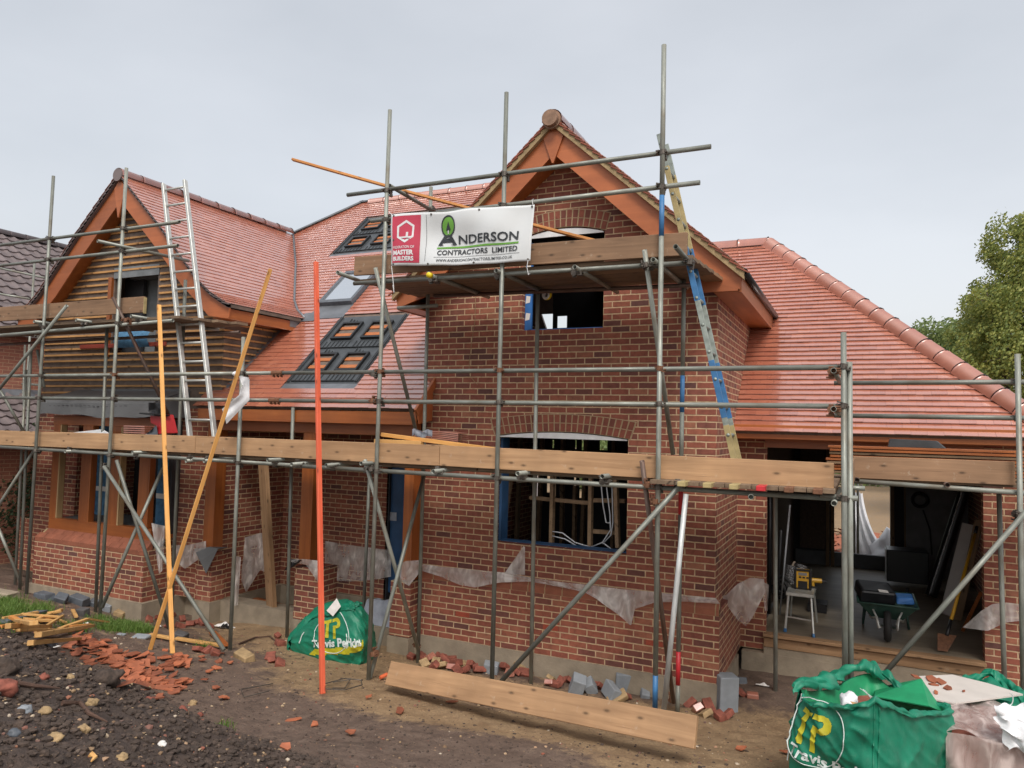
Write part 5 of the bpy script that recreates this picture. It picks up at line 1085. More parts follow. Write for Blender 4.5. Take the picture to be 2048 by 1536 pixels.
b = MB(); cloth_poly(b, ([(582, 1118), (568, 1142)], [(604, 1120), (590, 1132)]), -.26, .02, 6, 5); tag(b.build('packaging_film', 'black_plastic'), 'black and white packaging film caught beside the middle porch pier', 'packaging')
# ------------------------------------------------------------------ broken bricks, blocks, tiles on the ground
def chunk(name, mat, sx, sy, sz, j=.12, bev=.006):
    b = MB(); vs = []
    for z in (-1, 1):
        for x, y in ((-1, -1), (1, -1), (1, 1), (-1, 1)): vs.append((x*sx/2*(1+U(-j, j)), y*sy/2*(1+U(-j, j)), z*sz/2*(1+U(-j, j))))
    b.add(vs, [(0, 3, 2, 1), (4, 5, 6, 7), (0, 1, 5, 4), (1, 2, 6, 5), (2, 3, 7, 6), (3, 0, 4, 7)]); o = b.build(name, mat); bevel(o, bev, 2); return o
def scatter(name, mats, sizes, spots, labelf, cat, group, tilt=.5, j=.12, bev=.006, protos=4, lift=.35):
    P = [chunk(name, mats[k % len(mats)], *sizes[k % len(sizes)], j, bev) for k in range(protos)]; used = [False]*protos
    for i, (u, v) in enumerate(spots):
        k = i % protos
        if used[k]: o = P[k].copy(); COL.objects.link(o)
        else: o = P[k]; used[k] = True
        g = gpt(u, v); h = sizes[k % len(sizes)][2]
        o.rotation_euler = (U(-tilt, tilt), U(-tilt, tilt), U(0, 6.28)); o.location = g+Vector((0, 0, h*lift+U(0, .02))); s = U(.8, 1.2); o.scale = (s, s*U(.8, 1.1), s)
        tag(o, labelf, cat, group)
    for k in range(protos):
        if not used[k]: bpy.data.objects.remove(P[k])
bs = [(822+U(-8, 8), 1318), (842, 1318), (858, 1322), (872, 1328), (880, 1316), (893, 1326), (905, 1322), (912, 1332), (920, 1318), (928, 1330), (936, 1322), (944, 1336), (952, 1342), (960, 1345), (903, 1338), (884, 1336), (868, 1336), (1012, 1342), (1035, 1350), (1050, 1352), (1020, 1352), (1102, 1362), (1120, 1368), (1132, 1362), (1142, 1366), (1110, 1374), (1098, 1372), (848, 1332), (1062, 1344), (915, 1345), (930, 1345), (1380, 1412), (1395, 1424), (1412, 1432), (1440, 1440), (1455, 1434), (1480, 1392), (1418, 1422), (1216, 1385), (1235, 1395), (1290, 1388), (1250, 1400), (1190, 1370), (1200, 1378)]
scatter('broken_brick', ('broken_brick', 'broken_brick', 'ridge_clay', 'stone'), ((.12, .10, .065), (.15, .10, .065), (.10, .09, .06), (.13, .12, .05)), bs, 'broken red brick lying in the rubble along the foot of the brick wing', 'brick', 'broken bricks along the foot of the wing', .7, .16, .006, 6, .5)
scatter('broken_brick', ('broken_brick',), ((.13, .10, .065), (.10, .1, .06)), [(298, 1245), (312, 1240), (345, 1232), (365, 1242), (380, 1252), (395, 1248), (405, 1250), (335, 1255), (420, 1256), (360, 1255), (545, 1325), (540, 1318), (560, 1330), (415, 1305), (395, 1303), (430, 1310), (560, 1290), (555, 1275)], 'broken red brick on the soil by the left pier and bay', 'brick', 'broken bricks by the left pier', .6, .16)
for (u, v, s, lab, rot, mat) in [(1452, 1415, (.20, .22, .40), 'upright grey concrete block standing at the right corner of the wing', (0, .03, .5), 'block_grey'), (1155, 1385, (.16, .17, .20), 'grey block tilted on the rubble left of the scaffold pole', (.3, .3, .4), 'block_grey'),
        (1180, 1383, (.12, .16, .15), 'small grey block leaning on its tilted neighbour', (.4, -.5, .3), 'block_grey'), (1248, 1380, (.20, .2, .24), 'square grey block set against the footing by the scaffold pole', (.1, .05, .35), 'block_grey'), (1222, 1395, (.1, .25, .16), 'narrow grey block on edge between the two square blocks', (.2, .3, .8), 'block_grey'),
        (1290, 1392, (.1, .16, .08), 'small blue grey block lying behind the bright brace', (.3, .2, .4), 'block_grey'), (982, 1345, (.18, .12, .14), 'blue grey block lying behind the scaffold pole in the rubble', (.2, .1, .3), 'block_grey'), (1235, 1400, (.22, .12, .07), 'brown stone slab sloping before the square grey block', (.5, -.5, .5), 'stone'),
        (1038, 1345, (.16, .12, .12), 'rounded tan stone between the two wall piles', (.2, .3, .2), 'stone'), (1482, 1366, (.16, .12, .03), 'dark slate flake leaning in the corner by the garage step', (.9, .1, .3), 'slate_grey'), (1505, 1393, (.13, .09, .06), 'orange brick end lying right of the upright block', (.1, 0, .2), 'ridge_clay'),
        (88, 1198, (.25, .16, .1), 'flat dark grey slab at the foot of the bay base', (0, .05, .1), 'slate_grey'), (122, 1205, (.16, .15, .13), 'cut blue grey block beside the flat slab', (.5, .3, .7), 'slate_grey'), (158, 1208, (.26, .16, .13), 'large blue grey block before the bay base', (.1, .2, .2), 'slate_grey'), (162, 1196, (.14, .1, .05), 'small flat grey block on top of the large one', (0, .1, .2), 'block_grey'), (188, 1212, (.14, .12, .1), 'dark blue block left of the scaffold foot', (.3, .2, .3), 'slate_grey'),
        (212, 1220, (.17, .12, .1), 'pale grey block behind the scaffold foot by the bay', (.1, .1, .5), 'block_grey'), (240, 1232, (.16, .12, .09), 'brown stone block at the corner of the bay base', (.1, .2, .3), 'stone'), (8, 1195, (.35, .2, .1), 'pale concrete lump at the left edge of the grass', (0, .1, .2), 'concrete'),
        (282, 1275, (.20, .11, .03), 'flat pale grey slate piece at the grass edge', (.2, 0, .3), 'block_grey'), (243, 1269, (.1, .06, .02), 'small pale slate piece left of the flat one on the grass edge', (.1, 0, .2), 'block_grey'), (362, 1278, (.16, .13, .1), 'dark earth covered clod beside the upright batten foot', (.1, .1, .2), 'stone_dark'), (488, 1318, (.28, .14, .12), 'half buried pale stone right of the third standard foot', (.1, .1, -.2), 'stone'),
        (165, 1232, (.14, .12, .12), 'black clod with root by the timber offcuts', (.1, .1, .2), 'stone_dark')]:
    o = chunk('concrete_block' if 'block' in lab else 'stone', mat, *s, .05 if 'block' in lab else .2, .012); g = gpt(u, v); o.rotation_euler = rot; o.location = g+Vector((0, 0, s[2]*.42 if 'half buried' not in lab else .02)); tag(o, lab, 'block' if 'block' in lab else 'stone')
# broken tiles
random.seed(21)
def flake(mat):
    b = MB(); n = random.choice((4, 4, 5, 5)); rr = [(U(.06, .12)*math.cos(6.283*k/n+U(-.3, .3)), U(.045, .08)*math.sin(6.283*k/n+U(-.3, .3))) for k in range(n)]
    b.add([(x, y, 0) for x, y in rr]+[(x, y, .012) for x, y in rr], [tuple(range(n))[::-1], tuple(range(n, 2*n))]+[(i, (i+1) % n, (i+1) % n+n, i+n) for i in range(n)]); return b.build('broken_tile', mat)
FP = [flake('broken_tile') for _ in range(9)]
for o in FP: o.data.transform(Matrix.Diagonal((.8, .8, .85, 1))); FU = [0]*9
def putflake(u, v, label, group, tilt=.3, sc=1, wood=False):
    k = random.randrange(9); g = gpt(u, v)
    if FU[k]: o = FP[k].copy(); COL.objects.link(o)
    else: o = FP[k]; FU[k] = 1
    o.location = g+Vector((0, 0, .002+U(0, .028))); o.rotation_euler = (U(-tilt, tilt), U(-tilt, tilt), U(0, 6.28)); s = sc*U(.7, 1.25); o.scale = (s, s, 1); tag(o, label, 'tile', group)
for i in range(160):
    t = rnd(); cu, cv = 150+t*190, 1290+t*82+(t-.5)*10; w = 20+30*math.sin(math.pi*min(1, t*1.1)); putflake(cu+random.gauss(0, 26), cv+random.gauss(0, 13)*(.6+.6*math.sin(math.pi*t)), 'broken orange roof tile in the dense spread behind the earth heap', 'dense spread of broken tiles', .35, 1.15)
for i in range(14): putflake(325+U(0, 60), 1320+U(-6, 14), 'broken orange tile in the small cluster below the upright batten', 'tile cluster below the batten', .2, 1.2)
for i in range(34): putflake(270+U(0, 190), 1300+U(0, 100), 'single orange tile fragment scattered on the bare soil', 'scattered tile fragments', .2, .75)
for u, v in ((738, 1398), (948, 1395), (903, 1405), (800, 1425), (590, 1440), (1480, 1500), (1575, 1508), (630, 1452), (700, 1470), (570, 1500), (960, 1410)): putflake(u, v, 'single orange tile fragment scattered on the bare soil', 'scattered tile fragments', .2, .8)
# timber offcuts pile
random.seed(5)
oc = [((0, 1258), (115, 1245)), ((30, 1262), (122, 1232)), ((15, 1268), (100, 1262)), ((42, 1240), (118, 1250)), ((50, 1255), (95, 1278)), ((70, 1282), (125, 1250)), ((20, 1252), (80, 1282)), ((88, 1275), (172, 1262)), ((35, 1272), (130, 1270)), ((5, 1246), (75, 1238)), ((95, 1238), (120, 1240)), ((75, 1290), (185, 1272)), ((140, 1270), (180, 1268)), ((30, 1258), (65, 1290)), ((118, 1245), (132, 1252)), ((60, 1300), (160, 1285)), ((145, 1228), (152, 1242)), ((45, 1250), (110, 1256))]
for i, (a, c) in enumerate(oc):
    p, q = gpt(*a), gpt(*c); z = .03+.014*(i % 7); o = beam_obj('timber_offcut', p+Vector((0, 0, z)), q+Vector((0, 0, z+U(0, .04))), U(.03, .05), U(.022, .04), 'offcut' if i % 6 else 'orange_batten'); tag(o, 'yellow sawn timber offcut in the pile on the grass at left', 'timber', 'pile of timber offcuts')
p = [gpt(u, v)+Vector((0, 0, h)) for u, v, h in ((90, 1278, .05), (130, 1268, .09), (175, 1255, .11), (216, 1252, .05))]
b = MB(); [b.beam(p[i], p[i+1], .05, .022) for i in range(3)]; tag(b.build('timber_offcut', 'offcut'), 'long bowed yellow offcut reaching right out of the timber pile', 'timber')
for a, c, l, m in (((0, 1250), (82, 1230), 'dark grey board lying over the timber pile at the left', 'slate_grey'), ((300, 1275), (345, 1285), 'wet yellow batten on the soil behind the upright batten', 'offcut'), ((352, 1282), (440, 1298), 'yellow batten lying on the soil from the upright batten to the brace foot', 'offcut'), ((425, 1270), (450, 1298), 'short orange timber pad under the bright brace foot', 'stained')):
    p, q = gpt(*a), gpt(*c); tag(beam_obj('timber_batten' if 'batten' in l else 'timber_pad' if 'pad' in l else 'board', p+Vector((0, 0, .04)), q+Vector((0, 0, .05)), .09 if 'pad' in l else .06 if m != 'slate_grey' else .16, .03, m), l, 'timber')
# wrappers, rags on the ground
for u, v, l, s in ((98, 1293, 'black and white packet lying on the tile heap', .13), (450, 1255, 'white and black wrapping strip on the porch soil', .16), (295, 1232, 'crumpled white scrap at the foot of the bay', .05), (318, 1254, 'small white scrap left of the upright batten', .04), (175, 1250, 'white rag scraps beside the scaffold foot', .06), (760, 1245, 'silver grey plastic bag behind the green bag', .26), (1525, 1372, 'white paper strips by the garage step', .07)):
    g = gpt(u, v) if 'silver' not in l else atY(768, 1250, .15); b = MB(); ph = U(0, 9)
    b.grid(lambda a, c: g+Vector(((a-.5)*2.2*s, (c-.5)*s*(.6 if s < .2 else 1), .02+s*.35*abs(vnoise(a*3+ph, c*3, ph))*2*math.sin(math.pi*a)*math.sin(math.pi*c)+(.3*math.sin(math.pi*c) if s > .2 else 0))), 14, 10)
    e = b.build('plastic_bag' if s > .2 else 'litter', 'bag_grey' if s > .2 else 'white_paper', None, True); tag(e, l, 'litter' if s < .2 else 'bag')
    if 'black' in l:
        b2 = MB(); b2.grid(lambda a, c: g+Vector(((a-.2)*1.1*s, (c-.7)*s*.8, .028+s*.35*abs(vnoise(a*3+ph, c*3, ph+2))*2*math.sin(math.pi*a))), 10, 6); b2.build('dark_print', 'black_plastic', e, True)
# steel rods bent on the soil
for pts, l in (([(545, 1370), (482, 1385), (488, 1396), (538, 1388)], 'bent black steel rod lying on the dark soil'), ([(640, 1372), (690, 1363), (722, 1364), (724, 1376), (690, 1382), (650, 1385), (636, 1380)], 'bent black steel stirrup at the foot of the red batten'), ([(665, 1368), (700, 1366), (690, 1380), (665, 1384)], 'small twisted rebar tie inside the bent stirrup')):
    b = MB(); b.path([gpt(u, v, .02+.02*(i % 2)) for i, (u, v) in enumerate(pts)], .006, 6); tag(b.build('steel_rod', 'coupler_steel'), l, 'rod')
for pts, l in (([(35, 1362), (70, 1378), (120, 1380)], 'thin brown root on the top of the earth heap'), ([(125, 1398), (160, 1412), (178, 1432), (215, 1448)], 'thick brown root across the earth heap'), ([(255, 1368), (300, 1380), (345, 1402)], 'straight dark root at the edge of the earth heap'), ([(478, 1290), (510, 1278), (540, 1275), (560, 1292)], 'thin brown twig on the porch soil'), ([(180, 1508), (190, 1515), (182, 1530)], 'pale curled root at the bottom of the heap')):
    b = MB(); P_ = [gpt(u, v, .02) for u, v in pts]; b.path(P_, [.014]+[.012]*(len(P_)-2)+[.004], 7); tag(b.build('root', 'root' if 'pale' not in l else 'offcut'), l, 'root')
b = MB(); g = gpt(761, 1360, .03); b.tube(g, g+Vector((.02, .09, .01)), .022, 12); tag(b.build('pipe_end', 'pvc_orange'), 'small orange pipe end lying left of the long plank', 'pipe')
# larger stones on the heap
import bmesh
def rock(name, mat, r, seed, flat=.7):
    bm = bmesh.new(); bmesh.ops.create_icosphere(bm, subdivisions=3, radius=r)
    for v in bm.verts: n = v.co.normalized(); v.co = v.co*(1+.45*vnoise(n.x*1.3+seed, n.y*1.3, n.z*1.3)+.22*vnoise(n.x*3.2+seed, n.y*3.2, n.z*3.2)+.08*vnoise(n.x*9+seed, n.y*9, n.z*9)); v.co.z *= flat
    me = bpy.data.meshes.new(name); bm.to_mesh(me); bm.free(); me.materials.append(MAT[mat]); me.polygons.foreach_set('use_smooth', [True]*len(me.polygons)); o = bpy.data.objects.new(name, me); COL.objects.link(o); return o
for u, v, r, l, m in ((108, 1478, .062, 'big tan flint stone on the front of the earth heap', 'stone'), (28, 1468, .045, 'round blue grey pebble at the left of the heap', 'slate_grey'), (50, 1425, .055, 'split grey and white flint on the heap', 'block_grey'), (165, 1455, .05, 'angular tan stone right of the big flint', 'stone'), (215, 1365, .13, 'large earth covered lump at the crest of the heap', 'clod'), (8, 1340, .12, 'dark earth lump at the left edge of the heap', 'clod'), (88, 1353, .045, 'small red brick lump high on the heap', 'broken_brick'), (140, 1357, .04, 'pale pebble near the crest of the heap', 'stone'), (298, 1378, .04, 'pale flint on the crest beside the dark root', 'stone'),
                      (385, 1408, .06, 'flat yellowish stone on the soil right of the heap', 'stone'), (365, 1422, .06, 'red brick lump at the right foot of the heap', 'broken_brick'), (185, 1400, .05, 'brown stone in the middle of the heap', 'stone'), (245, 1512, .04, 'pale cream flint at the bottom of the heap', 'stone'), (325, 1488, .035, 'white pebble lower right on the heap', 'white_paper'), (90, 1422, .05, 'brown flint above the big tan stone', 'stone'), (400, 1430, .04, 'small red brick chip beyond the heap foot', 'broken_brick'), (300, 1402, .05, 'red brick chip next to the dark root', 'broken_brick'), (5, 1378, .1, 'pink brick slab half buried at the left edge', 'broken_brick'), (130, 1268, .0, '', '')):
    r *= .62
    if r: o = rock('stone', m, r, u*.13, .75); o.location = gpt(u, v, r*.35); o.rotation_euler = (0, 0, u); tag(o, l, 'stone')
# fine gravel and earth crumbs: nobody could count them
random.seed(11); ico = bmesh.new(); bmesh.ops.create_icosphere(ico, subdivisions=1, radius=1); IV = [tuple(v.co) for v in ico.verts]; IF = [tuple(v.index for v in f.verts) for f in ico.faces]; ico.free()
def crumbs(n, pick, smin, smax, name, mat, label, pw=2.5):
    V = []; F = []
    for _ in range(n):
        q = pick()
        if q is None: continue
        x, y = q; r = smin+(smax-smin)*rnd()**pw; sx, sy, sz = r*U(.7, 1.4), r*U(.7, 1.3), r*U(.4, .9); a = U(0, 6.28); ca, sa = math.cos(a), math.sin(a); z = G(x, y)+sz*.25; b0 = len(V)
        for vx, vy, vz in IV: k = U(.75, 1.2); X_, Y_ = vx*sx*k, vy*sy*k; V.append((x+X_*ca-Y_*sa, y+X_*sa+Y_*ca, z+vz*sz*k))
        F += [tuple(b0+i for i in f) for f in IF]
    me = bpy.data.meshes.new(name); me.from_pydata(V, [], F); me.materials.append(MAT[mat]); o = bpy.data.objects.new(name, me); COL.objects.link(o); return tag(o, label, None, None, 'stuff')
def pk_all():
    x, y = U(-9, 3.5), U(-6.6, 0.0)
    return (x, y) if y < -.3-0*x else None
crumbs(7500, pk_all, .003, .017, 'gravel', 'debris', 'fine gravel and chips scattered over the site soil')
def pk_heap():
    x, y = U(-6.5, -.6), U(-6.9, -4.4); return (x, y) if heapness(x, y) > .12 else None
crumbs(7500, pk_heap, .003, .020, 'heap_gravel', 'debris', 'stones and chips mixed into the earth heap', 3)
crumbs(16000, pk_heap, .004, .028, 'earth_clods', 'clod', 'crumbly dark clods of the earth heap', 2)
def pk_mid():
    x, y = U(-6, 1), U(-4.4, -2.4); return (x, y)
crumbs(1500, pk_mid, .004, .016, 'soil_crumbs', 'clod', 'dark crumbs on the trodden soil', 2.5)
# grass tufts
random.seed(3); V = []; F = []
def blade(x, y, h):
    z = G(x, y)-.01; a = U(0, 6.28); w = .004; dx, dy = math.cos(a), math.sin(a); lean = U(.1, .8)*h; c = U(0, 6.28); lx, ly = math.cos(c)*lean, math.sin(c)*lean; b0 = len(V)
    V.extend([(x-dx*w, y-dy*w, z), (x+dx*w, y+dy*w, z), (x+lx*.35+dx*w*.8, y+ly*.35+dy*w*.8, z+h*.6), (x+lx*.35-dx*w*.8, y+ly*.35-dy*w*.8, z+h*.6), (x+lx, y+ly, z+h)]); F.extend([(b0, b0+1, b0+2, b0+3), (b0+3, b0+2, b0+4)])
def gp(u, v): g = gpt(u, v); return g.x, g.y
for (u0, v0, su, sv, n) in ((20, 1222, 30, 14, 2600), (80, 1222, 18, 9, 900), (245, 1255, 26, 7, 2200), (285, 1262, 14, 5, 500), (150, 1255, 25, 6, 350), (410, 1295, 12, 4, 160), (10, 1205, 15, 4, 500), (450, 1455, 12, 6, 60), (200, 1240, 20, 5, 260)):
    cx, cy = gp(u0, v0); ex, ey = gp(u0+su, v0); fx, fy = gp(u0, v0-sv)
    for _ in range(n): s, t = random.gauss(0, .8), random.gauss(0, .8); blade(cx+s*(ex-cx)+t*(fx-cx), cy+s*(ey-cy)+t*(fy-cy), U(.03, .11))
me = bpy.data.meshes.new('grass'); me.from_pydata(V, [], F); me.materials.append(MAT['grass_blade']); o = bpy.data.objects.new('grass', me); COL.objects.link(o); tag(o, 'patches of rough green grass by the bay and the timber pile', None, None, 'stuff')
# ------------------------------------------------------------------ green builders bags
def softbox(b, P, nu, nv): b.grid(P, nu, nv)
def bag_surface(c0, hx, hy, H, ang, bulge, sag, seed, topf=None):
    """closed soft box; returns P(a, c): a round the four sides 0..1, c from bottom to top"""
    ca, sa = math.cos(ang), math.sin(ang)
    def P(a, c, h=0):
        t = (a % 1)*4; k = int(t); f = t-k; cr = [(-1, -1), (1, -1), (1, 1), (-1, 1), (-1, -1)]
        x = cr[k][0]*(1-f)+cr[k+1][0]*f; y = cr[k][1]*(1-f)+cr[k+1][1]*f; r = math.hypot(x, y); rnd_ = (1.13/r)**.45
        bul = 1+bulge*math.sin(math.pi*min(1, c*1.02))+h; w = .05*vnoise(a*9+seed, c*2.2, seed)+.03*vnoise(a*22, c*5, seed)+.018*abs(vnoise(a*40, c*9, seed))
        x *= rnd_*bul+w; y *= rnd_*bul+w
        tz = topf(a) if topf else 0; z = c*(H+tz)-sag*c*(.5+.5*vnoise(a*4, 0, seed))
        return Vector((c0[0]+hx*(x*ca)-hy*(y*sa), c0[1]+hx*(x*sa)+hy*(y*ca), c0[2]+z))
    return P
# front bag, near the camera at the right
fb_ = Vector((1.60, -2.45, .42)); ang = math.atan2(.95, -.62)
cF, cL, cR = atD(1752, 1440, 4.75), atD(1558, 1395, 5.25), atD(1925, 1430, 5.4)
cB = cL+cR-cF
for p in (cF, cL, cR, cB): pass
def quadbag(corners, zb, tops, seed, amp, bul, sag=.10, neck=None, flat0=False):
    cs = [Vector((p.x, p.y, 0)) for p in corners]; cen = sum(cs, Vector())/4
    def crease(a, c, s_): v = vnoise(a*6.5+s_, c*1.7-a*2.2, s_); return -abs(v)**.6
    def P(a, c, h=0):
        t = (a % 1)*4; k = int(t) % 4; f = t-int(t); p = cs[k]*(1-f)+cs[(k+1) % 4]*f; d = p-cen
        e = abs(2*f-1); rr = 1-.12*e**5+bul*math.sin(math.pi*min(1, c))*(.5+.5*(1-e))
        if neck: rr *= neck(c)
        A4 = a*4
        w = amp*(1.1*vnoise(A4*1.5+seed, c*1.6, seed)+.8*crease(A4*.33, c, seed+2)+.5*crease(A4*.8+c*.9, c*2.2, seed+5)+.25*vnoise(A4*5, c*6, seed+7))
        tt = tops[k]*(1-f)+tops[(k+1) % 4]*f-sag*math.sin(math.pi*f)+.03*vnoise(a*11, 2, seed)
        q = cen+d*(rr+w*1.4); q = q+d.normalized()*h; z = zb+(tt-zb)*c; return Vector((q.x, q.y, z+.03*vnoise(A4*2, c*3, seed+9)*c))
    return P
def roll(P, a0, a1, R, seed, n=70, m=12, lift=0):
    b = MB()
    def Q(u, v):
        a = a0+(a1-a0)*u; p = P(a, 1); o = (P(a, 1, .05)-p).normalized(); th = -.6+4.4*v; env = min(1, 6*u, 6*(1-u))
        r = R*(.3+.7*env)*(1+.9*vnoise(a*18, v*1.5, seed)+.6*vnoise(a*50, v*2, seed)-.9*abs(vnoise(a*26+v*2.5, v*2, seed)))
        return p+o*(r*math.cos(th)*1.2)+Vector((0, 0, r*math.sin(th)*.8+lift*env))
    b.grid(Q, n*3, m*2); return b
tl, tf, trr, tb = atD(1600, 1388, 5.25).z, atD(1745, 1415, 4.75).z, atD(1880, 1405, 5.4).z, atD(1760, 1350, 5.9).z
zb = G(cF.x, cF.y)-.03
PF = quadbag([cL, cF, cR, cB], zb, [tl+.03, tf+.02, trr-.03, tb+.02], 8, .085, .06, .07)
fbag = empty('bulk_bag', (cF.x, cF.y, zb), 'open green builders bag full of rubble, nearest at the lower right', 'bag')
b = MB(); b.grid(lambda a, c: PF(a, c), 220, 70); b.build('body', 'bag_green', fbag, True)
b = MB(); b.grid(lambda a, c: PF(a, 1-.35*c, -.015-.10*c), 120, 8); b.build('lining', 'bag_green_inner', fbag, True)
roll(PF, .62, 1.02, .065, 3, lift=.05).build('rolled_rim', 'bag_green', fbag, True); roll(PF, .02, .62, .03, 5, 90, 9).build('rolled_rim', 'bag_green', fbag, True)
b = MB(); c1, c2, c3 = atD(1748, 1392, 5.6), atD(1843, 1357, 5.75), atD(1858, 1412, 5.35); c4 = atD(1752, 1375, 5.9)
b.add([c1, c3, c2, c4], [(0, 1, 2, 3)]); b.add([c3, atD(1888, 1425, 5.45), c2], [(0, 1, 2)]); o = b.build('inner_flap', 'bag_green_inner', fbag); o.modifiers.new('s', 'SOLIDIFY').thickness = .008
def fill(a, c): p = PF(a, .80, -.05); cen_ = (cL+cR+cF+cB)/4; return Vector((p.x+(cen_.x-p.x)*c, p.y+(cen_.y-p.y)*c, p.z+.03*vnoise(a*9, c*4)))
b = MB(); b.grid(fill, 60, 10); b.build('contents', 'broken_brick', fbag, True)
def onbag(P, a0, c0, sx, sy, rot=0, h=.004):
    cr, sr = math.cos(rot), math.sin(rot); return lambda x, y: P(a0+(x*cr-y*sr)*sx, c0+(x*sr+y*cr)*sy, h)
tp_t = [(.0, .26), (.26, .26), (.26, .18), (.175, .18), (.175, -.26), (.085, -.26), (.085, .18), (.0, .18)]
tp_p = [(.29, .26), (.42, .26)]+[(.42+.125*math.cos(t), .135+.125*math.sin(t)) for t in np.linspace(1.3, -1.3, 12)]+[(.42, .01), (.38, .01), (.38, -.30), (.30, -.30), (.30, .085), (.40, .085)]+[(.40+.05*math.cos(t), .135+.05*math.sin(t)) for t in np.linspace(-1.3, 1.3, 6)]+[(.40, .185), (.29, .185)]
def dense(loops, step=.04):
    out = []
    for l in loops:
        r = []
        for i in range(len(l)):
            p, q = l[i], l[(i+1) % len(l)]; n = max(1, int(math.hypot(q[0]-p[0], q[1]-p[1])/step)); r += [(p[0]+(q[0]-p[0])*k/n, p[1]+(q[1]-p[1])*k/n) for k in range(n)]
        out.append(r)
    return out
def gridclip(loop, step=.03):
    """cover a polygon with small cells so that it can follow a wrinkled surface"""
    xs_ = [p[0] for p in loop]; ys_ = [p[1] for p in loop]; V = []; F = []; idx = {}
    def inside(x, y):
        c = False; n = len(loop)
        for i in range(n):
            x0, y0 = loop[i]; x1, y1 = loop[(i+1) % n]
            if (y0 > y) != (y1 > y) and x < (x1-x0)*(y-y0)/(y1-y0)+x0: c = not c
        return c
    nx_ = int((max(xs_)-min(xs_))/step)+1; ny_ = int((max(ys_)-min(ys_))/step)+1
    for j in range(ny_):
        for i in range(nx_):
            x, y = min(xs_)+i*step, min(ys_)+j*step
            if inside(x+step/2, y+step/2):
                f = []
                for dx, dy in ((0, 0), (1, 0), (1, 1), (0, 1)):
                    k = (i+dx, j+dy)
                    if k not in idx: idx[k] = len(V); V.append((min(xs_)+k[0]*step, min(ys_)+k[1]*step))
                    f.append(idx[k])
                F.append(tuple(f))
    return V, F
def put(name, mat, parent, vf, f): b = MB(); decal(b, vf[0], vf[1], f); return b.build(name, mat, parent, True)
# side a in 0..0.25 runs from cL to cF: the printed face
Wd = (cF-cL).length; sx = .25/Wd; sy = 1/(tf-zb)
f0 = onbag(PF, .035, .76, sx*.52, sy*.52, -.12, .007)
put('emblem', 'bag_yellow', fbag, gridclip(tp_t, .012), f0); put('emblem', 'bag_yellow', fbag, gridclip(tp_p, .012), f0)
ring = [(.27+.46*math.cos(t), .0+.52*math.sin(t)) for t in np.linspace(0, 2*math.pi, 90)]; b = MB(); b.path([f0(x, y) for x, y in ring], .0035, 5); b.build('ring_print', 'bag_white', fbag)
vs, fs = text_mesh('Travis Perkins', .135, .004); put('lettering', 'bag_white', fbag, (vs, fs), onbag(PF, .030, .47, sx*.80, sy*.85, -.10, .008))
for a in (.245, .26): b = MB(); b.path([PF(a+.002*math.sin(c*9), c, .004) for c in np.linspace(.02, .98, 60)], .005, 5); b.build('seam', 'bag_green', fbag)
for pts in (((1722, 1378), (1760, 1405), (1782, 1412)), ((1728, 1380), (1745, 1400), (1765, 1418))): b = MB(); P_ = [atD(u, v, 5.0) for u, v in pts]; [b.beam(P_[i], P_[i+1], .03, .004) for i in range(len(P_)-1)]; b.build('strap', 'bag_white', fbag)
b = MB(); b.path([PF(.012+.003*math.sin(c*12), c, .012) for c in np.linspace(.98, .35, 24)], .005, 5); b.build('strap', 'bag_white', fbag)
o = rock('rubble_sack', 'white_cloth', .075, 3.3, .8); o.location = atD(1700, 1402, 5.15); o.scale = (.8, 1.3, .9); tag(o, 'white sack lying in the mouth of the near green bag', 'sack')
b = MB(); q = [atD(1700, 1402, 5.05), atD(1765, 1418, 4.95), atD(1772, 1428, 4.9), atD(1722, 1432, 4.9)]; b.add(q, [(0, 1, 2, 3)]); b.add([x+Vector((0, 0, -.02)) for x in q], [(3, 2, 1, 0)]); o = b.build('cardboard', 'cardboard'); tag(o, 'brown cardboard piece in the mouth of the near green bag', 'cardboard')
# second bag behind it with a board on top, and a clear wrapped brick pack
bb_ = [atD(1790, 1375, 6.3), atD(1900, 1440, 5.6), atD(2110, 1420, 5.9), atD(1990, 1350, 6.8)]
zt2 = atD(1900, 1400, 6.0).z-.02; g2 = G(1.9, -2.0)
P2 = quadbag(bb_, g2, [zt2-.02, zt2-.05, zt2-.03, zt2+.0], 5, .03, .05)
bag2 = empty('bulk_bag', (bb_[1].x, bb_[1].y, g2), 'low green builders bag under the pale plasterboard sheet', 'bag')
b = MB(); b.grid(lambda a, c: P2(a, c), 110, 20); b.build('body', 'bag_green', bag2, True)
b = MB(); cen2 = sum(bb_, Vector())/4; b.grid(lambda a, c: P2(a, 1)*(1-c)+Vector((cen2.x, cen2.y, zt2+.02))*c+Vector((0, 0, .03*vnoise(a*9, c*5))), 80, 8); b.build('top_flap', 'bag_green', bag2, True)
roll(P2, .55, 1.05, .06, 12, lift=.03).build('rolled_edge', 'bag_green', bag2, True); roll(P2, .2, .55, .055, 14, lift=.02).build('rolled_edge', 'bag_green', bag2, True)
b = MB(); b.path([atD(2020+6*math.cos(t), 1398+12*math.sin(t), 5.5) for t in np.linspace(-1.6, 1.6, 10)], .004, 5); b.build('ring_print', 'bag_white', bag2)
pbq = [atD(1846, 1352, 6.55), atD(1872, 1398, 5.75), atD(1912, 1408, 5.62), atD(2045, 1386, 5.85), atD(2030, 1378, 6.05), atD(1905, 1350, 6.7)]
zz = sum(p.z for p in pbq)/6
def onz(u, v, z): return atZ(u, v, z)
pbq = [atZ(u, v, zz) for u, v in ((1838, 1352), (1868, 1398), (1912, 1406), (2046, 1388), (1975, 1366), (1905, 1349))]
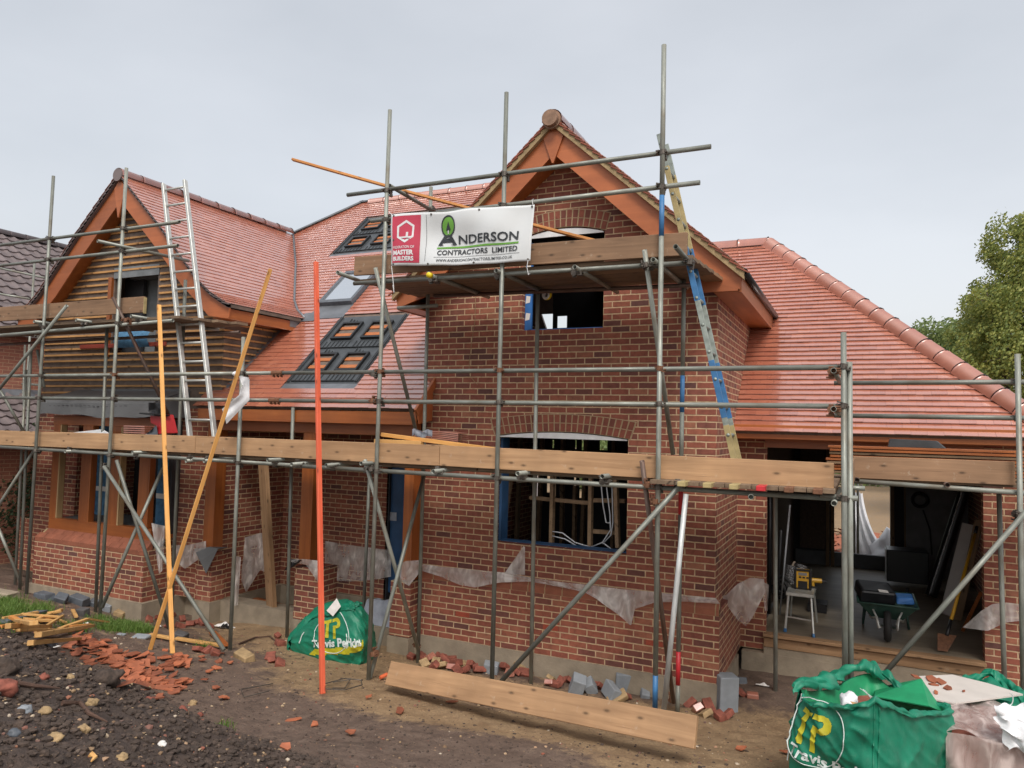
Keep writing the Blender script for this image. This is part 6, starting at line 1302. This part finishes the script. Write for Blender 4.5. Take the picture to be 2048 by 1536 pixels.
b = MB(); b.add(pbq+[p-Vector((0, 0, .012)) for p in pbq], [(0, 1, 2, 3, 4, 5), (11, 10, 9, 8, 7, 6)]+[(i, i+6, (i+1) % 6+6, (i+1) % 6) for i in range(6)]); o = fix_normals(b.build('plasterboard', 'plasterboard')); tag(o, 'pale plasterboard sheet lying on the low green bag with tile fragments', 'board')
for u, v, s in ((1865, 1360, 1.6), (1880, 1364, 1.3), (1868, 1370, .6), (1895, 1377, 1.0), (1872, 1385, .6), (1928, 1383, .35), (1830, 1354, 1)):
    k = random.randrange(9); o = FP[k].copy(); COL.objects.link(o); o.location = atZ(u, v, zz+.004); o.scale = (s, s*.6, 1); o.rotation_euler = (0, 0, U(0, 6)); tag(o, 'orange tile fragment on the pale plasterboard sheet', 'tile', 'tile fragments on the plasterboard')
w0, w1, w2, w3 = atD(1890, 1432, 5.3), atD(2110, 1440, 5.2), atD(2110, 1400, 5.7), atD(1950, 1420, 5.9)
pk = empty('wrapped_pack', (w0.x, w0.y, G(w0.x, w0.y)), 'brick pack under clear polythene at the lower right corner', 'pack')
b = MB(); b.box(w0.x+.05, w0.x+1.1, w0.y+.02, w0.y+.85, G(w0.x, w0.y), w0.z-.14); b.build('brick_pack', 'arch_brick', pk)
b = MB(); b.grid(lambda a, c: Vector((w0.x+1.15*a, w0.y-.03+.12*(1-c)-.10*(1-c)*(.5+vnoise(a*7, c*2))-.05*abs(math.sin(a*14+c*2))*(1-c), G(w0.x, w0.y)+.0+(w0.z-.10-G(w0.x, w0.y))*c+.03*vnoise(a*5, c*3))), 60, 24); b.grid(lambda a, c: Vector((w0.x+1.15*a, w0.y-.03+.9*c, w0.z-.10+.03*vnoise(a*5, c*5)+.02*math.sin(a*20+c*8))), 40, 20); b.grid(lambda a, c: Vector((w0.x-.02-.05*vnoise(a*5, c*4), w0.y-.03+.9*a, G(w0.x, w0.y)+(w0.z-.10-G(w0.x, w0.y))*c)), 30, 16)
b.build('wrap', 'wrap_film', pk, True)
b = MB(); g = atD(2045, 1445, 5.05); b.grid(lambda a, c: g+Vector((-.10+.4*a+.06*vnoise(a*2, c*5, 3)-.05*c, .05*vnoise(a*6, c*6, 8)+.03*math.sin(a*9+c*5)+.12*c*c, -.16+.28*c+.06*vnoise(a*5, c*4)-.06*(1-a))), 30, 24); tag(b.build('plastic_film', 'white_cloth', None, True), 'bluish white film crumpled on the wrapped pack', 'film')
# porch bag
c0 = atY(655, 1333, -1.02); gL, gR = atY(566, 1322, -1.0), atY(726, 1330, -1.05)
zb = G(c0.x, c0.y)-.03; pbag = empty('bulk_bag', (c0.x, c0.y, zb), 'slumped green builders bag standing on the soil before the porch', 'bag')
gB = Vector((gR.x-.22, gR.y+.6, 0)); gA = Vector((gL.x-.1, gL.y+.6, 0)); H1, H2, H3 = atY(575, 1255, -1.0).z, atY(735, 1218, -1.0).z, atY(700, 1200, -.6).z
PB = quadbag([gL+Vector((-.02, .03, 0)), gR+Vector((-.04, 0, 0)), gB, gA], zb, [H1+.02, H2-.07, H3-.06, H1+.18], 3, .08, .10, -.06, lambda c: 1.0 if c < .35 else 1-.30*((c-.35)/.65)**1.6)
b = MB(); b.grid(lambda a, c: PB(a, c), 200, 60); b.build('body', 'bag_green', pbag, True)
cp_ = sum((PB(a, 1) for a in (.12, .37, .62, .87)), Vector())/4+Vector((.14, .05, .10))
b = MB(); b.grid(lambda a, c: PB(a, 1)*(1-c)+cp_*c+Vector((0, 0, (.05*vnoise(a*9, c*4)-.04*abs(vnoise(a*14, c*3, 4)))*math.sin(math.pi*min(1, c*1.2)))), 110, 14); b.build('top_fold', 'bag_green', pbag, True)
roll(PB, .02, .48, .035, 7).build('rolled_rim', 'bag_green', pbag, True)
WF = (gR-gL).length; HF = H2-zb; sx = .25/WF; sy = 1/HF
f1 = onbag(PB, .125, .70, sx*.60, sy*.50, .05, .010); put('emblem', 'bag_yellow', pbag, gridclip(tp_t, .015), f1); put('emblem', 'bag_yellow', pbag, gridclip(tp_p, .015), f1)
b = MB(); b.path([f1(.25+.50*math.cos(t), -.10+.62*math.sin(t)) for t in np.linspace(0, 6.283, 70)], .005, 5); b.build('ring_print', 'bag_white', pbag)
vs, fs = text_mesh('Travis Perkins', .155, .006); put('lettering', 'bag_white', pbag, (vs, fs), onbag(PB, .098, .30, sx*.95, sy*1.0, .10, .012))
put('band_print', 'bag_yellow', pbag, gridclip([(0, 0), (.9, .10), (.95, .22), (.5, .14), (.1, .10)], .02), onbag(PB, .09, .10, sx*1.05, sy*1.1, .05, .008))
for a in (.055, .205): b = MB(); b.path([PB(a, c, .012) for c in np.linspace(.35, .62, 10)], .007, 5); b.build('strap', 'bag_white', pbag)
b = MB(); q = PB(.16, 1, .05)+Vector((0, 0, .07)); b.add([q+Vector((-.10, -.01, -.05)), q+Vector((.02, -.03, -.10)), q+Vector((.12, -.01, .03)), q+Vector((.02, .03, .11))], [(0, 1, 2, 3)]); b.build('paper_label', 'white_paper', pbag)
# ------------------------------------------------------------------ things inside the garage
ZF = .424
hs_ = empty('hop_up_step', atZ(1597, 1270, ZF), 'silver folding step with blue feet on the garage floor', 'step')
a0, a1 = atZ(1570, 1264, ZF), atZ(1627, 1275, ZF); t0, t1 = atY(1577, 1190, a0.y+.10), atY(1622, 1197, a1.y+.10); dY = Vector((0, .75, 0)); 
for p, q in ((a0, t0), (a1, t1)):
    beam_obj('leg', p, q, .022, .035, 'ladder_alu', hs_); beam_obj('foot', p, p+(q-p)*.10, .028, .04, 'paint_blue', hs_); beam_obj('leg', p+dY*1.1, q+dY*.75, .022, .035, 'ladder_alu', hs_)
tz = (t0.z+t1.z)/2; boxobj('platform', 'ladder_alu', t0.x-.03, t1.x+.03, t0.y-.02, t0.y+.62, tz-.005, tz+.035, parent=hs_)
beam_obj('stretcher', a0+(t0-a0)*.42, a1+(t1-a1)*.42, .015, .02, 'ladder_alu', hs_)
rd = empty('site_radio', atY(1604, 1178, t0.y+.25), 'yellow and black site radio standing on the silver step', 'radio')
p0, p1 = atY(1588, 1180, t0.y+.25), atY(1623, 1141, t0.y+.25); boxobj('body', 'tool_yellow', p0.x+.015, p1.x-.015, p0.y, p0.y+.16, tz+.05, p1.z-.015, parent=rd, bev=.012)
for a in ((p0.x, p0.x+.03), (p1.x-.03, p1.x)): boxobj('side_guard', 'black_plastic', a[0], a[1], p0.y-.015, p0.y+.17, tz+.036, p1.z, parent=rd, bev=.008)
boxobj('handle', 'black_plastic', p0.x, p1.x, p0.y-.01, p0.y+.02, p1.z-.02, p1.z+.004, parent=rd); boxobj('speaker', 'black_plastic', p0.x+.05, p1.x-.05, p0.y-.008, p0.y+.01, tz+.05, tz+.05+(p1.z-tz)*.33, parent=rd); boxobj('display', 'plaster_grey', p0.x+.055, p1.x-.055, p0.y-.004, p0.y+.01, p1.z-.075, p1.z-.04, parent=rd, bev=0)
for k in range(3): x = p0.x+.06+.045*k; boxobj('button', 'black_plastic', x, x+.03, p0.y-.006, p0.y+.01, p1.z-.11, p1.z-.09, parent=rd, bev=0)
q0_ = atY(1622, 1165, t0.y+.45); dr = empty('drill', q0_, 'yellow cordless drill lying right of the radio on the step', 'drill'); b = MB(); b.tube(q0_+Vector((0, 0, .03)), q0_+Vector((.13, .02, .03)), .032, 12, hollow=False); b.beam(q0_+Vector((.02, 0, .02)), q0_+Vector((.03, 0, -.05)), .035, .04, up=(0, 1, 0)); b.build('body', 'tool_yellow', dr, False); b = MB(); b.tube(q0_+Vector((.13, .02, .03)), q0_+Vector((.19, .03, .03)), .02, 10, r2=.01, hollow=False); b.box(q0_.x-.005, q0_.x+.08, q0_.y-.04, q0_.y+.04, q0_.z-.07, q0_.z-.04); b.build('chuck', 'black_plastic', dr)
tag(boxobj('carrying_case', 'black_plastic', atZ(1625, 1190, ZF).x+.0, atZ(1625, 1190, ZF).x+.25, 3.0, 3.35, ZF, ZF+.12, parent=None), 'low dark tool case on the garage floor behind the step', 'case')
fo = empty('duct_roll', atY(1580, 1160, 3.2), 'two silver foil duct lengths standing behind the radio', 'duct')
for u0, v0, u1, v1 in ((1573, 1182, 1582, 1132), (1588, 1185, 1603, 1130)):
    p, q = atY(u0, v0, 3.2), atY(u1, v1, 3.3); b = MB(); n = 22; b.path([p+(q-p)*(k/n) for k in range(n+1)], [.095+.008*(k % 2) for k in range(n+1)], 16); b.build('duct', 'foil', fo)
b = MB(); p = atY(1567, 1165, 2.6); 
for k in range(3): torus(b, p+Vector((-.06+.03*k, 0, -.12+.05*k)), .10, .022, (.5, 1, .2))
tag(b.build('cable_coil', 'black_rubber', None, True), 'black cable coil lying left of the foil ducts', 'cable')
# wheelbarrow seen from the front
wb = empty('wheelbarrow', atZ(1776, 1288, ZF), 'dark green wheelbarrow facing out with black sacks in its tray', 'wheelbarrow')
w = atZ(1776, 1290, ZF); X, Y_ = w.x, w.y+.18
b = MB(); torus(b, (X, Y_, ZF+.185), .15, .042, (1, 0, 0), 28, 10); b.build('tyre', 'black_rubber', wb, True); b = MB(); b.tube((X-.03, Y_, ZF+.185), (X+.03, Y_, ZF+.185), .11, 20, hollow=False); b.build('wheel_rim', 'barrow_green', wb)
tp = [(-.36, .62), (.36, .62)]; zt_, zl_ = atY(1745, 1200, Y_+.15).z, ZF+.25
bot = [Vector((X-.17, Y_+.10, zl_)), Vector((X+.17, Y_+.10, zl_)), Vector((X+.20, Y_+.85, zl_-.03)), Vector((X-.20, Y_+.85, zl_-.03))]; top = [Vector((X-.33, Y_-.08, zt_)), Vector((X+.33, Y_-.08, zt_)), Vector((X+.34, Y_+1.05, zt_-.04)), Vector((X-.34, Y_+1.05, zt_-.04))]
b = MB(); b.add(bot+top, [(0, 1, 2, 3)]+[(i, (i+1) % 4, (i+1) % 4+4, i+4) for i in range(4)]); o = b.build('tray', 'barrow_green', wb); m_ = o.modifiers.new('s', 'SOLIDIFY'); m_.thickness = .012; bevel(o, .02, 3)
b = MB(); [b.tube(top[i], top[(i+1) % 4], .013, 8, hollow=False) for i in range(4)]; b.build('tray_rim', 'barrow_green', wb, True)
for s in (-1, 1):
    b = MB(); b.path([(X+s*.06, Y_-.02, ZF+.185), (X+s*.10, Y_-.20, ZF+.2), (X+s*.12, Y_-.12, ZF+.30), (X+s*.17, Y_+.10, zl_-.01), (X+s*.24, Y_+.85, zl_-.04), (X+s*.29, Y_+1.5, zl_+.10)], .016, 8); b.build('handle', 'ladder_alu', wb, True)
    b = MB(); b.path([(X+s*.09, Y_-.05, ZF+.22), (X+s*.16, Y_+.0, zt_-.08)], .012, 8); b.build('front_stay', 'ladder_alu', wb, True)
    b = MB(); b.path([(X+s*.24, Y_+.75, zl_-.02), (X+s*.27, Y_+.70, ZF+.02), (X+s*.27, Y_+.85, ZF+.02), (X+s*.25, Y_+.95, zl_-.02)], .015, 8); b.build('leg', 'barrow_green', wb, True)
    b = MB(); b.tube((X+s*.29, Y_+1.45, zl_+.09), (X+s*.30, Y_+1.6, zl_+.12), .022, 10, hollow=False); b.build('grip', 'black_rubber', wb)
b = MB(); pp0, pp1 = atY(1722, 1175, Y_+.45), atY(1800, 1160, Y_+.45); 
o = chunk('sack', 'black_plastic', .42, .5, .17, .1, .03); o.location = (X-.12, Y_+.42, zt_+.05); o.rotation_euler = (.1, .05, .15); tag(o, 'black plastic wrapped sack lying across the wheelbarrow tray', 'sack'); 
b = MB(); b.box(X-.13, X-.02, Y_+.15, Y_+.25, zt_+.138, zt_+.142); lb = b.build('sack_label', 'white_paper'); lb.parent = o; lb.matrix_parent_inverse = Matrix.Identity(4); lb.data.transform(Matrix.Translation(Vector((-X+.12, -Y_-.42, -zt_-.05))))
o = chunk('bag', 'blue_bright', .2, .3, .08, .2, .02); o.location = (X+.2, Y_+.35, zt_+.02); tag(o, 'small blue bag in the right of the wheelbarrow tray', 'bag')
# black glass unit, foil roll, boards, shovel
c_ = atZ(1810, 1178, ZF); o = boxobj('appliance', 'tray_dark', c_.x-.27, c_.x+.35, c_.y, c_.y+.5, ZF+.1, ZF+.62, parent=None, bev=.01); tag(o, 'black glossy boxed unit at the back of the garage', 'appliance'); e = boxobj('edge_strip', 'white_pvc', c_.x-.285, c_.x-.272, c_.y-.01, c_.y+.3, ZF+.12, ZF+.62, parent=None, bev=0); e.parent = o
p, q = atZ(1862, 1198, ZF), atY(1930, 985, 5.0); n = 26; b = MB(); b.path([p+Vector((0, 0, .05))+(q-p)*(k/n) for k in range(n+1)], [.085+.008*vnoise(k*.9, 1) for k in range(n+1)], 12)
tag(b.build('foil_roll', 'black_plastic', None, True), 'long black and silver foil wrapped roll leaning at the garage back', 'roll')
fr = bpy.data.objects['foil_roll']; b = MB(); b.path([p+Vector((-.03, -.075, .07))+(q-p)*(k/n)+Vector((.012*vnoise(k*1.3, 2), 0, 0)) for k in range(n+1)], [.014+.012*abs(vnoise(k*1.7, 5)) for k in range(n+1)], 6); s_ = b.build('foil_edge', 'foil', None, True); s_.parent = fr
for (u0, v0, u1, v1, Y1, w_, m_, l) in ((1900, 1232, 1945, 1050, 4.2, .26, 'plasterboard', 'pale board leaning against the garage right wall'), (1915, 1240, 1958, 1040, 3.4, .10, 'dark_timber', 'dark board leaning beside the pale one in the garage'), (1925, 1262, 1962, 1185, 2.6, .04, 'stained', 'short stained batten leaning low by the garage pier')):
    p = atZ(u0, v0, ZF); q = atY(u1, v1, Y1); tag(beam_obj('leaning_board', p, q, .025, w_, m_, None, up=(1, -.3, 0)), l, 'board')
sh = empty('shovel', atZ(1887, 1305, ZF), 'shovel with long yellow handle standing blade down by the garage pier', 'shovel')
p, q = atZ(1885, 1302, ZF+.02), atY(1951, 1065, 3.0); d = (q-p).normalized(); b = MB(); b.tube(p+d*.42, q, .019, 12, hollow=False); b.build('shaft', 'handle_yellow', sh, True); b = MB(); b.tube(p+d*.22, p+d*.45, .021, 10, hollow=False); b.tube(q-d*.02, q+d*.10, .022, 10, hollow=False); b.build('socket', 'black_plastic', sh, True)
b = MB(); s1 = Vector((1, 0, 0)); b.add([p-s1*.05, p+s1*.05, p+d*.24+s1*.10, p+d*.24-s1*.10], [(0, 1, 2, 3)]); o = b.build('blade', 'coupler_rust', sh); o.modifiers.new('s', 'SOLIDIFY').thickness = .004
for u0, v0, u1, v1, l, m_, r in ((1560, 1100, 1580, 1010, 'thin pale pole leaning in the garage left corner', 'pipe_grey', .012), (1553, 1185, 1562, 1060, 'black broom handle leaning in the garage left corner', 'black_plastic', .02), (1538, 1180, 1540, 960, 'dark pipe standing at the garage left jamb', 'black_plastic', .03)):
    p, q = atY(u0, v0, 2.6), atY(u1, v1, 2.2); p.z = ZF; b = MB(); b.tube(p, q, r, 8, hollow=False); tag(b.build('pole', m_, None, True), l, 'pole')
b = MB(); torus(b, atY(1840, 1000, 6.8), .12, .03, (0, 1, 0)); b.path([atY(1846, 1020, 6.8), atY(1860, 1060, 6.8), atY(1864, 1110, 6.8)], .012, 6); tag(b.build('hose', 'black_rubber', None, True), 'dark cable loop hanging on the grey garage wall', 'cable')
# back garden seen through the garage
def tarp(a, c): p, q = atY(1725, 985, 9.5), atY(1768, 1055, 9.2); return Vector((p.x-.25+(.25+.55*c*c)*a+.1*c, 9.4-.6*c+.05*math.sin(a*20), p.z*(1-c)+.22*c+.05*vnoise(a*5, c*3)))
b = MB(); b.grid(tarp, 24, 14); tag(b.build('tarpaulin', 'white_cloth', None, True), 'white tarpaulin hanging in the back garden behind the garage opening', 'tarpaulin')
for u in (1708, 1716): p = atY(u, 1100, 8.6); b = MB(); b.tube((p.x, 8.6, G(p.x, 8.6)), (p.x, 8.6, 3.0), TR, 10); tag(b.build('garden_pole', 'galvanised', None, True), 'steel pole standing in the back garden before the white tarpaulin', 'pole', 'two poles behind the garage')
o = rock('white_sack', 'white_cloth', .42, 1.2, 1.1); p = atY(1775, 1075, 8.6); o.location = (p.x+.1, 8.8, .5); tag(o, 'bulging white sack behind the garage wall opening', 'sack')
for k in range(55):
    o = FP[k % 9].copy(); COL.objects.link(o); x, y = U(.4, 2.8), U(8.6, 14.0); o.location = (x, y, G(x, y)+.03+U(0, .14)); o.rotation_euler = (U(-.5, .5), U(-.5, .5), U(0, 6)); o.scale = (1.3, 1.3, 1); tag(o, 'broken roof tile in the heap behind the garage', 'tile', 'tile heap in the back garden')
hp_ = MB()
for k in range(420):
    x, y = U(.3, 3.0), U(8.6, 15.0); a = U(0, 6.28); r0 = U(.09, .17); z = G(x, y)+.02+U(0, .12); t1, t2 = U(-.4, .4), U(-.4, .4); hp_.add([(x+r0*math.cos(a+q), y+r0*math.sin(a+q), z+r0*(t1*math.cos(a+q)+t2*math.sin(a+q))) for q in (0, 1.2, 3.0, 4.4)], [(0, 1, 2, 3)])
hp_o = hp_.build('tile_rubble', 'broken_tile'); tag(hp_o, 'orange tile rubble covering the ground behind the garage', None, None, 'stuff')
for k in range(9):
    if not FU[k]: bpy.data.objects.remove(FP[k])
def slit_brightener(a, c): return Vector((-13.5+6*a, 12.5+.3*math.sin(a*14+c*3), .1+2.2*c+.1*math.sin(a*9)*c))  # added white sheet so the slits in the interior wall read bright
b = MB(); b.grid(slit_brightener, 40, 8); tag(b.build('tarpaulin', 'white_cloth', None, True), 'white sheet added behind the house to brighten the slits of the ground floor window', 'tarpaulin')
# ------------------------------------------------------------------ neighbouring house at the far left
nb = empty('neighbour_house', (-15, 1, 0), 'neighbouring brick house with grey brown interlocking tile roof', 'house')
NX = -15.0
nb_wall = MB(); nb_wall.box(NX-6, NX, -3, 11, 0, 4.75); 
m = brick('brick_pale', 1.0); b_ = m
for n_ in m.t.nodes:
    pass
mm = m.mix(.45, (.42, .17, .11), (.42, .17, .11)); 
old = m.b.inputs['Base Color'].links[0].from_socket; m.col(m.mix(.55, old, (.46, .20, .135)))
nb_wall.build('wall', 'brick_pale', nb)
def tileroof(name, o, du, dv, nu, nv, parent):
    """rolled interlocking tiles: o origin, du along eaves (one tile wide), dv up the slope (one course)"""
    b = MB(); nrm = du.cross(dv).normalized(); nrm = nrm if nrm.z > 0 else -nrm; k = 8
    for j in range(nv):
        prev = None
        for i in range(nu*k+1):
            f = (i % k)/k; hgt = .035*(math.sin(math.pi*min(1, f/.45)) if f < .45 else -.25*math.sin(math.pi*(f-.45)/.55)); p = o+du*(i/k)+dv*j; q = p+dv*1.02
            ro = (p+nrm*(hgt+.035), q+nrm*hgt, p+nrm*(hgt))
            if prev: b.add([prev[0], ro[0], ro[1], prev[1]], [(0, 1, 2, 3)]); b.add([prev[2], ro[2], ro[0], prev[0]], [(0, 1, 2, 3)])
            prev = ro
    return b.build(name, 'old_tile', parent, False)
zE = 4.75; run = 4.2; rise = 3.0
ro = tileroof('roof', Vector((NX+.3, -4, zE-.1)), Vector((0, .30, 0)), Vector((-run/15, 0, rise/15)), 52, 15, nb)
b = MB(); b.quad((NX+.3, -4, zE-.15), (NX+.3, 11.6, zE-.15), (NX+.3-run, 11.6, zE-.15+rise), (NX+.3-run, -4, zE-.15+rise)); b.quad((NX+.3-run, -4, zE-.15+rise), (NX+.3-run, 11.6, zE-.15+rise), (NX-8.2, 11.6, zE-.15), (NX-8.2, -4, zE-.15)); b.add([(NX, 11, 4.75), (NX-6, 11, 4.75), (NX-3.9, 11, 7.5)], [(0, 1, 2)]); b.build('roof_deck', 'old_tile', nb)
halfround((NX+.3-run, -4, zE+rise-.08), (NX+.3-run, 11.6, zE+rise-.08), .12, 'ridge_tile', ro, mat='old_tile', collar=False)
ln = MB(); ln.box(NX, NX+1.8, -3, 7.5, 0, 2.45); ln.build('lean_to_wall', 'brick_pale', nb)
tileroof('lean_to_roof', Vector((NX+2.0, -3.2, 2.45)), Vector((0, .30, 0)), Vector((-2.0/7, 0, .95/7)), 36, 7, nb)
b = MB(); b.grid(lambda a, c: Vector((NX+.01+.25*(1-c)+.02*math.sin(a*90), -3+10.5*a, 3.36-.0+.12*c-.10*(1-c))), 80, 2); b.build('lead_flashing', 'lead', nb)
b = MB(); b.box(NX+2.0, NX+2.08, -3.2, 7.6, 2.36, 2.46); b.build('gutter', 'gutter_black', nb)
sc2 = empty('scaffold', (-13, 1.2, 0), 'short far scaffold frame standing between the two houses', 'scaffold')
for u, v, u2, v2, Y in ((69, 525, 66, 585, 1.2), (50, 880, 58, 690, 1.3)): tube_obj('standard', (atY(u, v, Y).x, Y, 0), atY(u, v if v < v2 else v2, Y), sc2)
for a, c in (((-30, 530), (90, 556)), ((-30, 583), (60, 598)), ((-30, 762), (80, 770))): tube_obj('guard_rail', atY(a[0], a[1], 1.1), atY(c[0], c[1], 1.6), sc2)
# ------------------------------------------------------------------ plants
def foliage(b, c, rad, n, size, clump=1.0, seed=0, gap=-.15):
    cnt = 0; tries = 0
    while cnt < n and tries < n*6:
        tries += 1; d = Vector((random.gauss(0, 1), random.gauss(0, 1), random.gauss(0, 1))).normalized(); r = (.35+.65*rnd()**.6); p = Vector((c[0]+d.x*rad[0]*r, c[1]+d.y*rad[1]*r, c[2]+d.z*rad[2]*r))
        if vnoise(p.x*clump+seed, p.y*clump, p.z*clump) < gap: continue
        k = 1+.35*vnoise(p.x*.7*clump, p.y*.7*clump, seed); q = Vector(c)+(p-Vector(c))*k
        a = Vector((random.gauss(0, 1), random.gauss(0, 1), random.gauss(0, .7))).normalized(); e = a.orthogonal().normalized(); s = size*U(.6, 1.3); f = a.cross(e)
        b.add([q-e*s, q+f*s*.55, q+e*s, q-f*s*.55], [(0, 1, 2, 3)]); cnt += 1
def tree(name, label, base, h, blobs, n, size, mat, trunk_r, group=None, clump=.8):
    e = empty(name, base, label, 'tree', group); B = Vector(base); b = MB(); top = B+Vector((0, 0, h*.75)); b.path([B-Vector((0, 0, .3)), B+Vector((.1, 0, h*.3)), B+Vector((-.1, .1, h*.55)), top], [trunk_r, trunk_r*.8, trunk_r*.55, trunk_r*.2], 9)
    for c, r in blobs: b.path([B+Vector((0, 0, h*U(.3, .5))), B*.4+Vector(c)*.6-Vector((0, 0, .4)), Vector(c)], [trunk_r*.4, trunk_r*.22, trunk_r*.06], 6)
    for c, r in blobs:
        for _ in range(5): d = Vector((random.gauss(0, 1), random.gauss(0, 1), random.gauss(0, 1))).normalized(); b.path([c, Vector(c)+Vector((d.x*r[0], d.y*r[1], d.z*r[2]))*.85], [trunk_r*.08, trunk_r*.02], 4)
    b.build('trunk', 'bark', e, True); f = MB(); tot = sum(r[0]*r[1]*r[2] for c, r in blobs)
    for i, (c, r) in enumerate(blobs): foliage(f, c, [q*1.12 for q in r], int(n*(r[0]*r[1]*r[2]/tot)**.8*1.1), size*.9, clump, i*3.1, .0)
    f.build('crown', mat, e); return e
random.seed(17)
def tb_(u, v, d, r): p = atD(u, v, d); return ((p.x, p.y, p.z), r)
D1 = 24
bl = [tb_(2082, 490, D1, (1.7, 1.5, 1.1)), tb_(2032, 520, D1, (1.0, 1.2, .8)), tb_(2057, 560, D1, (1.5, 1.6, 1.1)), tb_(2022, 610, D1, (1.2, 1.4, 1.0)), tb_(1977, 600, D1-1, (.8, 1.0, .5)), tb_(1987, 660, D1, (1.2, 1.5, .9)), tb_(2052, 660, D1-1, (1.6, 1.6, 1.2)), tb_(2012, 715, D1-1, (1.4, 1.5, .9)), tb_(1967, 640, D1, (.8, 1.0, .55)), tb_(2142, 600, D1, (2.0, 1.8, 1.8)), tb_(2072, 740, D1-1, (1.6, 1.5, 1.1)), tb_(2172, 460, D1, (1.6, 1.5, 1.3)), tb_(2072, 455, D1, (.9, .9, .5))]
b0 = atD(2080, 900, D1); tree('oak_tree', 'tall oak tree with ragged crown beyond the right end of the roof', (b0.x, b0.y, G(b0.x, b0.y)), 9, bl, 34000, .062, 'leaf_oak', .35, clump=1.35)
D2 = 34
bl = [tb_(1890, 672, D2, (1.6, 1.6, .8)), tb_(1915, 700, D2, (1.7, 1.6, 1.1)), tb_(1860, 690, D2, (1.2, 1.3, .8)), tb_(1950, 720, D2, (1.8, 1.6, 1.3)), tb_(1880, 740, D2, (2.0, 1.6, 1.2))]
b0 = atD(1900, 900, D2); tree('broadleaf_tree', 'low pale green tree showing just above the hip tiles', (b0.x, b0.y, G(b0.x, b0.y)), 6, bl, 12000, .085, 'leaf_far', .25, clump=1.2)
# trees behind the garden, glimpsed through the openings
for x, y, s in ((-3, 24, 3.2), (8, 27, 3.4), (9, 24, 3), (-9, 25, 3)):
    tree('garden_tree', 'leafy garden tree far behind the house', (x, y, G(x, y)), 4.2, [((x, y, 2.6), (s, 2, 1.7)), ((x+.8, y, 1.4), (s, 2, 1.4))], 2600, .16, 'leaf_far', .2, 'trees behind the back garden')
hf = MB()
for k in range(26): x = -34+k*2.9; foliage(hf, (x, 38+2*vnoise(k*.7, 1), 1.5), (2.2, 1.3, 1.9+.7*vnoise(k*.9, 4)), 520, .22, .8, k, -.5)
ho = hf.build('hedgerow', 'leaf_far'); tag(ho, 'far green hedgerow beyond the gardens', None, None, 'stuff')
# dark shrub at the left
e = empty('evergreen_shrub', (-13.2, .8, .3), 'dark evergreen shrub in the gap left of the bay', 'shrub'); f = MB()
for c, r in (((-13.3, 1.1, 1.7), (.9, .8, 1.2)), ((-13.0, .6, 1.0), (.9, .7, .9)), ((-13.9, .3, 1.2), (1.0, .9, 1.2)), ((-12.6, 1.6, 1.4), (.6, .6, 1.2)), ((-14.6, -.8, 1.2), (1.1, 1.1, 1.1))): foliage(f, c, r, 3200, .035, 2.0, 1, -.35)
f.build('leaves', 'leaf_dark', e); b = MB(); [b.path([(-13.3+dx, .9+dy, .1), (-13.3+dx*2, .9+dy*2, 1.8)], [.04, .015], 6) for dx, dy in ((0, 0), (.2, -.1), (-.3, -.2))]; b.build('stem', 'bark', e)
def split_loose(o):
    me = o.data; par = list(range(len(me.vertices)))
    def fd(i):
        while par[i] != i: par[i] = par[par[i]]; i = par[i]
        return i
    for p in me.polygons:
        r = fd(p.vertices[0])
        for v in p.vertices[1:]: par[fd(v)] = r
    g = {}
    for p in me.polygons: g.setdefault(fd(p.vertices[0]), []).append(p)
    if len(g) < 2: return
    for k, ps in enumerate(g.values()):
        ids = sorted({v for p in ps for v in p.vertices}); mp_ = {v: i for i, v in enumerate(ids)}
        m2 = bpy.data.meshes.new(me.name); m2.from_pydata([tuple(me.vertices[v].co) for v in ids], [], [tuple(mp_[v] for v in p.vertices) for p in ps]); [m2.materials.append(x) for x in me.materials]
        if k == 0: first = m2; continue
        c = o.copy(); c.data = m2; COL.objects.link(c)
    o.data = first
for o in list(bpy.data.objects):
    if o.type == 'MESH' and (o.name.split('.')[0] in ('brick_wall', 'dwarf_pier', 'tray_battens', 'plinth_wall', 'concrete_footing', 'window_membrane', 'garage_floor', 'lead_apron', 'tray_recess', 'garden_pole', 'arch_board')): split_loose(o)
for o in list(bpy.data.objects):
    if o.type == 'MESH' and o.users == 0: bpy.data.objects.remove(o)
for o in bpy.data.objects:
    for k in ('wloc', 'used'):
        if k in o: del o[k]
SC.render.resolution_x, SC.render.resolution_y = 1024, 768
